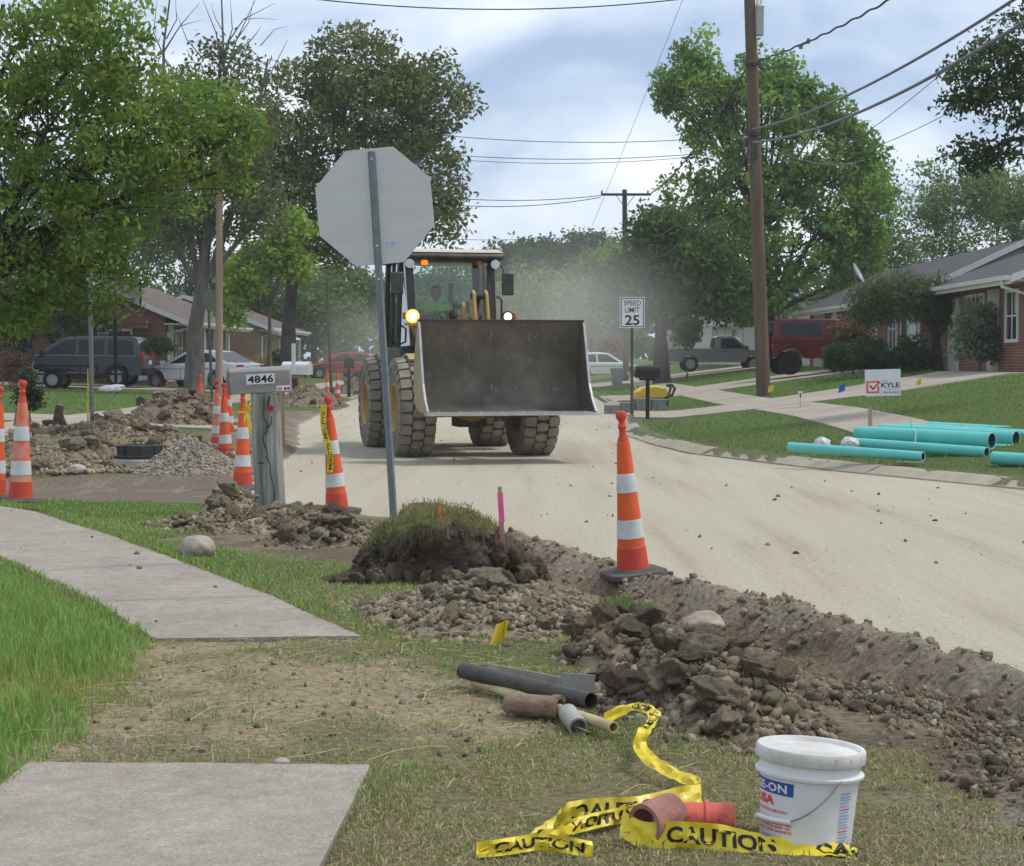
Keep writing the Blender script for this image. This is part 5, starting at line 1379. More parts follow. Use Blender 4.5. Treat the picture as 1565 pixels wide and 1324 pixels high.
m_oldw = M('old_timber', (.13, .115, .095), (.075, .065, .055), scale=10, rough=.95, stretch=(.2, 1, 1))
t = thing('broken_timber', 'old timber post with a shaped bracket lying on the left soil heap', 'timber', (c.x, y, Z(c.x, y) + .18), 0, tilt=(0, R(13), R(-8)))
MB().box(-.04, .62, -.06, .06, -.06, .06).build('beam', m_oldw, t, bevel=.006)
MB().box(-.05, .06, -.055, .055, .062, .36).build('upright', m_oldw, t, bevel=.006)
MB().prism([(.062, .062), (.24, .062), (.16, .1), (.1, .18), (.062, .26)], -.04, .04).build('bracket', m_oldw, t)
m_pbr = M('pink_brick', (.30, .15, .12), (.22, .11, .09), scale=6, rough=.95, bump=.3)
y = 26.6; c0 = aty(40, 645, y); zb = Z(c0.x, y)
for k, (dx, dz, rz_, lb) in enumerate(((0, 0, .1, 'left dark bottom block of the small brick stack by the lawn'), (.23, 0, -.05, 'middle pink bottom block of the small brick stack'), (.46, 0.0, .12, 'rightmost pink block at the end of the small brick stack'), (.0, .105, .25, 'upper dark block on the left of the small brick stack'), (.30, .105, -.1, 'upper pink block on the right of the small brick stack'))):
    o = MB().box(-.105, .105, -.1, .1, 0, .1).build('edging_block', m_pbr if k not in (0, 3) else M('dark_brick', (.15, .085, .075), (.1, .06, .05), scale=6, rough=.95), bevel=.008, loc=(c0.x + dx + .02, y + .05 * k % .1, zb + dz)); o.rotation_euler = (0, 0, rz_)
    tag(o, lb, 'brick', 'stacked edging blocks')
y = 56.0; c = aty(171, 597, y)
V, Fc = ico_arr(4); d = 1 + .18 * vn3(V * 1.5, 4) + .1 * vn3(V * 4, 5); P = V * d[:, None] * np.array([.42, .3, .17]); P[:, 2] += .12 + .08 * np.clip(V[:, 0], 0, 1)
tag(np_mesh('white_sack', P, [Fc], M('white_sacking', (.6, .58, .55), (.45, .43, .41), scale=5, rough=.7), smooth=True, loc=(c.x, y, Z(c.x, y))), 'crumpled white sack on the lawn edge beside the grey car', 'sack')

# ================================================================== TURQUOISE PIPES
m_tq = M('turquoise_pvc', (0.12, 0.52, 0.47), (0.10, 0.46, 0.42), scale=2.5, rough=0.4)
m_tqi = M('pipe_inside', (0.03, 0.12, 0.115), rough=0.6)
def tpipe(label, l, r, rad, yl, yr, zl, group=True):
    a = aty(l[0], l[1], yl); b = aty(r[0], r[1], yr)
    if zl is not None:
        pass
    t = thing('turquoise_pipe', label, 'pipe', a, 0, 'turquoise plastic pipes stacked on the lawn')
    d = b - a
    pipe(MB(), (0, 0, 0), d, rad, rad - .012, 28).build('barrel', m_tq, t, smooth=True)
    pipe(MB(), d - d.normalized() * .004, d + d.normalized() * .0015, rad - .001, rad - .0115, 28).build('cut_rim', M('pale_pipe_edge', (.42, .62, .58), rough=.6), t, smooth=True)
    pipe(MB(), d * 0.1, d - d.normalized() * .008, rad - .0125, rad - .0135, 20).build('bore', m_tqi, t, smooth=True, fix=False)
    if l[0] != 1508: MB().cyl(d * .09, d * .1, rad - .013).build('bore_end', m_tqi, t)
    return t
yn, yf = 22.6, 24.4
tpipe('thin turquoise pipe lying alone in front of the pipe stack', (1206, 683), (1411, 698), .062, 23.2, 21.9, None)
tpipe('front bottom turquoise pipe of the stack, resting on the grass', (1300, 677), (1508, 692), .075, 24.2, 22.7, None)
tpipe('large front turquoise pipe on top of the stack', (1311, 663), (1516, 674), .110, 24.5, 23.0, None)
tpipe('second large turquoise pipe on the stack, behind the front one', (1345, 659), (1553, 671), .110, 25.1, 23.6, None)
tpipe('third large turquoise pipe on the stack, cut by the picture edge', (1380, 657), (1600, 670), .105, 25.8, 24.3, None)
tpipe('rearmost turquoise pipe on the stack with white tie wire', (1420, 655), (1640, 668), .105, 26.6, 25.1, None)
tpipe('second bottom turquoise pipe of the stack, behind the front bottom one', (1340, 676), (1545, 688), .078, 25.0, 23.5, None)
tpipe('third bottom turquoise pipe of the stack, mostly hidden', (1400, 675), (1600, 686), .078, 25.8, 24.2, None)
tpipe('nearest turquoise pipe at the right picture edge on the grass', (1518, 700), (1700, 712), .082, 21.7, 20.6, None)
m_cord = M('white_cord', (.62, .72, .68), rough=.6)
A_ = aty(1395, 673, 23.6)
tag(MB().tube([A_ + Vector((-.02, -.1, -.16)), A_ + Vector((.0, -.135, -.03)), A_ + Vector((.03, -.06, .11)), A_ + Vector((.06, .3, .14)), A_ + Vector((.0, .2, .3))], .006, 5).build('pale_string', m_cord, fix=False), 'pale tie cord looped over the middle of the pipe stack', 'cord')
A_ = aty(1478, 657, 24.6)
tag(MB().tube([A_ + Vector((-.22, 0, -.04)), A_ + Vector((-.1, .02, .02)), A_ + Vector((.05, 0, .03)), A_ + Vector((.2, .05, -.02))], .006, 5).build('tie_wire', m_cord, fix=False), 'loose pale tie wire lying on the rear pipes', 'cord')
for k, (px, lb) in enumerate(((1256, 'left crumpled white plastic bag behind the thin turquoise pipe'), (1298, 'right silvery plastic bag at the left end of the pipe stack'))):
    y = 23.9; c = aty(px, 679, y); V, Fc = ico_arr(4); d = 1 + .16 * vn3(V * 2, 4 + k) + .1 * vn3(V * 5, 5 + k); P = V * d[:, None] * np.array([.12, .1, .10])
    tag(np_mesh('plastic_bag', P, [Fc], M('bag_plastic', (.66, .66, .66), (.45, .44, .43), scale=14, rough=.35), smooth=True, loc=c), lb, 'plastic bag')
c = onz(1390, 711, .1); o = MB().box(-.17, .17, -.04, .04, 0, .02).build('board_scrap', m_lath, loc=(c.x, c.y, Z(c.x, c.y) + .02)); tag(o, 'small pale board scrap on the grass in front of the pipes', 'board')

# ================================================================== WHEEL LOADER
m_cat = M('machine_yellow', (0.46, 0.29, 0.075), (0.36, 0.26, 0.13), scale=4, rough=0.55, lo=0.3, hi=0.6)
m_cab = M('cab_black', (0.03, 0.03, 0.029), (0.075, 0.068, 0.055), scale=5, rough=0.5)
m_tread = M('dusty_tread', (0.31, 0.28, 0.22), (0.22, 0.20, 0.16), scale=6, rough=0.95, bump=0.3, bscale=30)
m_tyre = M('dusty_tyre', (0.23, 0.21, 0.165), (0.13, 0.12, 0.10), scale=6, rough=0.95, bump=0.3, bscale=30)
m_bktin = M('worn_bucket_steel', (0.165, 0.143, 0.107), (0.085, 0.073, 0.056), scale=2.4, rough=0.6, metal=0.1, detail=14, c3=(0.27, 0.24, 0.19), lo=0.36, hi=0.64, bump=0.3, bscale=20, stretch=(1, 1, 0.8))
m_edge = M('bright_worn_steel', (0.52, 0.52, 0.52), (0.40, 0.40, 0.39), scale=10, rough=0.38, metal=0.55)
m_bktside = M('dusty_yellow_steel', (0.42, 0.34, 0.2), (0.36, 0.28, 0.14), scale=4, rough=0.7)
m_glass = glass_mat('tinted_cab_glass', (0.80, 0.90, 0.85), 0.06)
m_glassd = glass_mat('dark_cab_glass', (0.30, 0.36, 0.34), 0.05)
m_amber = M('amber_lens', (0.8, 0.22, 0.01), rough=0.25, emit=(1.0, 0.28, 0.02), es=0.6)
m_lamp = M('lit_headlamp', (1, 0.9, 0.7), rough=0.3, emit=(1.0, 0.80, 0.45), es=4.5)
m_lampring = M('warm_lamp_glow', (1, .6, .2), rough=.3, emit=(1.0, 0.45, 0.08), es=1.1)  # emissive amber, stands in for the glow around the lit lamp
m_lamp2 = M('lit_headlamp_dimmer', (1, 0.9, 0.75), rough=0.3, emit=(1.0, 0.84, 0.6), es=1.6)
m_chrome = M('bright_metal', (0.55, 0.55, 0.55), rough=0.25, metal=0.8)
m_seat = M('seat_black', (0.02, 0.02, 0.021), rough=0.8)
HX, HY = 0.227, -0.974
lrz = math.atan2(HY, HX)
LD = thing('wheel_loader', 'dusty yellow wheel loader with raised bucket driving down the road', 'wheel loader', (-0.93, 27.71, 0.0), lrz)
def tyre_mesh(Rr=.73, w=.54, ri=.36):
    mb = MB(); tr = MB(); hw = w / 2
    mb.lathe([(ri, -hw * .86), (ri + .05, -hw * .96), (ri + .16, -hw * 1.0), (Rr - .11, -hw * .97), (Rr - .07, -hw * .89), (Rr - .045, -hw * .7), (Rr - .04, 0), (Rr - .045, hw * .7), (Rr - .07, hw * .89), (Rr - .10, hw * .98), (ri + .16, hw), (ri + .05, hw * .96), (ri, hw * .86)], 64, axis='y', closed=True)
    n = 26
    for k in range(n):
        a = 2 * PI * k / n; da = 2 * PI / n
        for row in range(3):
            off = (0.5 * da if row == 1 else 0)
            y0, y1 = ((-hw * .93, -hw * .36), (-hw * .31, hw * .31), (hw * .36, hw * .93))[row]
            a0 = a + off + .10 * da; a1 = a + off + .90 * da
            def pt(aa, yy, up):
                edge = max(0, abs(yy) / hw - .6) * .06
                r = Rr + .012 - edge if up else Rr - .07 - edge
                return (r * math.cos(aa), yy, r * math.sin(aa))
            ch = .13 * da
            if row == 1:
                poly = [(a0, (y0 + y1) / 2), (a0 + ch, y0), (a1 - ch, y0), (a1, (y0 + y1) / 2), (a1 - ch, y1), (a0 + ch, y1)]
            elif row == 0:
                poly = [(a0, y0), (a1, y0), (a1, y1 - .03), (a1 - ch, y1), (a0 + ch, y1), (a0, y1 - .03)]
            else:
                poly = [(a0, y1), (a1, y1), (a1, y0 + .03), (a1 - ch, y0), (a0 + ch, y0), (a0, y0 + .03)]
            m = len(poly); vs = [pt(q[0], q[1], False) for q in poly] + [pt(q[0], q[1], True) for q in poly]
            tr.add(vs, [tuple(range(m, 2 * m))] + [(i, (i + 1) % m, m + (i + 1) % m, m + i) for i in range(m)])
        # shoulder lugs running down the sidewall
        for s in (-1, 1):
            a0 = a + .12 * da; a1 = a + .75 * da
            vs = []
            for aa in (a0, a1):
                for (r, yy) in ((Rr - .03, s * hw * .93), (Rr - .13, s * hw * 1.0), (Rr - .13, s * hw * 1.03), (Rr - .02, s * hw * .97)):
                    vs.append((r * math.cos(aa), yy, r * math.sin(aa)))
            tr.add(vs, [(0, 1, 2, 3), (7, 6, 5, 4), (0, 4, 5, 1), (1, 5, 6, 2), (2, 6, 7, 3), (3, 7, 4, 0)])
    return mb, tr
tm_, tr_mb = tyre_mesh()
tyre0 = None
def rim_mb(side):
    s = side; r = MB(); hw = .27
    r.lathe([(.365, s * hw * .9), (.35, s * hw * .96), (.33, s * hw * .9), (.31, s * hw * .55), (.25, s * hw * .42), (.19, s * hw * .40), (.18, s * hw * .62), (.0, s * hw * .66)], 40, axis='y')
    for k in range(10):
        a = 2 * PI * k / 10; r.cyl((.225 * math.cos(a), s * hw * .42, .225 * math.sin(a)), (.225 * math.cos(a), s * hw * .5, .225 * math.sin(a)), .016, n=6)
    return r
tme = None
for (xx, sd, lb) in ((1.45, -1, 'front'), (1.45, 1, 'front'), (-1.45, -1, 'rear'), (-1.45, 1, 'rear')):
    w = thing('wheel', None, None, (xx, sd * .92, .715)); w.parent = LD; w.rotation_euler = (0, random.uniform(0, 6), 0)
    if tme is None:
        o = tm_.build('tyre', m_tyre, w, smooth=True, fix=True); tme = o.data; o2 = tr_mb.build('tread', m_tread, o); trme = o2.data
    else:
        o = bpy.data.objects.new('tyre', tme); COL.objects.link(o); o.parent = w; o2 = bpy.data.objects.new('tread', trme); COL.objects.link(o2); o2.parent = o
    rim_mb(sd).build('rim', m_cat, w, smooth=True, fix=False)
# chassis
MB().box(.5, 1.9, -.42, .42, .62, 1.15).box(.35, 1.0, -.5, .5, 1.15, 1.6).build('front_frame', m_cat, LD, bevel=.02)
MB().box(-2.5, .3, -.5, .5, .6, 1.1).build('rear_frame', m_cat, LD, bevel=.02)
for xx in (1.45, -1.45): MB().tube([(xx, -.75, .715), (xx, -.3, .72), (xx, 0, .72), (xx, .3, .72), (xx, .75, .715)], [.16, .15, .24, .15, .16], 14).build('axle', m_cat, LD, smooth=True)
MB().box(1.0, 1.5, -.22, .22, .42, .62).build('underbelly_plate', m_cab, LD, bevel=.02)
MB().prism([(-3.0, 1.0), (-.9, 1.0), (-.9, 2.05), (-2.7, 1.95), (-3.0, 1.8)], -.72, .5).build('engine_hood', m_cat, LD, bevel=.04)
MB().cyl((-1.9, .35, 1.95), (-1.9, .35, 2.7), .05).build('exhaust', m_cab, LD, smooth=True)
for sd in (-1, 1):
    f = MB(); n = 9
    pts = [( .80 * math.cos(R(25 + 115 * k / n)), .80 * math.sin(R(25 + 115 * k / n))) for k in range(n + 1)]
    inn = [(x * .96, z * .96) for x, z in pts][::-1]
    f.prism([(x + 1.45, z + .715) for x, z in pts[3:8] + inn[2:7]], sd * .66, sd * 1.0); f.build('front_fender', m_cab if sd > 0 else m_bktside, LD, smooth=True)
    f = MB(); f.prism([(x - 1.45, z + .74) for x, z in pts[3:8] + inn[2:7]], sd * .66, sd * .98); f.box(-2.0, -.85, min(sd * .6, sd * .95), max(sd * .6, sd * .95), 1.42, 1.52); f.build('rear_fender', m_bktside, LD, smooth=True)
    MB().box(-.55, .15, min(sd * .72, sd * 1.02), max(sd * .72, sd * 1.02), .5, .56).box(-.5, .1, min(sd * .72, sd * 1.0), max(sd * .72, sd * 1.0), .85, .91).box(-.52, -.47, min(sd * .72, sd * .78), max(sd * .72, sd * .78), .5, 1.3).box(.07, .12, min(sd * .72, sd * .78), max(sd * .72, sd * .78), .5, 1.3).build('step_ladder', m_cab, LD)
# cab
CZ0, CZ1 = 1.25, 3.03
CAB = thing('cab', None, None, (0, -.17, -.10)); CAB.parent = LD
MB().box(-.95, .62, -.76, .76, CZ0, 1.72).build('lower_panel', m_cab, CAB, bevel=.03)
MB().prism([(.62, 1.3), (.85, 1.35), (.80, 1.95), (.62, 2.0)], -.55, .55).build('dash_cowl', m_cab, CAB, bevel=.02)
def pillar(p0, p1, w=.09, d=.09): return MB().bar(p0, p1, d, w, (0, 1, 0)).build('pillar', m_cab, CAB, bevel=.012)
for s in (-1, 1):
    pillar((.78, s * .58, 1.72), (.66, s * .64, CZ1), .11)
    pillar((.36, s * .75, 1.70), (.36, s * .71, CZ1), .09)
    pillar((-.88, s * .75, 1.70), (-.82, s * .70, CZ1), .10)
    pillar((-.25, s * .755, 1.70), (-.25, s * .715, CZ1), .05, .05)
RF = MB(); RF.prism([(-1.02, 3.03), (.82, 3.03), (.90, 3.07), (.86, 3.13), (.55, 3.18), (-.95, 3.18), (-1.05, 3.12)], -.80, .80).build('roof', m_cab, CAB, bevel=.03)
MB().prism([(-1.0, 3.186), (.5, 3.186), (.84, 3.145), (.80, 3.165), (.5, 3.215), (-.95, 3.21)], -.79, .79).build('roof_top', M('roof_cream', (.62, .55, .40), (.5, .44, .32), rough=.5), CAB, bevel=.008)
MB().quad((.79, -.53, 1.74), (.79, .53, 1.74), (.675, .58, 3.0), (.675, -.58, 3.0)).build('windshield', m_glass, CAB, fix=False)
MB().quad((-.90, -.70, 1.74), (-.90, .70, 1.74), (-.84, .66, 3.0), (-.84, -.66, 3.0)).build('rear_window', m_glass, CAB, fix=False)
for s in (-1, 1):
    MB().quad((.34, s * .757, 1.72), (-.86, s * .757, 1.72), (-.80, s * .712, 3.0), (.34, s * .712, 3.0)).build('side_window', m_glassd, CAB, fix=False)
    MB().quad((.76, s * .60, 1.74), (.38, s * .755, 1.72), (.38, s * .715, 3.0), (.68, s * .64, 3.0)).build('corner_window', m_glassd, CAB, fix=False)
MB().bar((.80, -.28, 1.72), (.80, .12, 2.2), .012, .015).bar((.805, -.34, 1.72), (.805, .04, 2.12), .01, .012).build('wiper', m_cab, CAB)
for s in (-1, 1):
    MB().lathe([(0, 0), (.05, 0), (.055, .05), (.04, .07), (0, .07)], 14, (.80, s * .42, 2.955)).build('amber_light', m_amber if s < 0 else M('amber_unlit', (.35, .10, .02), rough=.3), CAB, smooth=True)
    MB().lathe([(.02, .0), (.065, .0), (.07, .05), (0, .05)], 14, (.83, s * .66, 2.97), 'x').build('work_light', m_chrome, CAB, smooth=True)
    arm = MB().tube([(.78, s * .72, 3.02), (.86, s * .80 + (-.1 if s > 0 else 0.0), 3.0), (.88, s * .84 + (-.06 if s > 0 else 0), 2.9), (.88, s * .84 + (-.04 if s > 0 else 0), 2.78)], .013, 6); arm = arm.build('mirror_arm', m_cab, CAB, smooth=True)
    MB().box(.86, .90, min(s * .76, s * .95), max(s * .76, s * .95), 2.5, 2.84).build('mirror', m_cab, CAB, bevel=.03)
MB().tube([(.35, .80, 1.75), (.42, .86, 1.8), (.42, .86, 2.45), (.38, .8, 2.5)], .016, 6).build('grab_rail', m_cab, CAB, smooth=True)
MB().tube([(.35, -.80, 1.75), (.42, -.88, 1.8), (.42, -.88, 2.0), (.38, -.8, 2.05)], .016, 6).build('grab_rail', m_cab, CAB, smooth=True)
MB().box(-.35, .1, -.26, .26, 1.55, 1.72).box(-.45, -.33, -.26, .26, 1.7, 2.35).build('seat', m_seat, CAB, bevel=.04)
sw_ = MB(); n = 28
sw_.tube([(.36 + .19 * .35 * math.sin(2 * PI * k / n), .19 * math.cos(2 * PI * k / n) - .05, 2.08 + .19 * .93 * math.sin(2 * PI * k / n)) for k in range(n + 1)], .014, 8, False)
sw_.bar((.36, -.05, 2.08), (.60, -.05, 1.75), .035, .035).bar((.36, -.24, 2.08), (.36, .14, 2.08), .02, .02)
sw_.build('steering_wheel', m_seat, CAB, smooth=True)
# head lamps on brackets
for s in (-1, 1):
    br = MB().bar((.55, s * .55, 1.5), (1.05, s * .73 - .1, 1.95), .05, .05).box(.98, 1.10, s * .73 - .2, s * .73, 1.93, 1.975).build('lamp_bracket', m_cat, LD)
    hl = MB().lathe([(0, -.07), (.07, -.06), (.088, .0), (.088, .04), (.062, .042)], 20, (1.08, s * .73 - .1, 2.07), 'x').build('headlight', m_cab, LD, smooth=True, fix=False)
    MB().lathe([(.062, .041), (.0, .048)], 20, (1.08, s * .73 - .1, 2.07), 'x').build('lens', m_lamp if s < 0 else m_lamp2, hl, fix=False)
    if s < 0: MB().lathe([(.105, .040), (.0625, .046)], 20, (1.08, s * .73 - .1, 2.07), 'x').build('glow_ring', m_lampring, hl, fix=False)  # added ring wider than the housing, imitates the orange glow around the lens
    MB().box(1.0, 1.08, s * .73 + s * .10 - .135, s * .73 + s * .10 - .065, 2.03, 2.13).build('indicator', M('orange_lens', (.5, .12, .02), rough=.3), hl, bevel=.008)
# linkage
for s in (-1, 1):
    pl = [(.55, 1.45), (.75, 1.62), (1.5, 1.45), (2.2, 1.12), (2.60, .86), (2.56, .72), (2.1, .92), (1.4, 1.18), (.6, 1.28)]
    MB().prism(pl, s * .34 - .035, s * .34 + .035).build('lift_arm', m_cat, LD, bevel=.01)
    MB().cyl((.9, s * .44, .95), (1.75, s * .42, 1.2), .06).build('lift_cylinder', m_chrome, LD, smooth=True)
lv = [(1.28, 2.42), (1.40, 2.46), (1.50, 2.40), (1.78, 1.55), (1.84, 1.1), (1.70, 1.05), (1.50, 1.5)]
for s in (-1, 1): MB().prism(lv, s * .095 - .022 + .13, s * .095 + .022 + .13).build('tilt_lever', m_cat, LD, bevel=.008)
MB().prism([(.95, 1.5), (1.02, 1.95), (1.2, 2.28), (1.32, 2.2), (1.36, 1.5)], -.10, -.05).build('boom_plate', m_cat, LD, bevel=.01)
MB().cyl((1.39, 0, 2.37), (1.39, .26, 2.37), .045).build('pivot_pin', m_cab, LD, smooth=True)
MB().cyl((.6, .13, 1.75), (1.02, .13, 2.06), .065).cyl((1.02, .13, 2.06), (1.39, .13, 2.37), .036).build('tilt_cylinder', m_cab, LD, smooth=True)
MB().tube([(.7, -.12, 1.8), (1.0, -.3, 2.15), (1.25, -.34, 2.1), (1.4, -.2, 1.7)], .02, 6).build('hydraulic_hose', m_cab, LD, smooth=True)
MB().tube([(.7, .15, 1.8), (1.1, .24, 2.1), (1.3, .2, 2.0), (1.5, .12, 1.6)], .02, 6).build('hydraulic_hose', m_cab, LD, smooth=True)
MB().bar((1.74, 0, 1.15), (2.60, 0, 1.28), .1, .08).build('bucket_link', m_cat, LD)
# bucket: profile in (x forward, z)
BW = 1.19
inner = [(3.72, .70), (3.3, .70), (3.0, .72), (2.84, .80), (2.74, .95), (2.71, 1.15), (2.74, 1.35), (2.83, 1.6), (2.95, 1.84), (3.02, 1.955)]
outer = [(2.99, 1.975), (2.91, 1.86), (2.79, 1.61), (2.70, 1.36), (2.67, 1.15), (2.70, .93), (2.82, .76), (2.99, .68), (3.3, .66), (3.72, .67)]
BK = thing('bucket', None, None, (0, .10, 0)); BK.parent = LD
MB().prism(inner + outer, -BW, BW).build('shell', m_bktin, BK, smooth=True)
side = [(3.72, .70), (3.52, .86), (3.36, 1.08), (3.26, 1.35), (3.16, 1.66), (3.06, 1.93), (3.02, 1.955), (2.95, 1.84), (2.83, 1.6), (2.74, 1.35), (2.71, 1.15), (2.74, .95), (2.84, .80), (3.0, .72), (3.3, .70)]
for s in (-1, 1):
    sp = MB().prism(side, s * (BW - .028), s * (BW + .004)).build('side_plate', m_bktside if s < 0 else m_bktin, BK)
    ed = side[:6]; e_ = MB()
    for (a, b) in zip(ed[:-1], ed[1:]): e_.bar((a[0] + .008, s * (BW - .010), a[1]), (b[0] + .008, s * (BW - .010), b[1]), .05, .03, (0, 1, 0))
    e_.build('worn_edge', m_edge, sp)
ce = MB().prism([(3.60, .655), (3.88, .668), (3.88, .684), (3.60, .712)], -BW - .02, BW + .02).build('cutting_edge', m_edge, BK)
sc = MB()
for k in range(70):
    y_ = random.uniform(-BW + .08, BW - .08); i_ = random.choice((4, 5, 6, 7, 7, 8)); a_ = Vector((inner[i_][0], y_, inner[i_][1])); b_ = Vector((inner[i_ + 1][0], y_ + random.uniform(-.05, .05), inner[i_ + 1][1]))
    u0 = random.uniform(0, .6); p_ = a_.lerp(b_, u0); q_ = a_.lerp(b_, min(1, u0 + random.uniform(.1, .4))); w_ = random.uniform(.004, .016); n_ = Vector((.0025, 0, 0))
    sc.quad(p_ + n_ + Vector((0, -w_, 0)), p_ + n_ + Vector((0, w_ * .6, 0)), q_ + n_ + Vector((0, w_, 0)), q_ + n_ + Vector((0, -w_ * .3, 0)))
o = sc.build('scuff_marks', M('scuffed_steel', (.27, .245, .2), (.17, .15, .12), scale=9, rough=.55, metal=.2), BK, fix=False); o['kind'] = 'stuff'
MB().box(2.985, 3.035, -BW - .004, BW + .004, 1.957, 1.985).build('top_lip', M('dark_lip', (.05, .045, .04), rough=.6), BK, bevel=.005)
for k in range(8):
    y = -BW + .16 + k * (2 * BW - .32) / 7
    MB().lathe([(0, 0), (.022, 0), (.018, .012), (0, .014)], 10, (3.68, y, .705)).build('bolt', m_edge, ce, smooth=True, fix=False)
MB().box(2.5, 2.655, -.42, -.3, .8, 1.3).box(2.5, 2.655, .3, .42, .8, 1.3).box(2.5, 2.655, -.06, .06, 1.1, 1.4).build('hinge_lugs', m_cat, BK)

# ---- the driver
def skin_body(name, verts, edges, radii, m, parent, root=0, sub=2):
    me = bpy.data.meshes.new(name); me.from_pydata(verts, edges, [])
    o = bpy.data.objects.new(name, me); COL.objects.link(o); o.parent = parent
    o.modifiers.new('skin', 'SKIN')
    for i, r in enumerate(radii):
        me.skin_vertices[0].data[i].radius = (r, r) if not isinstance(r, tuple) else r
    me.skin_vertices[0].data[root].use_root = True
    sb = o.modifiers.new('sub', 'SUBSURF'); sb.levels = sub; sb.render_levels = sub
    me.materials.append(m)
    return o
m_shirt = M('hi_vis_green_shirt', (0.32, 0.62, 0.12), (0.25, 0.52, 0.10), scale=6, rough=0.8)
m_skin = M('skin', (0.40, 0.23, 0.16), rough=0.55)
m_hair = M('short_dark_hair', (0.035, 0.025, 0.02), rough=0.8)
m_jean = M('dark_trousers', (0.03, 0.035, 0.06), rough=0.9)
wp = LD.matrix_basis @ Vector((-.02, -.27, 1.72))
DR = thing('person', 'person in a green high visibility shirt at the wheel inside the cab', 'person', wp, lrz)
# local frame: x forward, z up, seat surface at z = 0
bv = [(0, 0, .1), (.0, 0, .28), (.0, 0, .46), (.0, 0, .55), (.01, 0, .62),
      (.0, .17, .52), (.0, -.17, .52), (.14, .27, .36), (.14, -.27, .36), (.36, .16, .40), (.36, -.12, .40), (.42, .14, .42), (.42, -.10, .42),
      (.05, .1, .09), (.05, -.1, .09), (.48, .14, .12), (.48, -.14, .12), (.5, .14, -.3), (.5, -.14, -.3)]
be = [(0, 1), (1, 2), (2, 3), (3, 4), (2, 5), (2, 6), (5, 7), (6, 8), (7, 9), (8, 10), (9, 11), (10, 12), (0, 13), (0, 14), (13, 15), (14, 16), (15, 17), (16, 18)]
br_ = [.16, (.15, .18), (.13, .19), .075, .06, .075, .075, .055, .055, .042, .042, .04, .04, .10, .10, .075, .075, .055, .055]
skin_body('body', bv, be, br_, m_skin, DR)
sv = [(0, 0, .08), (.0, 0, .28), (.0, 0, .46), (.0, 0, .535), (.0, .18, .52), (.0, -.18, .52), (.09, .25, .42), (.09, -.25, .42)]
skin_body('shirt', sv, [(0, 1), (1, 2), (2, 3), (2, 4), (2, 5), (4, 6), (5, 7)], [.185, (.175, .205), (.16, .215), .09, .098, .098, .082, .082], m_shirt, DR)
skin_body('trousers', [(0, 0, .06), (.05, .1, .09), (.05, -.1, .09), (.48, .14, .12), (.48, -.14, .12), (.5, .14, -.28), (.5, -.14, -.28)], [(0, 1), (0, 2), (1, 3), (2, 4), (3, 5), (4, 6)], [.15, .115, .115, .09, .09, .07, .07], m_jean, DR)
V, Fc = ico_arr(4)
Hd = V * np.array([.098, .076, .122]); Hd[:, 0] += .02 * (V[:, 2] < -.2) * (V[:, 0] > 0)
nose = np.exp(-((V[:, 1] / .16) ** 2 + ((V[:, 2] + .08) / .22) ** 2)) * (V[:, 0] > .5); Hd[:, 0] += .028 * nose
for s in (-1, 1):
    eye = np.exp(-(((V[:, 1] - s * .38) / .16) ** 2 + ((V[:, 2] - .1) / .12) ** 2)) * (V[:, 0] > .4); Hd[:, 0] -= .012 * eye
    ear = np.exp(-(((V[:, 0]) / .2) ** 2 + ((V[:, 2] + .02) / .25) ** 2)) * (s * V[:, 1] > .75); Hd[:, 1] += s * .018 * ear
mo = np.exp(-((V[:, 1] / .3) ** 2 + ((V[:, 2] + .48) / .07) ** 2)) * (V[:, 0] > .4); Hd[:, 0] -= .008 * mo
Hd += np.array([.03, 0, .74])
np_mesh('head', Hd, [Fc], m_skin, DR, smooth=True)
hr = V[:, 2] > (.25 + .35 * V[:, 0])
hv = V * np.array([.104, .083, .128]) + np.array([.026, 0, .742]); fk = Fc[hr[Fc].all(1)]
np_mesh('hair', hv, [fk], m_hair, DR, smooth=True)
for s in (-1, 1):
    MB().lathe([(0, -.008), (.007, -.005), (.009, 0), (.007, .005), (0, .008)], 8, (.121, s * .03, .752), 'x').build('eye', m_hair, DR, smooth=True)
def hand(side, wx, wy, wz):
    h = []
    ed = []; rr = []
    h.append((wx - .03, wy, wz)); rr.append(.026); h.append((wx + .03, wy, wz + .01)); rr.append(.03); ed.append((0, 1))
    for k in range(4):
        L_ = (.032, .036, .034, .026)[k]; y = wy + (k - 1.5) * .019; i = len(h)
        h += [(wx + .065, y, wz + .025), (wx + .08, y, wz + .0), (wx + .065, y, wz - L_ * .7)]; rr += [.0095, .009, .0075]; ed += [(1, i), (i, i + 1), (i + 1, i + 2)]
    i = len(h); h += [(wx + .02, wy + side * .04, wz - .01), (wx + .055, wy + side * .04, wz - .02)]; rr += [.011, .009]; ed += [(0, i), (i, i + 1)]
    skin_body('hand', h, ed, rr, m_skin, DR, sub=1)
hand(-1, .43, .13, .43); hand(1, .43, -.09, .43)

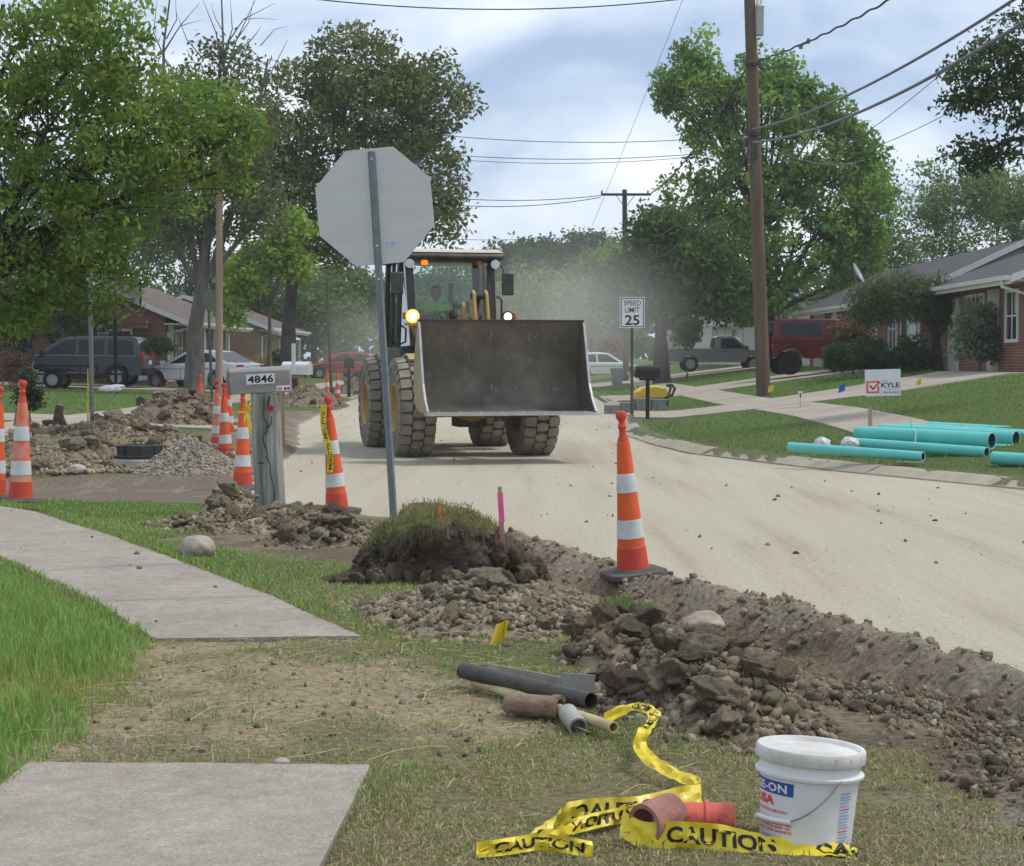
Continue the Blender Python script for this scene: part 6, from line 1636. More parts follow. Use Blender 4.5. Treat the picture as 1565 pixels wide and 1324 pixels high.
# ================================================================== ROAD VEHICLES
m_tyre2 = M('black_tyre', (0.014, 0.0135, 0.013), (0.028, 0.026, 0.023), scale=8, rough=0.95, spec=.1)
m_alloy = M('alloy_wheel', (0.42, 0.42, 0.43), (0.34, 0.34, 0.35), scale=8, rough=0.35, metal=0.5)
m_trim = M('black_plastic_trim', (0.016, 0.016, 0.016), rough=0.75, spec=.15)
m_win = M('dark_car_glass', (0.010, 0.012, 0.014), (0.02, 0.024, 0.028), scale=1.2, rough=0.1, spec=0.22)
m_tail = M('tail_lamp_red', (0.45, 0.012, 0.015), rough=0.2)
m_headl = M('headlamp_clear', (0.6, 0.62, 0.62), rough=0.15)
m_plate = M('licence_plate', (0.6, 0.62, 0.64), rough=0.5)
def paint(name, c, rough=.28, metal=.25): return M(name, c, tuple(v * .88 for v in c), scale=1.5, rough=rough, metal=metal * .2, spec=.3)
def arch(cx, zc, r, n=9): return [(cx + r * math.cos(PI - PI * k / n), zc + r * math.sin(PI - PI * k / n)) for k in range(n + 1)]
def car(name, label, cat, loc, rz, W, low, top, wheels, wr, ww, body_m, wins, roof_in=.16, zb=None, front_w=None, rear_w=None, group=None, rim_m=None, spokes=6, tails=(), heads=(), bumper=None, handles=(), cladding=None, arch_r=1.16, roof_m=None, extras=None, ww2=None):
    """low: upper outline of lower body rear->front [(x,z)...] with sill z; top: greenhouse outline [(x,z)]"""
    t = thing(name, label, cat, loc, rz, group)
    sill = low['sill']; pts = list(low['up'])                # from rear bottom, over the belt, to front bottom
    bot = []
    for wx in sorted(wheels, reverse=True):
        bot += [(x, z) for x, z in arch(wx, wr, wr * arch_r)][::-1]
    bot = [(x, max(z, sill)) for x, z in bot]
    o = MB().prism(pts + bot, -W / 2, W / 2).build('body', body_m, t, bevel=.05, seg=3)
    zb_ = min(z for x, z in top) if zb is None else zb; ztop = max(z for x, z in top)
    hw = lambda z: W / 2 - .03 - roof_in * max(0, (z - zb_)) / (ztop - zb_)
    n = len(top); vs = [(x, -hw(z), z) for x, z in top] + [(x, hw(z), z) for x, z in top]
    MB().add(vs, [tuple(range(n)), tuple(range(2 * n - 1, n - 1, -1))] + [(k, (k + 1) % n, n + (k + 1) % n, n + k) for k in range(n)]).build('cabin', roof_m or body_m, t, bevel=.03)
    for s in (-1, 1):
        for wpoly in wins:
            e = .006
            vs = [(x, s * (hw(z) + e), z) for x, z in wpoly] + [(x, s * (hw(z) - .02), z) for x, z in wpoly]; m = len(wpoly)
            MB().add(vs, [tuple(range(m)), tuple(range(2 * m - 1, m - 1, -1))] + [(k, (k + 1) % m, m + (k + 1) % m, m + k) for k in range(m)]).build('window', m_win, t)
    for fw, nm in ((front_w, 'windshield'), (rear_w, 'rear_window')):
        if fw:
            (x0, z0), (x1, z1) = fw; d = Vector((z1 - z0, 0, -(x1 - x0))).normalized() * (.012 if nm == 'windshield' else -.012)
            if nm == 'windshield' and d.x < 0: d = -d
            if nm == 'rear_window' and d.x > 0: d = -d
            a = [(x0 + d.x, -hw(z0) + .07, z0 + d.z), (x0 + d.x, hw(z0) - .07, z0 + d.z), (x1 + d.x, hw(z1) - .07, z1 + d.z), (x1 + d.x, -hw(z1) + .07, z1 + d.z)]
            MB().quad(*a).build(nm, m_win, t, fix=False)
    for wx in wheels:
        for s in (-1, 1):
            w = thing('wheel', None, None, (wx, s * (W / 2 - ww / 2 + .0), wr)); w.parent = t
            MB().lathe([(wr * .62, -ww / 2), (wr * .93, -ww / 2), (wr, -ww * .36), (wr, ww * .36), (wr * .93, ww / 2), (wr * .62, ww / 2)], 28, axis='y', closed=True).build('tyre', m_tyre2, w, smooth=True, fix=False)
            r = MB().lathe([(wr * .64, s * ww * .48), (wr * .58, s * ww * .46), (wr * .55, s * ww * .1), (0, s * ww * .1)], 28, axis='y')
            r.lathe([(0, s * ww * .42), (wr * .13, s * ww * .40), (wr * .14, s * ww * .1)], 14, axis='y')
            for k in range(spokes):
                a = 2 * PI * k / spokes; r.bar((wr * .1 * math.cos(a), s * ww * .38, wr * .1 * math.sin(a)), (wr * .57 * math.cos(a), s * ww * .40, wr * .57 * math.sin(a)), wr * .14, ww * .12, (0, 1, 0))
            r.build('rim', rim_m or m_alloy, w, smooth=True, fix=False)
    for (x, y0, y1, z0, z1) in tails:
        for s in (-1, 1): MB().box(x - .03, x + .1, min(s * y0, s * y1), max(s * y0, s * y1), z0, z1).build('tail_light', m_tail, t, bevel=.015)
    for (x, y0, y1, z0, z1) in heads:
        for s in (-1, 1): MB().box(x - .12, x + .02, min(s * y0, s * y1), max(s * y0, s * y1), z0, z1).build('headlight', m_headl, t, bevel=.015)
    if bumper:
        for (x0, x1, z0, z1, m) in bumper: MB().box(x0, x1, -W / 2 - .004, W / 2 + .004, z0, z1).build('bumper', m, t, bevel=.03)
    for (x, z) in handles:
        for s in (-1, 1): MB().box(x - .08, x + .08, s * (W / 2 + .012) - .015, s * (W / 2 + .012) + .015, z - .015, z + .015).build('door_handle', m_trim if body_m.name != 'paint_white' else body_m, t)
    if extras: extras(t, W, hw)
    return t
def door_lines(xs, z0, z1):
    def f(t, W, hw):
        mb = MB()
        for x in xs:
            for s in (-1, 1): mb.box(x - .007, x + .007, s * (W / 2 + .002) - .004, s * (W / 2 + .002) + .004, z0, z1)
        mb.build('door_seams', m_trim, t)
    return f
def mirrors(t, x, z, W, m):
    for s in (-1, 1): MB().box(x - .07, x + .07, min(s * W / 2, s * (W / 2 + .2)), max(s * W / 2, s * (W / 2 + .2)), z, z + .17).build('mirror', m, t, bevel=.03)
# grey SUV on the left drive, seen side on, nose to the left
def suv_extra(t, W, hw):
    door_lines((-.75, .35, 1.38), .5, 1.12)(t, W, hw); mirrors(t, 1.22, 1.12, W, m_trim)
    for s in (-1, 1):
        MB().tube([(-1.9, s * .62, 1.80), (-1.8, s * .62, 1.86), (.3, s * .62, 1.88), (.45, s * .62, 1.81)], .02, 6).build('roof_rail', m_trim, t, smooth=True)
        MB().box(-.92, .86, min(s * W / 2, s * (W / 2 + .012)), max(s * W / 2, s * (W / 2 + .012)), .30, .42).build('sill_trim', m_trim, t)
    MB().box(-2.43, -2.41, -.26, .26, .8, .95).build('licence_plate', m_plate, t)
x = pxx(128, 64.2)
car('suv', 'grey suv parked nose left on the drive behind the small trailer', 'car', (x, 64.2, Z(x, 64.2)), PI, 1.96,
    {'sill': .38, 'up': [(-2.38, .45), (-2.42, .62), (-2.38, 1.08), (-2.30, 1.14), (1.3, 1.16), (2.05, 1.06), (2.33, .96), (2.42, .72), (2.40, .42)]},
    [(-2.30, 1.13), (-2.12, 1.74), (-1.95, 1.80), (-.6, 1.82), (.35, 1.78), (.62, 1.70), (1.50, 1.13)], (-1.42, 1.36), .38, .25,
    paint('paint_grey', (.06, .066, .076)), [[(-2.05, 1.16), (-1.95, 1.64), (-1.10, 1.68), (-1.10, 1.16)], [(-.98, 1.17), (-.98, 1.68), (-.05, 1.69), (-.05, 1.17)], [(.05, 1.17), (.05, 1.69), (.45, 1.66), (1.20, 1.18)]],
    rear_w=((-2.28, 1.2), (-2.12, 1.7)), front_w=((1.42, 1.18), (.66, 1.67)), tails=[(-2.36, .72, .97, .85, 1.25)], heads=[(2.36, .6, .92, .78, .96)], handles=((-.6, 1.0), (.5, 1.0)), extras=suv_extra, roof_in=.14,
    bumper=[(-2.46, -2.3, .4, .66, m_trim), (2.3, 2.46, .38, .6, m_trim)])
# white sedan
def sed_extra(t, W, hw):
    door_lines((-.85, .2, 1.25), .35, .88)(t, W, hw); mirrors(t, .95, .9, W, MATS['paint_white'])
x = pxx(306, 66.5)
car('sedan', 'white sedan parked on the far left drive behind the grey tree trunk', 'car', (x, 66.5, Z(x, 66.5)), PI - R(28), 1.83,
    {'sill': .24, 'up': [(-2.36, .35), (-2.42, .6), (-2.38, .92), (-1.9, 1.0), (.9, .93), (1.9, .80), (2.3, .66), (2.4, .5), (2.36, .3)]},
    [(-1.95, .97), (-1.1, 1.40), (-.5, 1.47), (.1, 1.42), (1.05, .92)], (-1.40, 1.38), .34, .22, paint('paint_white', (.72, .73, .74), .25, .0),
    [[(-1.5, 1.02), (-1.05, 1.33), (-.5, 1.38), (-.5, 1.0)], [(-.42, 1.0), (-.42, 1.38), (0, 1.36), (.75, .96)]],
    rear_w=((-1.85, 1.02), (-1.15, 1.38)), front_w=((.98, .96), (.18, 1.38)), tails=[(-2.36, .5, .9, .72, .92)], heads=[(2.3, .5, .86, .58, .72)], extras=sed_extra, roof_in=.22,
    bumper=[(-2.44, -2.34, .3, .5, m_trim)])
# grey pickup
def pk_extra(t, W, hw):
    door_lines((.42, 1.32), .5, 1.02)(t, W, hw); mirrors(t, 1.2, 1.05, W, m_trim)
    MB().box(-2.2, -.35, -W / 2 + .08, W / 2 - .08, 1.03, 1.036).build('bed_floor', m_trim, t)
x = pxx(1098, 84)
car('pickup_truck', 'grey pickup truck parked behind the tall utility pole', 'pickup', (x, 84, Z(x, 84)), 0, 1.78,
    {'sill': .45, 'up': [(-2.42, .5), (-2.44, 1.08), (-2.38, 1.10), (-.35, 1.10), (-.33, 1.06), (1.3, 1.04), (2.2, .98), (2.38, .85), (2.40, .5)]},
    [(-.30, 1.04), (-.24, 1.62), (-.1, 1.68), (.55, 1.68), (.75, 1.64), (1.38, 1.04)], (-1.42, 1.55), .36, .24, paint('paint_dark_grey', (.21, .215, .225)),
    [[(.0, 1.1), (.02, 1.55), (.62, 1.56), (1.15, 1.1)]], rear_w=((-.33, 1.14), (-.26, 1.58)), front_w=((1.36, 1.08), (.8, 1.58)), tails=[(-2.42, .68, .86, .72, 1.02)], heads=[(2.38, .5, .85, .68, .86)], handles=((.2, .95),), extras=pk_extra, roof_in=.12, spokes=5,
    bumper=[(-2.52, -2.38, .5, .66, m_chrome), (2.34, 2.5, .46, .64, m_chrome)])
# red jeep style off roader
def jp_extra(t, W, hw):
    for wx in (-1.2, 1.35):
        for s in (-1, 1):
            pts = [(wx + .60 * math.cos(R(20 + 140 * k / 8)), .46 + .56 * math.sin(R(20 + 140 * k / 8))) for k in range(9)]
            MB().prism(pts + [(wx + (q[0] - wx) * .92, .46 + (q[1] - .46) * .92) for q in pts[::-1]], s * (W / 2 - .02), s * (W / 2 + .16)).build('fender_flare', MATS['paint_flare'], t)
    door_lines((.0, .85), .6, 1.2)(t, W, hw); mirrors(t, .95, 1.22, W, m_trim)
    w = thing('spare_wheel', None, None, (-1.98, 0.05, 1.02)); w.parent = t
    MB().lathe([(.25, -.12), (.40, -.12), (.43, -.08), (.43, .08), (.40, .12), (.25, .12)], 28, axis='x', closed=True).build('tyre', m_tyre2, w, smooth=True, fix=False)
    MB().lathe([(.26, -.1), (.1, -.06), (0, -.07)], 20, axis='x').build('rim', m_trim, w, smooth=True, fix=False)
    MB().box(-1.86, -.02, -W / 2 + .2, W / 2 - .2, 1.875, 1.89).build('roof_panel', MATS['paint_hardtop'], t)
M('paint_flare', (.08, .022, .02), rough=.6, spec=.2); M('paint_hardtop', (.016, .016, .017), rough=.6, spec=.2)
x = pxx(1252, 60.2)
car('offroad_car', 'dark red offroad car with black hardtop parked behind the hedge', 'car', (x, 60.2, Z(x, 60.2)), R(5), 1.66,
    {'sill': .55, 'up': [(-1.78, .62), (-1.82, 1.22), (.9, 1.24), (1.0, 1.22), (1.9, 1.14), (1.98, .75), (1.96, .62)]},
    [(-1.80, 1.22), (-1.76, 1.84), (-1.6, 1.88), (.35, 1.88), (.5, 1.85), (.88, 1.22)], (-1.20, 1.35), .40, .29, paint('paint_maroon', (.125, .014, .016)),
    [[(-1.55, 1.30), (-1.53, 1.74), (-.15, 1.75), (-.15, 1.30)], [(.02, 1.28), (.02, 1.76), (.42, 1.76), (.72, 1.28)]], rear_w=((-1.815, 1.3), (-1.78, 1.75)), front_w=((.88, 1.26), (.52, 1.80)), roof_in=.08, extras=jp_extra,
    rim_m=m_trim, spokes=5, tails=[(-1.80, .62, .80, .85, 1.05)], bumper=[(-1.98, -1.8, .5, .68, m_trim), (1.95, 2.15, .5, .68, m_trim)], arch_r=1.25)
for px in (1232,):
    pass
# far cars beyond the loader on the left
def small_car(label, px, y, col, rz, s=1.0):
    x = pxx(px, y)
    return car('parked_car', label, 'car', (x, y, Z(x, y)), rz, 1.8, {'sill': .25, 'up': [(-2.2, .35), (-2.25, .85), (-2.0, .98), (.9, .98), (1.9, .82), (2.2, .6), (2.2, .3)]},
        [(-2.05, .97), (-1.6, 1.48), (-.4, 1.56), (.2, 1.5), (1.1, .95)], (-1.35, 1.35), .34, .22, col, [[(-1.75, 1.02), (-1.5, 1.4), (-.6, 1.46), (-.6, 1.02)], [(-.5, 1.02), (-.5, 1.46), (.1, 1.43), (.75, 1.0)]],
        rear_w=((-2.0, 1.02), (-1.62, 1.42)), front_w=((1.0, 1.0), (.26, 1.44)), tails=[(-2.2, .55, .88, .7, .9)], heads=[(2.15, .5, .86, .55, .7)], roof_in=.2)
small_car('red car parked far off on the left behind the black mailbox', 520, 104, paint('paint_red', (.33, .025, .03)), R(195))
small_car('silver car parked far off just left of the loader', 566, 112, paint('paint_silver', (.42, .43, .44)), R(190))
small_car('white car parked far off to the right of the loader bucket', 918, 98, paint('paint_white2', (.66, .67, .68)), R(20))

# utility trailer by the suv
y = 60.5; x0 = pxx(102, y); zt = Z(x0, y)
TR = thing('utility_trailer', 'small black mesh utility trailer with white wheels in front of the grey suv', 'trailer', (x0, y, zt), R(3))
def bars(lst, w, nm): 
    mb = MB()
    for a, b in lst: mb.bar(a, b, w, w)
    return mb.build(nm, m_trim, TR)
bars([((-1.2, s, .5), (1.0, s, .5)) for s in (-.7, .7)] + [((-1.2, s, .78), (.9, s, .78)) for s in (-.7, .7)] + [((xx, -.7, .5), (xx, .7, .5)) for xx in (-1.2, -.4, .4, 1.0)] + [((xx, s, .5), (xx, s, .78)) for xx in (-1.2, -.3, .6, .9) for s in (-.7, .7)], .05, 'frame')
bars([((1.0, -.6, .5), (2.0, 0, .48)), ((1.0, .6, .5), (2.0, 0, .48)), ((1.9, 0, .48), (1.9, 0, .02))], .06, 'tongue')
MB().box(-1.18, .98, -.66, .66, .505, .53).build('deck', m_oldw, TR)
gt = bars([((-1.25, s, .5), (-1.32, s, 1.75)) for s in (-.66, .66)] + [((-1.25 - .07 * k / 5, -.66, .5 + .25 * k), (-1.25 - .07 * k / 5, .66, .5 + .25 * k)) for k in range(6)], .045, 'ramp_gate')
for k in range(7):
    MB().bar((-1.25, -.55 + k * .18, .5), (-1.32, -.55 + k * .18, 1.75), .016, .016).build('gate_bar', m_trim, gt)
for s in (-1, 1):
    w = thing('wheel', None, None, (-.3, s * .84, .31)); w.parent = TR
    MB().lathe([(.19, -.1), (.29, -.1), (.31, -.07), (.31, .07), (.29, .1), (.19, .1)], 24, axis='y', closed=True).build('tyre', m_tyre2, w, smooth=True, fix=False)
    r = MB().lathe([(.2, s * .09), (.18, s * .05), (0, s * .05)], 24, axis='y')
    for k in range(8): a = 2 * PI * k / 8; r.bar((.04 * math.cos(a), s * .07, .04 * math.sin(a)), (.18 * math.cos(a), s * .07, .18 * math.sin(a)), .035, .03, (0, 1, 0))
    r.build('rim', m_alloy, w, smooth=True, fix=False)
    MB().prism([(-.75, .62), (-.6, .68), (0, .68), (.15, .62), (.15, .59), (-.75, .59)], s * .72, s * .98).build('mudguard', m_trim, TR)
MB().tube([(-.95, -.74, .95), (-1.0, -.75, .72), (-.9, -.75, .60), (-.7, -.74, .62)], .02, 6).build('hose_hook', m_alloy, TR, smooth=True)

# yellow machine with roll hoop on concrete blocks
y = 47.5; c = aty(995, 612, y); z0 = Z(c.x, y)
EX = thing('compactor', 'small yellow machine with black hoop behind the black mailbox on the right', 'machine', (c.x, y, z0), R(10)); EX.scale = (.85, .85, .85)
MB().prism([(-.55, .30), (.35, .30), (.5, .42), (.42, .62), (.1, .72), (-.3, .66), (-.55, .5)], -.28, .28).build('engine_cover', M('machine_yellow_clean', (.66, .45, .03), (.55, .36, .03), scale=5, rough=.45), EX, bevel=.04)
MB().box(-.6, .5, -.34, .34, .06, .28).build('base', m_cab, EX, bevel=.03)
MB().tube([(.35, -.25, .3), (.62, -.28, .42), (.70, -.28, .62), (.60, -.28, .74), (.42, -.28, .72)], .045, 8).tube([(.42, .25, .3), (.66, .28, .45), (.72, .28, .64), (.6, .28, .74)], .045, 8).build('hoop', m_cab, EX, smooth=True)
MB().bar((-.5, -.1, .62), (-.75, -.1, 1.1), .05, .05).bar((-.75, -.3, 1.1), (-.75, .15, 1.1), .04, .04).build('handlebar', M('machine_yellow_clean', (.66, .45, .03)), EX)
y = 45.8
for k in range(4):
    c = aty(935 + k * 24, 612, y); o = MB().box(-.19, .19, -.16, .16, -.05, .30 - .02 * (k % 2)).build('concrete_block', M('grey_block', (.26, .25, .23), (.18, .17, .16), scale=6, rough=.95, bump=.4), loc=(c.x, y + .1 * (k % 2), Z(c.x, y)), bevel=.015)
    tag(o, ('leftmost grey concrete block in the row in front of the yellow machine', 'second grey concrete block from the left in front of the yellow machine', 'third grey concrete block in front of the yellow machine', 'rightmost grey concrete block in front of the yellow machine')[k], 'block', 'concrete blocks by the yellow machine')
# recycling bin
y = 80; c = aty(943, 559, y)
BN = thing('bin', 'pale grey bin standing on the far right lawn left of the speed sign', 'bin', (c.x, y, Z(c.x, y)))
MB().add([(-.22, -.22, 0), (.22, -.22, 0), (.22, .22, 0), (-.22, .22, 0), (-.3, -.3, .75), (.3, -.3, .75), (.3, .3, .75), (-.3, .3, .75)], [(0, 1, 2, 3), (4, 5, 6, 7), (0, 1, 5, 4), (1, 2, 6, 5), (2, 3, 7, 6), (3, 0, 4, 7)]).build('body', M('bin_grey', (.3, .33, .35), rough=.6), BN)
MB().box(-.32, .32, -.32, .32, .752, .8).build('rim', MATS['bin_grey'], BN, bevel=.01)
# basketball hoop
y = 57; c = aty(177, 590, y); z0 = Z(c.x, y)
BB = thing('basketball_hoop', 'black basketball hoop on a pole in front of the grey suv', 'basketball hoop', (c.x, y, z0))
MB().cyl((0, 0, -.1), (0, 0, 3.2), .05, n=10).bar((0, 0, 2.7), (.35, 0, 3.05), .06, .06).build('pole', m_trim, BB, smooth=True)
bbd = MB().box(.36, .40, -.75, .75, 2.75, 2.80).box(.36, .40, -.75, .75, 3.62, 3.67).box(.36, .40, -.75, -.70, 2.8, 3.62).box(.36, .40, .70, .75, 2.8, 3.62)
bo = bbd.build('backboard_frame', m_trim, BB); bo.rotation_euler = (0, 0, R(-40))
o = MB().quad((.38, -.7, 2.8), (.38, .7, 2.8), (.38, .7, 3.62), (.38, -.7, 3.62)).build('backboard', glass_mat('smoked_panel', (.55, .57, .58), .05), BB, fix=False); o.rotation_euler = (0, 0, R(-40))
hp_ = MB().tube([(.63 + .23 * math.cos(2 * PI * k / 20), .23 * math.sin(2 * PI * k / 20), 3.02) for k in range(21)], .012, 6, False)
for k in range(12):
    a = 2 * PI * k / 12; hp_.tube([(.63 + .23 * math.cos(a), .23 * math.sin(a), 3.0), (.63 + .13 * math.cos(a + .3), .13 * math.sin(a + .3), 2.6)], .006, 4)
o = hp_.build('rim', m_trim, BB); o.rotation_euler = (0, 0, R(-40))

# ================================================================== HOUSES
def brick_mat(name, c1, c2, mortar, scale=1.0):
    m, nt, N, L, b = newmat(name); setp(b, .9, 0, .15)
    t = N.new('ShaderNodeTexCoord'); s = N.new('ShaderNodeSeparateXYZ'); L.new(t.outputs['Object'], s.inputs[0])
    ad = N.new('ShaderNodeMath'); L.new(s.outputs['X'], ad.inputs[0]); L.new(s.outputs['Y'], ad.inputs[1])
    cb = N.new('ShaderNodeCombineXYZ'); L.new(ad.outputs[0], cb.inputs['X']); L.new(s.outputs['Z'], cb.inputs['Y'])
    br = N.new('ShaderNodeTexBrick'); br.inputs['Scale'].default_value = 1.0; br.inputs['Brick Width'].default_value = .22 * scale; br.inputs['Row Height'].default_value = .075 * scale
    br.inputs['Mortar Size'].default_value = .009 * scale; br.inputs['Color1'].default_value = (*c1, 1); br.inputs['Color2'].default_value = (*c2, 1); br.inputs['Mortar'].default_value = (*mortar, 1)
    L.new(cb.outputs[0], br.inputs['Vector'])
    n = N.new('ShaderNodeTexNoise'); n.inputs['Scale'].default_value = 1.3; n.inputs['Detail'].default_value = 5; L.new(t.outputs['Object'], n.inputs['Vector'])
    mr = N.new('ShaderNodeMapRange'); mr.inputs['To Min'].default_value = .75; mr.inputs['To Max'].default_value = 1.2; L.new(n.outputs['Fac'], mr.inputs['Value'])
    v = N.new('ShaderNodeVectorMath'); v.operation = 'SCALE'; L.new(br.outputs['Color'], v.inputs[0]); L.new(mr.outputs['Result'], v.inputs['Scale']); L.new(v.outputs['Vector'], b.inputs['Base Color'])
    bp = N.new('ShaderNodeBump'); bp.inputs['Strength'].default_value = .5; bp.inputs['Distance'].default_value = .01; L.new(br.outputs['Fac'], bp.inputs['Height']); bp.invert = True; L.new(bp.outputs['Normal'], b.inputs['Normal'])
    MATS[name] = m; return m
m_brick = brick_mat('red_brick_wall', (.25, .085, .055), (.19, .065, .045), (.28, .24, .2))
m_brickt = brick_mat('tan_brick_wall', (.33, .22, .13), (.27, .18, .11), (.34, .3, .24))
m_shing = brick_mat('grey_shingles', (.13, .125, .12), (.095, .09, .088), (.07, .067, .065), 1.6)
m_shbr = brick_mat('brown_shingles', (.19, .145, .125), (.145, .112, .098), (.1, .08, .07), 1.6)
m_wtrim = M('white_trim', (.68, .68, .66), (.6, .6, .58), scale=3, rough=.55)
m_siding = M('pale_siding', (.55, .55, .52), (.48, .48, .45), scale=2, rough=.6, stretch=(.2, .2, 8))
m_sidbl = M('blue_grey_siding', (.36, .40, .44), (.3, .34, .38), scale=2, rough=.6, stretch=(.2, .2, 8))
m_pane = M('window_glass', (.03, .036, .04), (.06, .07, .075), scale=.8, rough=.08, spec=.6)
m_dgreen = M('dark_green_door', (.03, .06, .045), rough=.5)
m_curt = M('pale_blind', (.42, .42, .4), rough=.8)
def house(label, xf, depth, y0, y1, zb, eave, rise, wall_m, roof_m, openings, sgn, gable_m=None, oh=.6, chimney=None, posts=(), gable_open=(), name='house'):
    """sgn -1: front faces -x (house on the right of the road), +1: front faces +x"""
    t = thing(name, label, 'house', (xf, y0, zb))
    D = -sgn * depth; L_ = y1 - y0; mid = D / 2
    MB().prism([(0, -.4), (D, -.4), (D, eave), (mid, eave + rise * .97), (0, eave)], 0, L_).build('wall', wall_m, t)
    if gable_m: MB().prism([(D * .02, eave + .02), (D * .98, eave + .02), (mid, eave + rise * .95)], -.012, -.003).build('gable_siding', gable_m, t)
    rf = None
    sl = rise / (depth / 2)
    for k, (xa, xb) in enumerate(((sgn * oh, mid), (D - sgn * oh, mid))):
        za = eave - sl * oh + .06; zt = eave + rise + .06
        mb = MB().prism([(xa, za), (xb + (0.0), zt), (xb, zt + .12), (xa, za + .12)], -.35, L_ + .35)
        o = mb.build('roof', roof_m, t)
        if rf is None: rf = o
        if k == 0:
            MB().box(min(xa, xa + sgn * .03), max(xa, xa + sgn * .03), -.36, L_ + .36, za - .1, za + .10).build('fascia', m_wtrim, o)
            gx = xa + sgn * .04
            MB().prism([(gx, za + .0), (gx + sgn * .11, za + .0), (gx + sgn * .13, za + .11), (gx, za + .11)], -.38, L_ + .38).build('gutter', m_wtrim, o)
            MB().tube([(gx + sgn * .06, .1, za), (gx + sgn * .06, .12, za - .15), (sgn * .06, .15, za - .35), (sgn * .06, .15, 0)], .045, 6).build('downspout', m_wtrim, t)
            MB().box(min(0, xa), max(0, xa), -.3, L_ + .3, za - .02, za + .02).build('soffit', m_wtrim, o)
        MB().add([(xa, -.36, za - .06), (xb, -.36, zt - .06), (xb, -.36, zt + .13), (xa, -.36, za + .13), (xa, -.40, za - .06), (xb, -.40, zt - .06), (xb, -.40, zt + .13), (xa, -.40, za + .13)], [(0, 1, 2, 3), (7, 6, 5, 4), (0, 4, 5, 1), (1, 5, 6, 2), (2, 6, 7, 3), (3, 7, 4, 0)]).build('rake_board', m_wtrim, o)
    def opening(kind, yc, w, z0, h, on='front'):
        def bx(mb, u0, u1, z0_, z1_, d0, d1):
            if on == 'front': return mb.box(min(sgn * d0, sgn * d1), max(sgn * d0, sgn * d1), u0, u1, z0_, z1_)
            return mb.box(u0, u1, -d1, -d0, z0_, z1_)
        if kind == 'panel':
            return bx(MB(), yc - w / 2, yc + w / 2, z0, z0 + h, .003, .03).build('wall_panel', m_siding, t)
        f = MB(); e = .09
        bx(f, yc - w / 2 - e, yc - w / 2, z0 - e, z0 + h + e, .002, .05); bx(f, yc + w / 2, yc + w / 2 + e, z0 - e, z0 + h + e, .002, .05)
        bx(f, yc - w / 2, yc + w / 2, z0 + h, z0 + h + e, .002, .05); bx(f, yc - w / 2, yc + w / 2, z0 - e, z0, .002, .07)
        if kind == 'window':
            fr = f
            wn_ = bx(MB(), yc - w / 2, yc + w / 2, z0, z0 + h, .004, .012).build('window', m_pane, t)
            bx(f, yc - .025, yc + .025, z0, z0 + h, .013, .03); bx(f, yc - w / 2, yc - .026, z0 + h * .5 - .02, z0 + h * .5 + .02, .013, .03); bx(f, yc + .026, yc + w / 2, z0 + h * .5 - .02, z0 + h * .5 + .02, .013, .03)
            f.build('frame', m_wtrim, wn_)
            s = MB(); bx(s, yc - w / 2 + .03, yc - w * .2, z0 + h * .55, z0 + h - .03, .0125, .0135); s.build('blind', m_curt, wn_)
        elif kind == 'garage':
            d = bx(MB(), yc - w / 2, yc + w / 2, z0, z0 + h, .004, .02).build('garage_door', m_wtrim, t); f.build('frame', m_wtrim, d)
            for k in range(1, 4): bx(MB(), yc - w / 2 + .02, yc + w / 2 - .02, z0 + h * k / 4 - .015, z0 + h * k / 4 + .015, .0205, .03).build('door_rail', m_siding, d)
        else:
            d = bx(MB(), yc - w / 2, yc + w / 2, z0, z0 + h, .004, .03).build('door', m_dgreen if kind == 'door' else m_wtrim, t); f.build('frame', m_wtrim, d)
            bx(MB(), yc - w / 2 + .06, yc - w / 2 + .11, z0 + .95, z0 + 1.05, .031, .08).build('handle', m_chrome, d)
    for q in openings: opening(*q)
    for q in gable_open: opening(*q, on='gable')
    if chimney:
        cx, cy, cw, ch = chimney; MB().box(cx - cw / 2, cx + cw / 2, cy - cw / 2, cy + cw / 2, eave - .5, ch).box(cx - cw / 2 - .05, cx + cw / 2 + .05, cy - cw / 2 - .05, cy + cw / 2 + .05, ch + .002, ch + .1).build('chimney', m_brick, t)
    for (px_, py_, r, m) in posts: MB().bar((px_, py_, -.2), (px_, py_, eave - sl * oh * .6), r, r, (0, 1, 0)).build('porch_post', m, t)
    return t
m_redp = M('red_post_paint', (.3, .025, .025), rough=.5)
house('red brick ranch house with white gutters at the right picture edge', 12.9, 8.6, 44.0, 53.2, .98, 2.55, 1.55, m_brick, m_shing,
      [('window', 1.6, 1.0, .95, 1.2), ('panel', 3.4, 1.1, .0, 2.3), ('window', 5.2, 1.7, .8, 1.35), ('white', 7.6, .95, .05, 2.05)], -1, m_siding)
house('long red brick ranch house with grey roof behind the hedge and weeping tree', 12.8, 6.2, 55.2, 76.0, 1.0, 2.5, 1.45, m_brick, m_shing,
      [('white', 1.2, .9, .05, 2.05), ('door', 2.4, .9, .05, 2.05), ('window', 4.2, 1.1, .8, 1.25), ('panel', 9.5, 5.5, .0, 2.3), ('window', 9.5, 2.2, .8, 1.25), ('window', 14.5, 1.8, .8, 1.25), ('panel', 18.5, 2.5, .0, 2.3)], -1, m_siding,
      posts=[(-.45, 12.5, .14, m_wtrim), (-.45, 8, .14, m_wtrim)])
house('pale far house with light roof behind the grey pickup', 12.2, 8, 93, 108, 1.0, 2.45, 1.5, m_siding, M('pale_shingles', (.3, .29, .27), (.24, .23, .22), scale=3, rough=.9), [('window', 4, 1.6, .8, 1.2), ('garage', 10, 3, .05, 2.1)], -1, gable_open=[('window', 2.5, 1.4, .8, 1.2), ('white', 5.4, .9, .05, 2.0)])
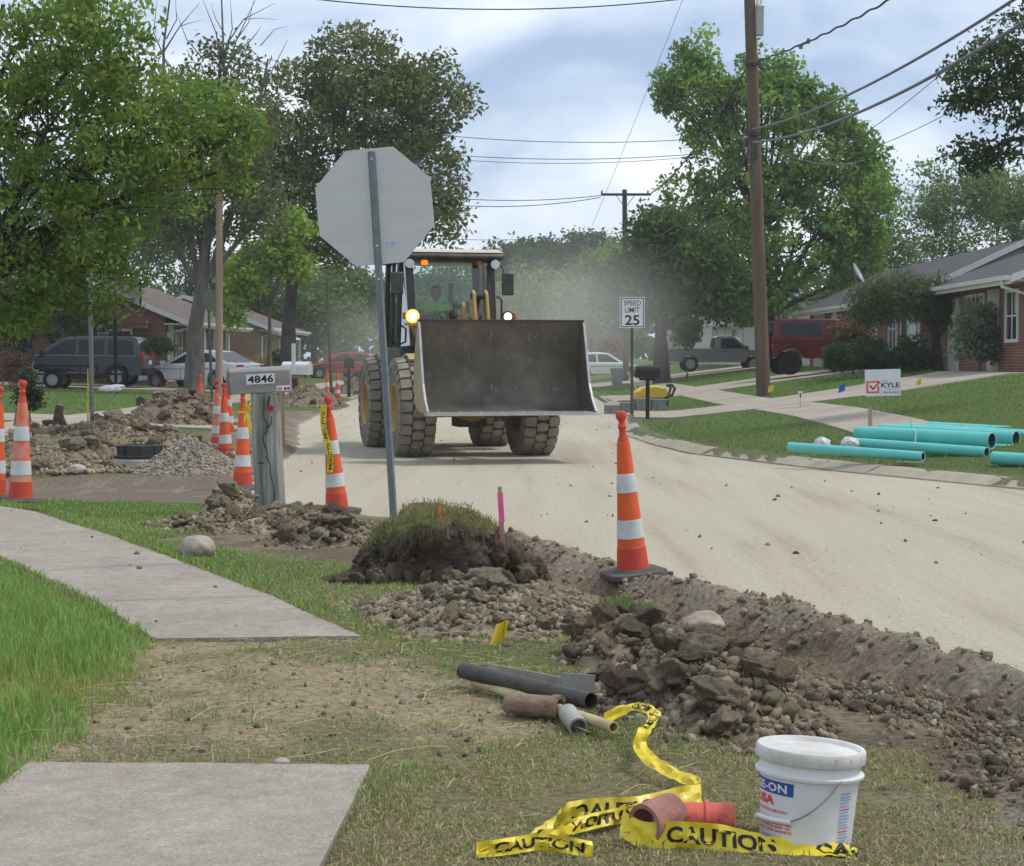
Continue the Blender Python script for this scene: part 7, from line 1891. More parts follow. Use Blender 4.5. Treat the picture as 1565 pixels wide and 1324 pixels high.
house('far pale house beyond the speed limit sign', 12.5, 8, 128, 142, 1.0, 2.45, 1.6, m_siding, m_shing, [('window', 4, 1.6, .8, 1.2), ('window', 9, 1.6, .8, 1.2)], -1, gable_open=[('window', 4, 1.4, .8, 1.2)])
house('brick house with brown roof and white porch columns behind the grey tree on the left', -13.7, 7.2, 70.0, 86.0, .5, 2.6, 1.5, m_brick, m_shbr,
      [('window', 2.6, 1.2, .7, 1.3), ('panel', 1.0, 1.0, .0, 2.4), ('door', 5.0, .95, .05, 2.05), ('window', 8, 1.8, .7, 1.3), ('panel', 6.5, .8, 0, 2.4), ('window', 12, 1.6, .7, 1.3)], 1, None, oh=.9,
      posts=[(.75, 1.0, .16, m_wtrim), (.75, 4.2, .16, m_wtrim), (.75, 7.2, .16, m_wtrim), (.75, 10.5, .16, m_wtrim)], gable_open=[('window', -2.0, 1.2, .8, 1.2)], chimney=(-1.0, -.45, .75, 2.3))
house('tan brick house with brown roof and white awning further up on the left', -12.6, 7.5, 88.5, 104.0, .5, 2.5, 1.4, m_brickt, m_shbr, [('window', 3, 1.8, .7, 1.2), ('window', 8, 1.8, .7, 1.2)], 1, m_siding)
house('blue grey house mostly hidden behind the leafy tree on the left', -18.2, 8, 50.0, 59.5, .5, 2.6, 1.6, m_sidbl, m_shing, [('window', 2, 1.4, .8, 1.2), ('window', 6, 1.4, .8, 1.2)], 1, m_sidbl, gable_open=[('window', -3, 1.4, .8, 1.2)])
# awning, dish
t = thing('awning', 'white metal awning on the front of the tan brick house', 'awning', (-12.6, 91.5, .5))
MB().prism([(.02, 2.35), (1.5, 1.95), (1.5, 1.88), (.02, 2.25)], -1.2, 1.4).build('canopy', m_wtrim, t)
for s in (-1.1, 1.3): MB().bar((1.45, s, 0), (1.45, s, 1.9), .07, .07, (0, 1, 0)).build('post', m_wtrim, t)
q = aty(1308, 419, 61); t = thing('satellite_dish', 'grey satellite dish on the grey roof of the long brick house', 'satellite dish', q, R(-22), tilt=(0, R(-28), R(-22)))
MB().lathe([(0, .0), (.2, .03), (.36, .10), (.375, .115), (.2, .045), (0, .015)], 24, axis='x').build('dish', M('dish_grey', (.4, .4, .4), rough=.5), t, smooth=True, fix=False)
MB().tube([(-.02, 0, 0), (-.12, 0, -.3), (-.12, 0, -.85)], .03, 6).tube([(0, 0, -.34), (.42, 0, -.1)], .015, 5).build('mast', m_post, t)

# ================================================================== POLES AND WIRES
m_pole = M('brown_wood_pole', (.155, .105, .07), (.09, .062, .044), scale=7, rough=.95, stretch=(1, 1, .06), bump=.4, bscale=12)
m_polel = M('pale_wood_pole', (.36, .27, .2), (.28, .2, .145), scale=7, rough=.9, stretch=(1, 1, .06))
m_poled = M('grey_wood_pole', (.11, .095, .08), (.07, .06, .05), scale=7, rough=.95, stretch=(1, 1, .06))
m_trans = M('transformer_grey', (.45, .47, .47), (.38, .4, .4), scale=4, rough=.45)
m_cable = M('black_cable', (.03, .03, .034), rough=.6)
m_cableg = M('grey_cable', (.12, .125, .14), rough=.5)
y = 47.0; b_ = aty(1167, 605, y); tp_ = aty(1143.5, -60, y); zb = Z(b_.x, y)
UP = thing('utility_pole', 'tall leaning brown wooden utility pole with transformer on the right lawn', 'utility pole', (b_.x, y, zb))
dv = Vector((tp_.x - b_.x, 0, tp_.z - zb)); bd = -.35
MB().tube([dv * -.02, dv * .25, dv * .5, dv * .75, dv], [.19, .182, .168, .155, .14], 14).build('pole', m_pole, UP, smooth=True)
tc_ = aty(1160, 31, y) - Vector((b_.x, y, zb))
tr_ = MB().lathe([(0, -.40), (.12, -.40), (.13, -.38), (.13, .33), (.145, .35), (.10, .40), (0, .42)], 20, tuple(tc_)).build('transformer', m_trans, UP, smooth=True)
MB().cyl(tc_ + Vector((.04, -.05, .4)), tc_ + Vector((.05, -.06, .62)), .035, n=8).cyl(tc_ + Vector((-.05, -.05, .4)), tc_ + Vector((-.05, -.06, .6)), .03, n=8).build('bushing', m_pail, tr_, smooth=True)
for py in (98, 205, 216):
    q = aty(1150, py, y) - Vector((b_.x, y, zb)); MB().box(q.x - .24, q.x + .2, -.24, -.15, q.z - .06, q.z + .06).build('bracket', m_cab, UP, bevel=.01)
q = aty(1151, 228, y) - Vector((b_.x, y, zb)); MB().box(q.x - .10, q.x + .09, -.26, -.14, q.z - .28, q.z + .2).build('splice_box', m_cab, UP, bevel=.02)
y = 87; b_ = aty(957, 560, y); zb = Z(b_.x, y); top = aty(954.5, 290, y)
FP = thing('utility_pole', 'distant utility pole with a crossarm above the speed limit sign', 'utility pole', (b_.x, y, zb))
dv = top - Vector((b_.x, y, zb))
MB().tube([dv * -.02, dv], [.16, .12], 10).build('pole', m_poled, FP, smooth=True)
q = aty(955.5, 298, y) - Vector((b_.x, y, zb)); MB().box(q.x - 1.2, q.x + 1.25, -.22, -.13, q.z - .06, q.z + .06).build('crossarm', m_poled, FP)
MB().bar((q.x - .45, -.17, q.z - .05), (q.x, -.14, q.z - .65), .03, .03).bar((q.x + .45, -.17, q.z - .05), (q.x, -.14, q.z - .65), .03, .03).build('brace', m_cab, FP)
for dx in (-1.15, 1.1): MB().lathe([(.02, 0), (.05, .03), (.03, .08), (.055, .11), (0, .16)], 10, (q.x + dx, -.17, q.z + .062)).build('insulator', m_cab, FP, smooth=True)
MB().box(-.12, .12, -.32, -.12, 4.2, 5.6).build('cable_box', m_cab, FP, bevel=.02)
y = 57; b_ = aty(335, 600, y); zb = Z(b_.x, y); dv = aty(335.5, 213, y) - Vector((b_.x, y, zb))
LP = thing('utility_pole', 'pale wooden utility pole rising in front of the grey tree on the left', 'utility pole', (b_.x, y, zb))
MB().tube([dv * -.02, dv], [.125, .105], 12).build('pole', m_polel, LP, smooth=True)
MB().lathe([(.108, -.14), (.112, -.02), (.05, .03), (0, .03)], 12, tuple(dv)).build('cap', m_poled, LP, smooth=True)
MB().box(-.13, .2, -.15, -.11, dv.z * .86 - .05, dv.z * .86 + .05).build('bracket', m_cab, LP)
y = 60; b_ = aty(507, 612, y); q = aty(500, 425, y)
t = thing('lamp_post', 'thin dark metal post rising into the tree left of the loader', 'post', (b_.x, y, Z(b_.x, y)))
MB().tube([(0, 0, -.2), q - Vector((b_.x, y, Z(b_.x, y)))], [.055, .045], 8).build('pole', m_poled, t, smooth=True)
MB().lathe([(.1, 0), (.1, .35), (.06, .38)], 10).build('base', m_poled, t, smooth=True)
y = 29; b_ = aty(141, 674, y); q = aty(137.5, 385, y); zb = Z(b_.x, y)
t = thing('sign_post', 'grey steel channel post with yellow ribbon standing in the left soil heap', 'sign post', (b_.x, y, zb), 0)
ln = math.atan2(q.x - b_.x, q.z - zb); po = MB(); upost(po, (q.z - zb), .075, .035); o = po.build('post', m_post, t); o.rotation_euler = (0, ln, 0)
o = MB().box(-.062, -.042, -.04, -.036, .2, 1.0).box(-.055, -.04, -.05, -.046, .8, 1.1).box(-.075, -.055, -.045, -.043, .1, .55).build('ribbon', m_yel, t, fix=False); o.rotation_euler = (0, ln, 0)
y = 50; b_ = aty(324, 590, y); q = aty(318, 445, y); zb = Z(b_.x, y)
t = thing('street_sign', 'green post with a small grey sign seen from behind beside the grey tree', 'street sign', (b_.x, y, zb))
MB().tube([(0, 0, -.1), (q.x - b_.x, 0, q.z - zb)], .04, 8).build('post', m_gpost, t, smooth=True)
o = MB().prism([(-.3, -.1), (-.1, -.3), (.1, -.3), (.3, -.1), (.3, .1), (.1, .3), (-.1, .3), (-.3, .1)], -.06, -.05).build('plate', m_gpost, t); o.location = (q.x - b_.x, 0, q.z - zb - .25); o.rotation_euler = (0, 0, R(62))
def wire(label, pts, r, m, sag=0.0, n=14, twist=False):
    P = [aty(*p) for p in pts]; out = []
    for a, b in zip(P[:-1], P[1:]):
        for k in range(n): 
            u = k / n; q = a.lerp(b, u); q.z -= sag * 4 * u * (1 - u); out.append(q)
    out.append(P[-1])
    mb = MB()
    if twist:
        fine = []
        for a, b in zip(out[:-1], out[1:]):
            for k in range(5): fine.append(a.lerp(b, k / 5))
        mb.tube([q + Vector((0, 0, r * .8 * math.sin(i * 1.1))) for i, q in enumerate(fine)], r, 5, False)
    else: mb.tube(out, r, 5, False)
    o = mb.build('overhead_wire', m, fix=False, smooth=True)
    return tag(o, label, 'overhead wire', 'overhead wires strung between the poles')
wire('single dark wire sagging across the very top of the picture', [(380, -14, 38), (1150, -16, 40)], .014, m_cable, .42, 24)
wire('twisted service wire running from the tall pole up to the top edge', [(1146, 97, 46.8), (1420, -36, 30)], .022, m_cable, .15, 14, True)
wire('upper of two thick cables rising from the tall pole to the right', [(1150, 198, 46.8), (1580, -20, 24)], .026, m_cableg, .28)
wire('lower of two thick cables rising from the tall pole to the right', [(1150, 218, 46.8), (1600, 12, 23)], .030, m_cableg, .36)
wire('twisted wire descending from the tall pole to the distant crossarm', [(1143, 102, 46.9), (992, 297, 86.8)], .03, m_cable, .5, 14, True)
wire('lower cable drooping from the tall pole to the distant pole', [(1146, 212, 46.9), (960, 368, 86.8)], .028, m_cable, .9)
wire('lowest cable drooping from the tall pole to the distant pole shaft', [(1148, 228, 46.9), (960, 397, 86.8)], .026, m_cable, 1.1)
wire('thin service wire from the tall pole down to the long brick house', [(1150, 214, 46.8), (1320, 245, 60)], .012, m_cableg, .35)
wire('thin slanting wire crossing right of the tall pole', [(1290, 225, 60), (1540, 20, 45)], .012, m_cableg, .2)
wire('second thin slanting wire dropping right of the tall pole', [(1310, 235, 60), (1580, 95, 45)], .012, m_cableg, .2)
wire('topmost of the pale wires crossing between the left trees and the big maple', [(610, 200, 92), (1060, 213, 92)], .02, m_cableg, .35)
wire('second pale wire crossing between the left trees and the big maple', [(610, 230, 92), (1060, 236, 92)], .02, m_cableg, .35)
wire('third pale wire just under the second between the trees', [(610, 236, 92), (1060, 240, 92)], .016, m_cableg, .4)
wire('wire from the left trees to the distant crossarm', [(600, 292, 88), (918, 299, 87)], .02, m_cableg, .35)
wire('wire just below, from the left trees to the distant crossarm', [(600, 302, 88), (918, 302, 87)], .02, m_cableg, .45)
wire('faint lowest wire from the trees to the distant pole', [(600, 360, 88), (955, 355, 87)], .014, m_cableg, .3)
wire('hair thin guy wire slanting down the open sky', [(1047, -10, 60), (905, 345, 88)], .009, m_cableg, .1)
wire('pair of cables from the pale left pole toward the stop sign', [(337, 262, 57), (600, 275, 80)], .022, m_cable, .25)
wire('slack cable under the pair at the pale left pole', [(337, 264, 57), (600, 300, 80)], .022, m_cable, .5)
# line spacer on the twisted wire
q = aty(1228, 67, 41.5); tag(MB().bar(q + Vector((-.16, 0, -.06)), q + Vector((.16, 0, .06)), .05, .05).box(q.x - .1, q.x - .02, q.y - .03, q.y + .03, q.z - .12, q.z - .03).box(q.x + .08, q.x + .14, q.y - .03, q.y + .03, q.z, q.z + .12).build('splice_clamp', m_cableg), 'small clamp on the twisted wire right of the tall pole', 'clamp')

# ================================================================== TREES
def B(px, py, y, rpx, rpy, w=1.0, dy=0.0, rd=None):
    c = aty(px, py, y); s = y / F
    return (c + Vector((0, dy, 0)), (rpx * s, (rd if rd else (rpx + rpy) / 2) * s, rpy * s), w)
def bs(px, y): x = pxx(px, y); return (x, y, Z(x, y))
TG = 'street and garden trees'
DG = (.045, .075, .022); MG = (.065, .115, .026); LG = (.12, .19, .035); OL = (.075, .09, .035); YG = (.15, .22, .04)
# near leafy tree on the left (trunk just outside the frame)
y = 23; bx = bs(-70, y)
tree('leafy_tree', 'near leafy tree filling the upper left corner with large green leaves', 'tree', bx,
     [B(20, 70, y, 190, 110, 1.2), B(140, 60, y - 1, 105, 85, .8), B(90, 200, y, 165, 120, 1.6, -.5), B(215, 190, y + .5, 110, 75, .8), B(40, 350, y, 150, 110, 1.3), B(190, 300, y + 1, 130, 85, .8), B(120, 410, y + .5, 100, 75, .7), B(300, 165, y + 1.5, 95, 50, .45), B(350, 215, y + 1.5, 75, 45, .3), B(30, 470, y, 55, 45, .35), B(330, 265, y + 1.5, 60, 40, .2)],
     [bx, (bx[0] + .1, y, 2.2), (bx[0] + .4, y, 4.2), (bx[0] + .7, y, 6.0)], .105, 29000, (.085, .15, .032), TG, clump=.19, per=52, r0=.16, fold=True, col2=(.15, .20, .04), droop=.5, aspect=.45, twig=.4, bark=m_bark_d)
# grey half bare tree behind the white sedan
y = 58; b0 = bs(297, y)
def W(px, py, yy=y): return tuple(aty(px, py, yy))
tree('half_bare_tree', 'tall grey multi stemmed tree with thin foliage and bare top branches on the left', 'tree', b0,
     [B(270, 175, y, 70, 90, .6), B(350, 130, y, 60, 80, .5), B(300, 300, y, 80, 80, .7), B(380, 220, y, 60, 70, .5), B(240, 330, y, 60, 70, .4), B(400, 330, y, 50, 60, .35)],
     [b0, W(299, 500), W(308, 440), W(318, 330), W(330, 200), W(338, 80)], .20, 10500, OL, TG, clump=.42, per=26, r0=.30, twig=.6, col2=(.10, .12, .05),
     extra=[([W(310, 445), W(290, 370), W(270, 290), W(258, 180), W(250, 110), W(250, 70), W(262, -20)], .12), ([W(318, 430), W(345, 350), W(372, 270), W(388, 190), W(402, 130), W(410, 90)], .15), ([W(312, 420), W(325, 330), W(330, 230), W(343, 120), W(338, -20)], .11),
            ([W(343, 120), W(362, 60), W(395, -10)], .035), ([W(343, 110), W(330, 50), W(310, 0)], .035), ([W(250, 80), W(275, 40), W(305, 5)], .03), ([W(256, 100), W(235, 50), W(240, 0)], .03), ([W(388, 200), W(410, 120), W(440, 60)], .035), ([W(345, 70), W(372, 30), W(420, 5)], .028), ([W(310, 90), W(285, 60), W(270, 20)], .028), ([W(352, 90), W(385, 60), W(400, 40)], .028), ([W(340, 90), W(355, 45), W(352, 0)], .03), ([W(362, 60), W(380, 35), W(388, 0)], .022), ([W(254, 60), W(270, 30), W(268, 0)], .025), ([W(275, 40), W(292, 35), W(310, 30)], .016), ([W(372, 30), W(395, 28), W(425, 30)], .016), ([W(345, 55), W(330, 30), W(322, 5)], .022), ([W(398, 70), W(420, 45), W(440, 40)], .018)])
# dark oak with black trunk
y = 67; b0 = bs(441, y)
def W(px, py, yy=67): return tuple(aty(px, py, yy))
tree('oak_tree', 'dark trunked oak with spreading crown behind the stop sign', 'tree', b0,
     [B(455, 170, y, 75, 80, .8), B(540, 110, y, 80, 75, 1.1), B(600, 170, y, 90, 90, 1.2), B(660, 150, y, 70, 65, .7), B(520, 230, y, 85, 80, 1.0), B(640, 260, y, 80, 75, .9), B(440, 300, y, 80, 60, .8), B(560, 330, y, 90, 60, .7), B(665, 330, y, 55, 45, .4), B(480, 380, y, 70, 50, .6), B(395, 250, y, 45, 70, .4)],
     [b0, W(441, 500), W(446, 440), W(470, 370), W(510, 290), W(550, 190)], .23, 30000, (.085, .105, .034), TG, clump=.42, per=34, r0=.32, bark=m_bark_d, col2=(.125, .14, .05), twig=.4,
     extra=[([W(446, 445), W(430, 400), W(400, 340)], .14), ([W(446, 440), W(448, 340), W(455, 200)], .17), ([W(470, 370), W(540, 330), W(640, 280)], .13), ([W(510, 290), W(580, 220), W(650, 150)], .1)])
# pale green young maple, low
y = 62; b0 = bs(412, y)
tree('young_maple', 'low bright green maple between the pale pole and the oak trunk', 'tree', b0, [B(372, 420, y, 38, 38, .8), B(420, 385, y, 45, 32, .9), B(445, 350, y, 32, 26, .5), B(350, 470, y, 26, 30, .4), B(455, 410, y, 30, 24, .4)],
     [b0, tuple(aty(412, 480, y)), tuple(aty(415, 400, y))], .2, 7000, (.16, .25, .045), TG, clump=.28, per=26, r0=.09, col2=(.21, .30, .06))
# big maple on the right
y = 79; b0 = bs(1172, y)
tree('big_maple', 'big bright green maple towering behind the tall utility pole', 'tree', b0,
     [B(1065, 140, y, 55, 60, .6), B(1100, 215, y, 60, 60, .7), B(1175, 165, y, 65, 65, .9), B(1235, 230, y, 70, 75, 1.0), B(1290, 300, y, 70, 75, 1.0), B(1150, 300, y, 90, 90, 1.4), B(1215, 370, y, 100, 80, 1.4), B(1110, 380, y, 90, 80, 1.1), B(1300, 370, y, 62, 60, .9), B(1325, 300, y, 40, 50, .4), B(1320, 430, y, 50, 45, .5), B(1060, 310, y, 50, 55, .5), B(1035, 400, y, 60, 60, .6), B(1040, 150, y, 40, 28, .25), B(1150, 450, y, 100, 50, 1.1), B(1290, 225, y, 45, 40, .3)] + [B(px, py, y, 14, 42, .22) for px, py in ((1045, 95), (1075, 90), (1110, 130), (1140, 120), (1165, 105), (1190, 120), (1215, 135), (1240, 150), (1262, 175), (1285, 190), (1310, 225), (1335, 250), (1020, 135), (1100, 150))],
     [b0, tuple(aty(1174, 480, y)), tuple(aty(1165, 350, y)), tuple(aty(1150, 200, y))], .27, 42000, (.085, .15, .03), TG, clump=.46, per=46, r0=.36, bark=m_bark_d, col2=(.155, .24, .045), twig=.25)
y = 74; b0 = bs(1011, y)
tree('dark_maple', 'dark green tree with a low spreading limb behind the speed limit sign', 'tree', b0,
     [B(1000, 420, y, 70, 55, 1.0), B(1070, 400, y, 75, 70, 1.1), B(1010, 350, y, 50, 45, .6), B(1100, 450, y, 70, 40, .7), B(950, 450, y, 45, 40, .5), B(1000, 470, y, 60, 25, .4)],
     [b0, tuple(aty(1010, 500, y)), tuple(aty(1020, 450, y)), tuple(aty(1040, 380, y))], .25, 18000, (.05, .085, .024), TG, clump=.42, per=32, r0=.33, bark=m_bark_d, col2=(.07, .115, .026),
     extra=[([aty(1012, 505, y), aty(1050, 465, y), aty(1090, 455, y), aty(1140, 440, y)], .16)])
# near oak branch at the upper right (trunk outside the frame)
y = 31; b0 = bs(1700, y)
tree('pin_oak', 'dark near oak reaching in from the upper right corner', 'tree', b0,
     [B(1520, 95, y, 60, 45, .7), B(1590, 60, y, 80, 60, .8), B(1480, 145, y, 50, 26, .45), B(1560, 160, y, 75, 45, .8), B(1490, 240, y, 42, 24, .35), B(1640, 160, y, 90, 110, 1.2), B(1535, 235, y, 35, 20, .2), B(1460, 110, y, 25, 16, .14)],
     [b0, tuple(aty(1700, 450, y)), tuple(aty(1690, 250, y)), tuple(aty(1670, 60, y))], .115, 8000, (.045, .07, .025), TG, clump=.2, per=22, r0=.2, bark=m_bark_d, col2=(.055, .075, .028), twig=.8, limbs=False,
     extra=[([aty(1690, 230, y), aty(1600, 205, y), aty(1540, 215, y), aty(1480, 245, y)], .08), ([aty(1685, 180, y), aty(1600, 150, y), aty(1520, 150, y), aty(1440, 155, y)], .07), ([aty(1680, 120, y), aty(1600, 90, y), aty(1520, 80, y)], .06), ([aty(1540, 215, y), aty(1520, 240, y), aty(1505, 265, y)], .03), ([aty(1600, 150, y), aty(1560, 130, y), aty(1500, 95, y)], .035), ([aty(1600, 90, y), aty(1570, 60, y), aty(1555, 30, y)], .03), ([aty(1520, 150, y), aty(1490, 135, y), aty(1450, 112, y)], .025)])
# weeping tree, shrubs and hedges in front of the right house
y = 52; b0 = bs(1432, y)
wt = tree('weeping_tree', 'dense dark weeping tree with umbrella crown in front of the long brick house', 'tree', b0,
     [B(1375, 445, y, 55, 28, 1.2), B(1425, 455, y, 42, 32, 1.0), B(1325, 460, y, 32, 28, .7), B(1400, 470, y, 60, 25, .8), B(1345, 480, y, 42, 18, .5), B(1440, 490, y, 25, 22, .35), B(1310, 485, y, 20, 14, .2)],
     [b0, tuple(aty(1431, 520, y)), tuple(aty(1420, 470, y)), tuple(aty(1390, 440, y))], .12, 11000, (.05, .075, .026), TG, clump=.22, per=30, r0=.16, bark=m_bark_d, droop=1.6, aspect=.35, col2=(.075, .10, .035), twig=.4)
def bush(name, label, cat, px, y, blobs, leaf, n, col, col2=None, clump=.15, stem=True, group=None, aspect=.6):
    b0 = bs(px, y); return tree(name, label, cat, b0, blobs, [b0, (b0[0], b0[1], b0[2] + .35)] if stem else [], leaf, n, col, group, clump=clump, per=24, r0=.05, col2=col2, twig=.3, aspect=aspect, shell=.2)
y = 47; bush('viburnum_shrub', 'tall shrub with pale speckled leaves at the right brick house', 'shrub', 1497, y, [B(1497, 490, y, 42, 40, 1), B(1480, 525, y, 35, 30, .6), B(1520, 530, y, 32, 28, .6)], .11, 5200, (.075, .105, .045), (.19, .21, .16))
y = 53.5
for k, (px, py, rx, ry, lb) in enumerate(((1282, 543, 28, 24, 'left rounded end of the clipped dark hedge behind the offroad car'), (1330, 543, 34, 27, 'middle lump of the clipped dark hedge under the weeping tree'), (1392, 541, 42, 29, 'right lump of the clipped dark hedge under the weeping tree'))):
    bush('hedge_shrub', lb, 'hedge', px, y - k * .8, [B(px, py, y - k * .8, rx, ry, 1), B(px, py + 8, y - k * .8, rx, ry * .7, .8)], .09, 5200, (.035, .055, .018), (.05, .08, .024), .1, False, 'clipped dark hedge lumps')
y = 55; bush('barberry_shrub', 'dusky red barberry shrub between the offroad car and the weeping tree', 'shrub', 1303, y, [B(1303, 507, y, 38, 16, 1)], .11, 2600, (.15, .07, .05), (.12, .09, .05))
y = 78; bush('garden_bush', 'rounded green bush left of the grey pickup', 'shrub', 1050, y, [B(1050, 508, y, 26, 24, 1)], .16, 2600, (.085, .14, .035), MG)
y = 88; bush('flowering_bush', 'pale green bush between the dark tree and the speed sign', 'shrub', 978, y, [B(975, 520, y, 22, 22, 1)], .16, 1600, (.12, .16, .07))
y = 100; bush('red_bush', 'dull red shrub far off on the right behind the speed sign', 'shrub', 935, y, [B(932, 528, y, 26, 14, 1)], .2, 1300, (.16, .06, .05))
y = 90; bush('hanging_bush', 'dark shrub beside the far pale house', 'shrub', 1133, y, [B(1135, 490, y, 14, 16, 1)], .16, 700, DG)
# right background trees
for k, (px, y, bl, n, c1, c2, lb) in enumerate((
    (1330, 92, [(1330, 320, 55, 85), (1350, 400, 60, 60), (1300, 420, 50, 40)], 9000, (.07, .115, .033), (.10, .15, .042), 'mid green tree right of the big maple behind the long brick house'),
    (1450, 96, [(1420, 300, 50, 55), (1470, 330, 65, 65), (1440, 390, 60, 50), (1500, 290, 40, 40)], 8500, (.095, .145, .045), (.13, .18, .06), 'thin pale tree with visible branches above the grey roofs'),
    (1545, 98, [(1540, 300, 55, 45), (1560, 360, 60, 60)], 7500, (.085, .14, .04), (.12, .175, .055), 'pale tree at the right edge above the roof of the brick house'))):
    b0 = bs(px, y)
    tree('background_tree', lb, 'tree', b0, [B(a, b, y, c, d) for a, b, c, d in bl], [b0, tuple(aty(px, 460, y)), tuple(aty(px + 4, 380, y)), tuple(aty(px + 8, 300, y))], .24, n, c1, 'trees behind the right houses', clump=.55, per=24, r0=.2, col2=c2, twig=.7)
# far centre trees
for k, (px, y, bl, n, c1, c2, lb) in enumerate((
    (905, 118, [(900, 450, 55, 60), (880, 490, 50, 40), (930, 410, 35, 35)], 6000, (.10, .15, .045), (.13, .19, .055), 'soft light green tree far behind the loader at right of the cab'),
    (820, 135, [(815, 460, 55, 60), (850, 480, 45, 45), (790, 490, 40, 40)], 6000, (.11, .155, .05), (.14, .19, .06), 'pale willow like tree behind the loader mirror'),
    (850, 190, [(870, 390, 50, 28), (830, 400, 40, 28), (905, 385, 40, 25), (850, 420, 70, 30)], 6500, (.045, .075, .028), (.06, .095, .035), 'dark tall far tree crest above the willow trees'),
    (770, 200, [(775, 400, 40, 30), (760, 430, 50, 40), (800, 390, 25, 20)], 4500, (.055, .085, .03), (.07, .1, .035), 'far dark green tree just right of the loader cab roof'),
    (950, 140, [(960, 440, 45, 60), (985, 390, 40, 45), (945, 400, 30, 30)], 5000, (.055, .095, .028), (.08, .13, .04), 'mid green far tree behind the distant utility pole'),
    (700, 170, [(700, 430, 60, 45), (650, 450, 60, 40), (720, 480, 60, 50)], 5500, (.07, .105, .035), (.1, .14, .045), 'far green tree mostly hidden behind the loader cab'),
    (590, 120, [(580, 470, 60, 45), (540, 450, 50, 50), (620, 490, 40, 40)], 5500, (.075, .11, .04), (.1, .145, .05), 'hazy green tree behind the thin metal post'),
    (480, 110, [(480, 460, 60, 55), (520, 500, 50, 35), (450, 500, 40, 40)], 5500, (.08, .12, .04), (.11, .155, .05), 'hazy light green tree right of the oak trunk'))):
    b0 = bs(px, y); s = y / 100
    tree('distant_tree', lb, 'tree', b0, [B(a, b, y, c, d) for a, b, c, d in bl], [b0, tuple(aty(px, 500, y)), tuple(aty(px + 3, 430, y))], .30 * s, n, c1, 'distant trees at the end of the road', clump=.6 * s, per=26, r0=.22, col2=c2, twig=.2)
# left background mass
for k, (px, y, bl, n, c1, c2, lb) in enumerate((
    (60, 96, [(40, 420, 80, 70), (120, 380, 70, 70), (60, 330, 80, 60)], 6500, DG, (.06, .09, .028), 'dark tree behind the blue grey house at the far left'),
    (190, 98, [(190, 400, 70, 60), (230, 350, 60, 70), (170, 330, 50, 50)], 6500, (.05, .08, .028), (.07, .105, .034), 'dark tree behind the brown roofed brick house'),
    (290, 108, [(290, 400, 60, 60), (330, 430, 55, 40), (270, 340, 50, 50)], 6000, (.055, .085, .03), (.075, .11, .036), 'dark tree behind the grey half bare tree'),
    (390, 112, [(380, 420, 50, 60), (420, 440, 50, 50), (400, 480, 50, 30)], 5500, (.05, .085, .028), (.07, .105, .036), 'dark tree behind the young bright maple'))):
    b0 = bs(px, y)
    tree('background_tree', lb, 'tree', b0, [B(a, b, y, c, d) for a, b, c, d in bl], [b0, tuple(aty(px, 500, y)), tuple(aty(px + 3, 400, y))], .26, n, c1, 'trees behind the left houses', clump=.55, per=26, r0=.22, col2=c2, twig=.25)
# wooded skyline far behind everything
n = 26000
xx = RNG.uniform(-150, 150, n); yy = 235 + RNG.uniform(-14, 14, n); top = 10.5 + 3.0 * fbm2(xx * .07, yy * .0 + 3.0, 5) + 1.5 * fbm2(xx * .3, yy * .05, 6)
cl = RNG.random(n); zz = 1.0 + top * cl
P = np.stack([xx, yy - 8 * np.sqrt(1 - (cl - .4) ** 2) * .5, zz], -1)
cc = np.array((.055, .09, .03)) * (0.7 + .9 * (fbm2(xx * .4, zz * .5, 9)[:, None] * .5 + .5)) * RNG.uniform(.7, 1.3, (n, 1))
tag(leaf_cloud('far_wood', P, 1.25, cc, None, aspect=.75), 'dark far wood closing the street behind the distant trees', 'wood', kind='stuff')
y = 70
bush('dark_shrub', 'large dark shrub behind the bonnet of the grey suv', 'shrub', 20, 67.5, [B(20, 480, 67.5, 50, 60, 1), B(75, 470, 67.5, 45, 55, .9), B(-20, 500, 67.5, 40, 60, .5)], .16, 8000, (.035, .06, .018), (.05, .08, .022))
bush('dark_shrub', 'dark shrub between the suv roof and the brick chimney', 'shrub', 140, 67.3, [B(145, 480, 67.3, 38, 48, 1), B(105, 470, 67.3, 40, 50, .8)], .16, 6000, (.05, .085, .022), (.075, .12, .03))
bush('globe_tree', 'small round topped shrub between the grey suv and the white sedan', 'shrub', 247, 66, [B(247, 530, 66, 24, 14, 1), B(240, 522, 66, 16, 9, .5)], .10, 2000, (.05, .08, .024), (.075, .11, .03))
bush('evergreen_shrub', 'small dark evergreen above the stacked bricks at the left', 'shrub', 45, 28.5, [B(45, 608, 28.5, 18, 20, 1), B(38, 585, 28.5, 12, 22, .6)], .06, 2600, (.06, .065, .04), (.045, .055, .03), .08)
bush('red_twig_shrub', 'thin reddish dry shrub behind the leaning cones at the left', 'shrub', 25, 31, [B(25, 560, 31, 22, 36, 1)], .05, 1500, (.09, .055, .045), (.06, .045, .035), .12)
# ornamental grass
y = 73; x = pxx(405, y); n = 2600
xs = x + RNG.normal(0, .55, n); ys = y + RNG.normal(0, .4, n)
o = blades('ornamental_grass', xs, ys, np.full(n, Z(x, y)), RNG.uniform(.7, 1.55, n), RNG.uniform(.015, .03, n), gcols(n, (.33, .26, .12), .3), .35); o['kind'] = 'thing'; tag(o, 'tall straw coloured ornamental grass clump beside the oak trunk', 'ornamental grass')
bush('hosta_plant', 'green leafy plant beside the straw coloured grass', 'plant', 432, 72, [B(430, 545, 72, 20, 12, 1)], .16, 700, (.07, .11, .035))

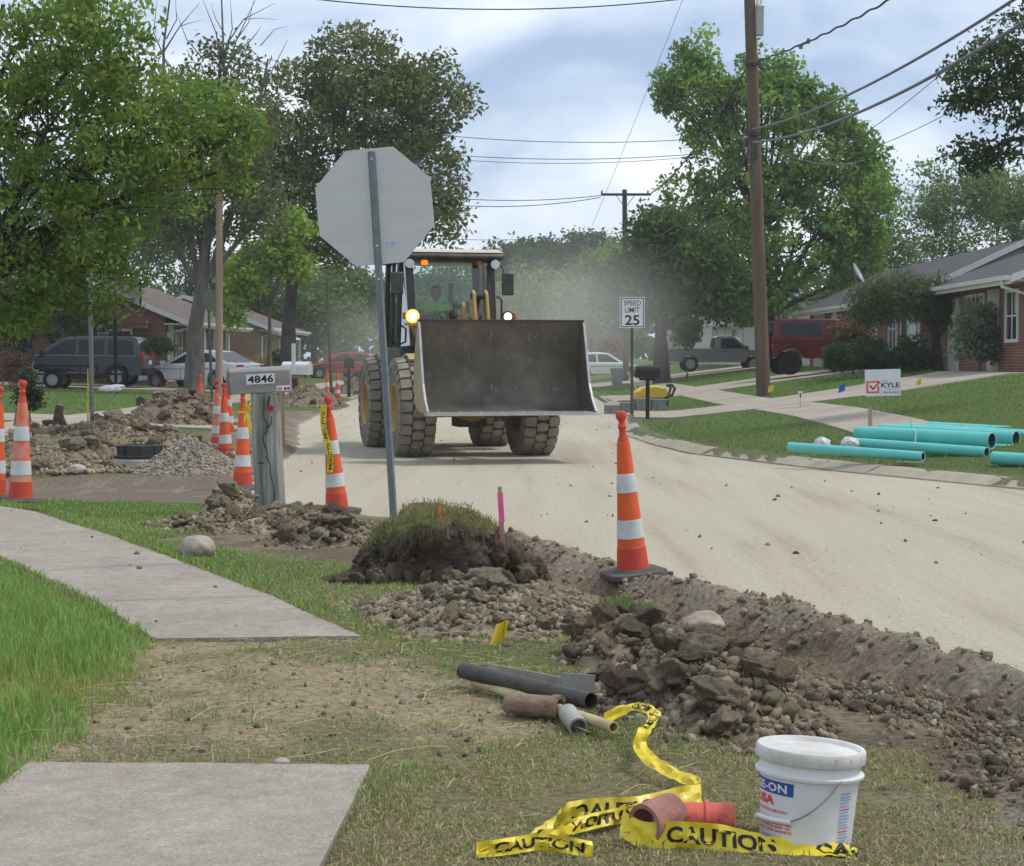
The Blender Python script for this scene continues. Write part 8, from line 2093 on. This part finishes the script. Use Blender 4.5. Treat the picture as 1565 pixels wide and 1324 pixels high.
# ================================================================== DUST AND HAZE
def vol(name, label, density, col, aniso=.2):
    m = bpy.data.materials.new(name); m.use_nodes = True; nt = m.node_tree; nt.nodes.remove(nt.nodes['Principled BSDF'])
    v = nt.nodes.new('ShaderNodeVolumePrincipled'); v.inputs['Density'].default_value = density; v.inputs['Color'].default_value = (*col, 1); v.inputs['Anisotropy'].default_value = aniso
    nt.links.new(v.outputs['Volume'], nt.nodes['Material Output'].inputs['Volume'])
    return m
def dust_mat(dens):
    m = bpy.data.materials.new('dust'); m.use_nodes = True; nt = m.node_tree; nt.nodes.remove(nt.nodes['Principled BSDF'])
    v = nt.nodes.new('ShaderNodeVolumePrincipled'); v.inputs['Color'].default_value = (1.0, .97, .90, 1); v.inputs['Anisotropy'].default_value = .1
    t = nt.nodes.new('ShaderNodeTexCoord')
    mp_ = nt.nodes.new('ShaderNodeMapping'); nt.links.new(t.outputs['Generated'], mp_.inputs['Vector'])
    mp_.inputs['Location'].default_value = (-1, -1, -1); mp_.inputs['Scale'].default_value = (2, 2, 2)
    ln = nt.nodes.new('ShaderNodeVectorMath'); ln.operation = 'LENGTH'; nt.links.new(mp_.outputs['Vector'], ln.inputs[0])
    mr = nt.nodes.new('ShaderNodeMapRange'); mr.interpolation_type = 'SMOOTHSTEP'
    mr.inputs['From Min'].default_value = 0.98; mr.inputs['From Max'].default_value = 0.1; mr.inputs['To Min'].default_value = 0; mr.inputs['To Max'].default_value = dens
    nt.links.new(ln.outputs['Value'], mr.inputs['Value'])
    n = nt.nodes.new('ShaderNodeTexNoise'); n.inputs['Scale'].default_value = .45; n.inputs['Detail'].default_value = 3; nt.links.new(t.outputs['Object'], n.inputs['Vector'])
    m2 = nt.nodes.new('ShaderNodeMapRange'); m2.inputs['From Min'].default_value = .3; m2.inputs['From Max'].default_value = .7; m2.inputs['To Min'].default_value = .25; m2.inputs['To Max'].default_value = 1.6
    nt.links.new(n.outputs['Fac'], m2.inputs['Value'])
    mu = nt.nodes.new('ShaderNodeMath'); mu.operation = 'MULTIPLY'; nt.links.new(mr.outputs['Result'], mu.inputs[0]); nt.links.new(m2.outputs['Result'], mu.inputs[1])
    nt.links.new(mu.outputs['Value'], v.inputs['Density'])
    nt.links.new(v.outputs['Volume'], nt.nodes['Material Output'].inputs['Volume'])
    return m
def dust(label, px, py, y, rx, ry, rz, dens):
    c = aty(px, py, y); V, Fc = ico_arr(4)
    o = np_mesh('dust_cloud', V * np.array([rx, ry, rz]), [Fc], dust_mat(dens), smooth=True, loc=c); return tag(o, label, 'dust', kind='stuff')
dust('pale road dust drifting behind the loader on the right of the cab', 865, 490, 56, 5.0, 18, 3.2, .026)
dust('pale road dust hanging left behind the loader', 575, 525, 62, 3.6, 14, 2.2, .02)
hz = MB().box(-520, 520, -60, 960, -1.6, 22).build('haze', vol('thin_air', '', .0005, (.9, .93, .97), .1)); tag(hz, kind='stuff')
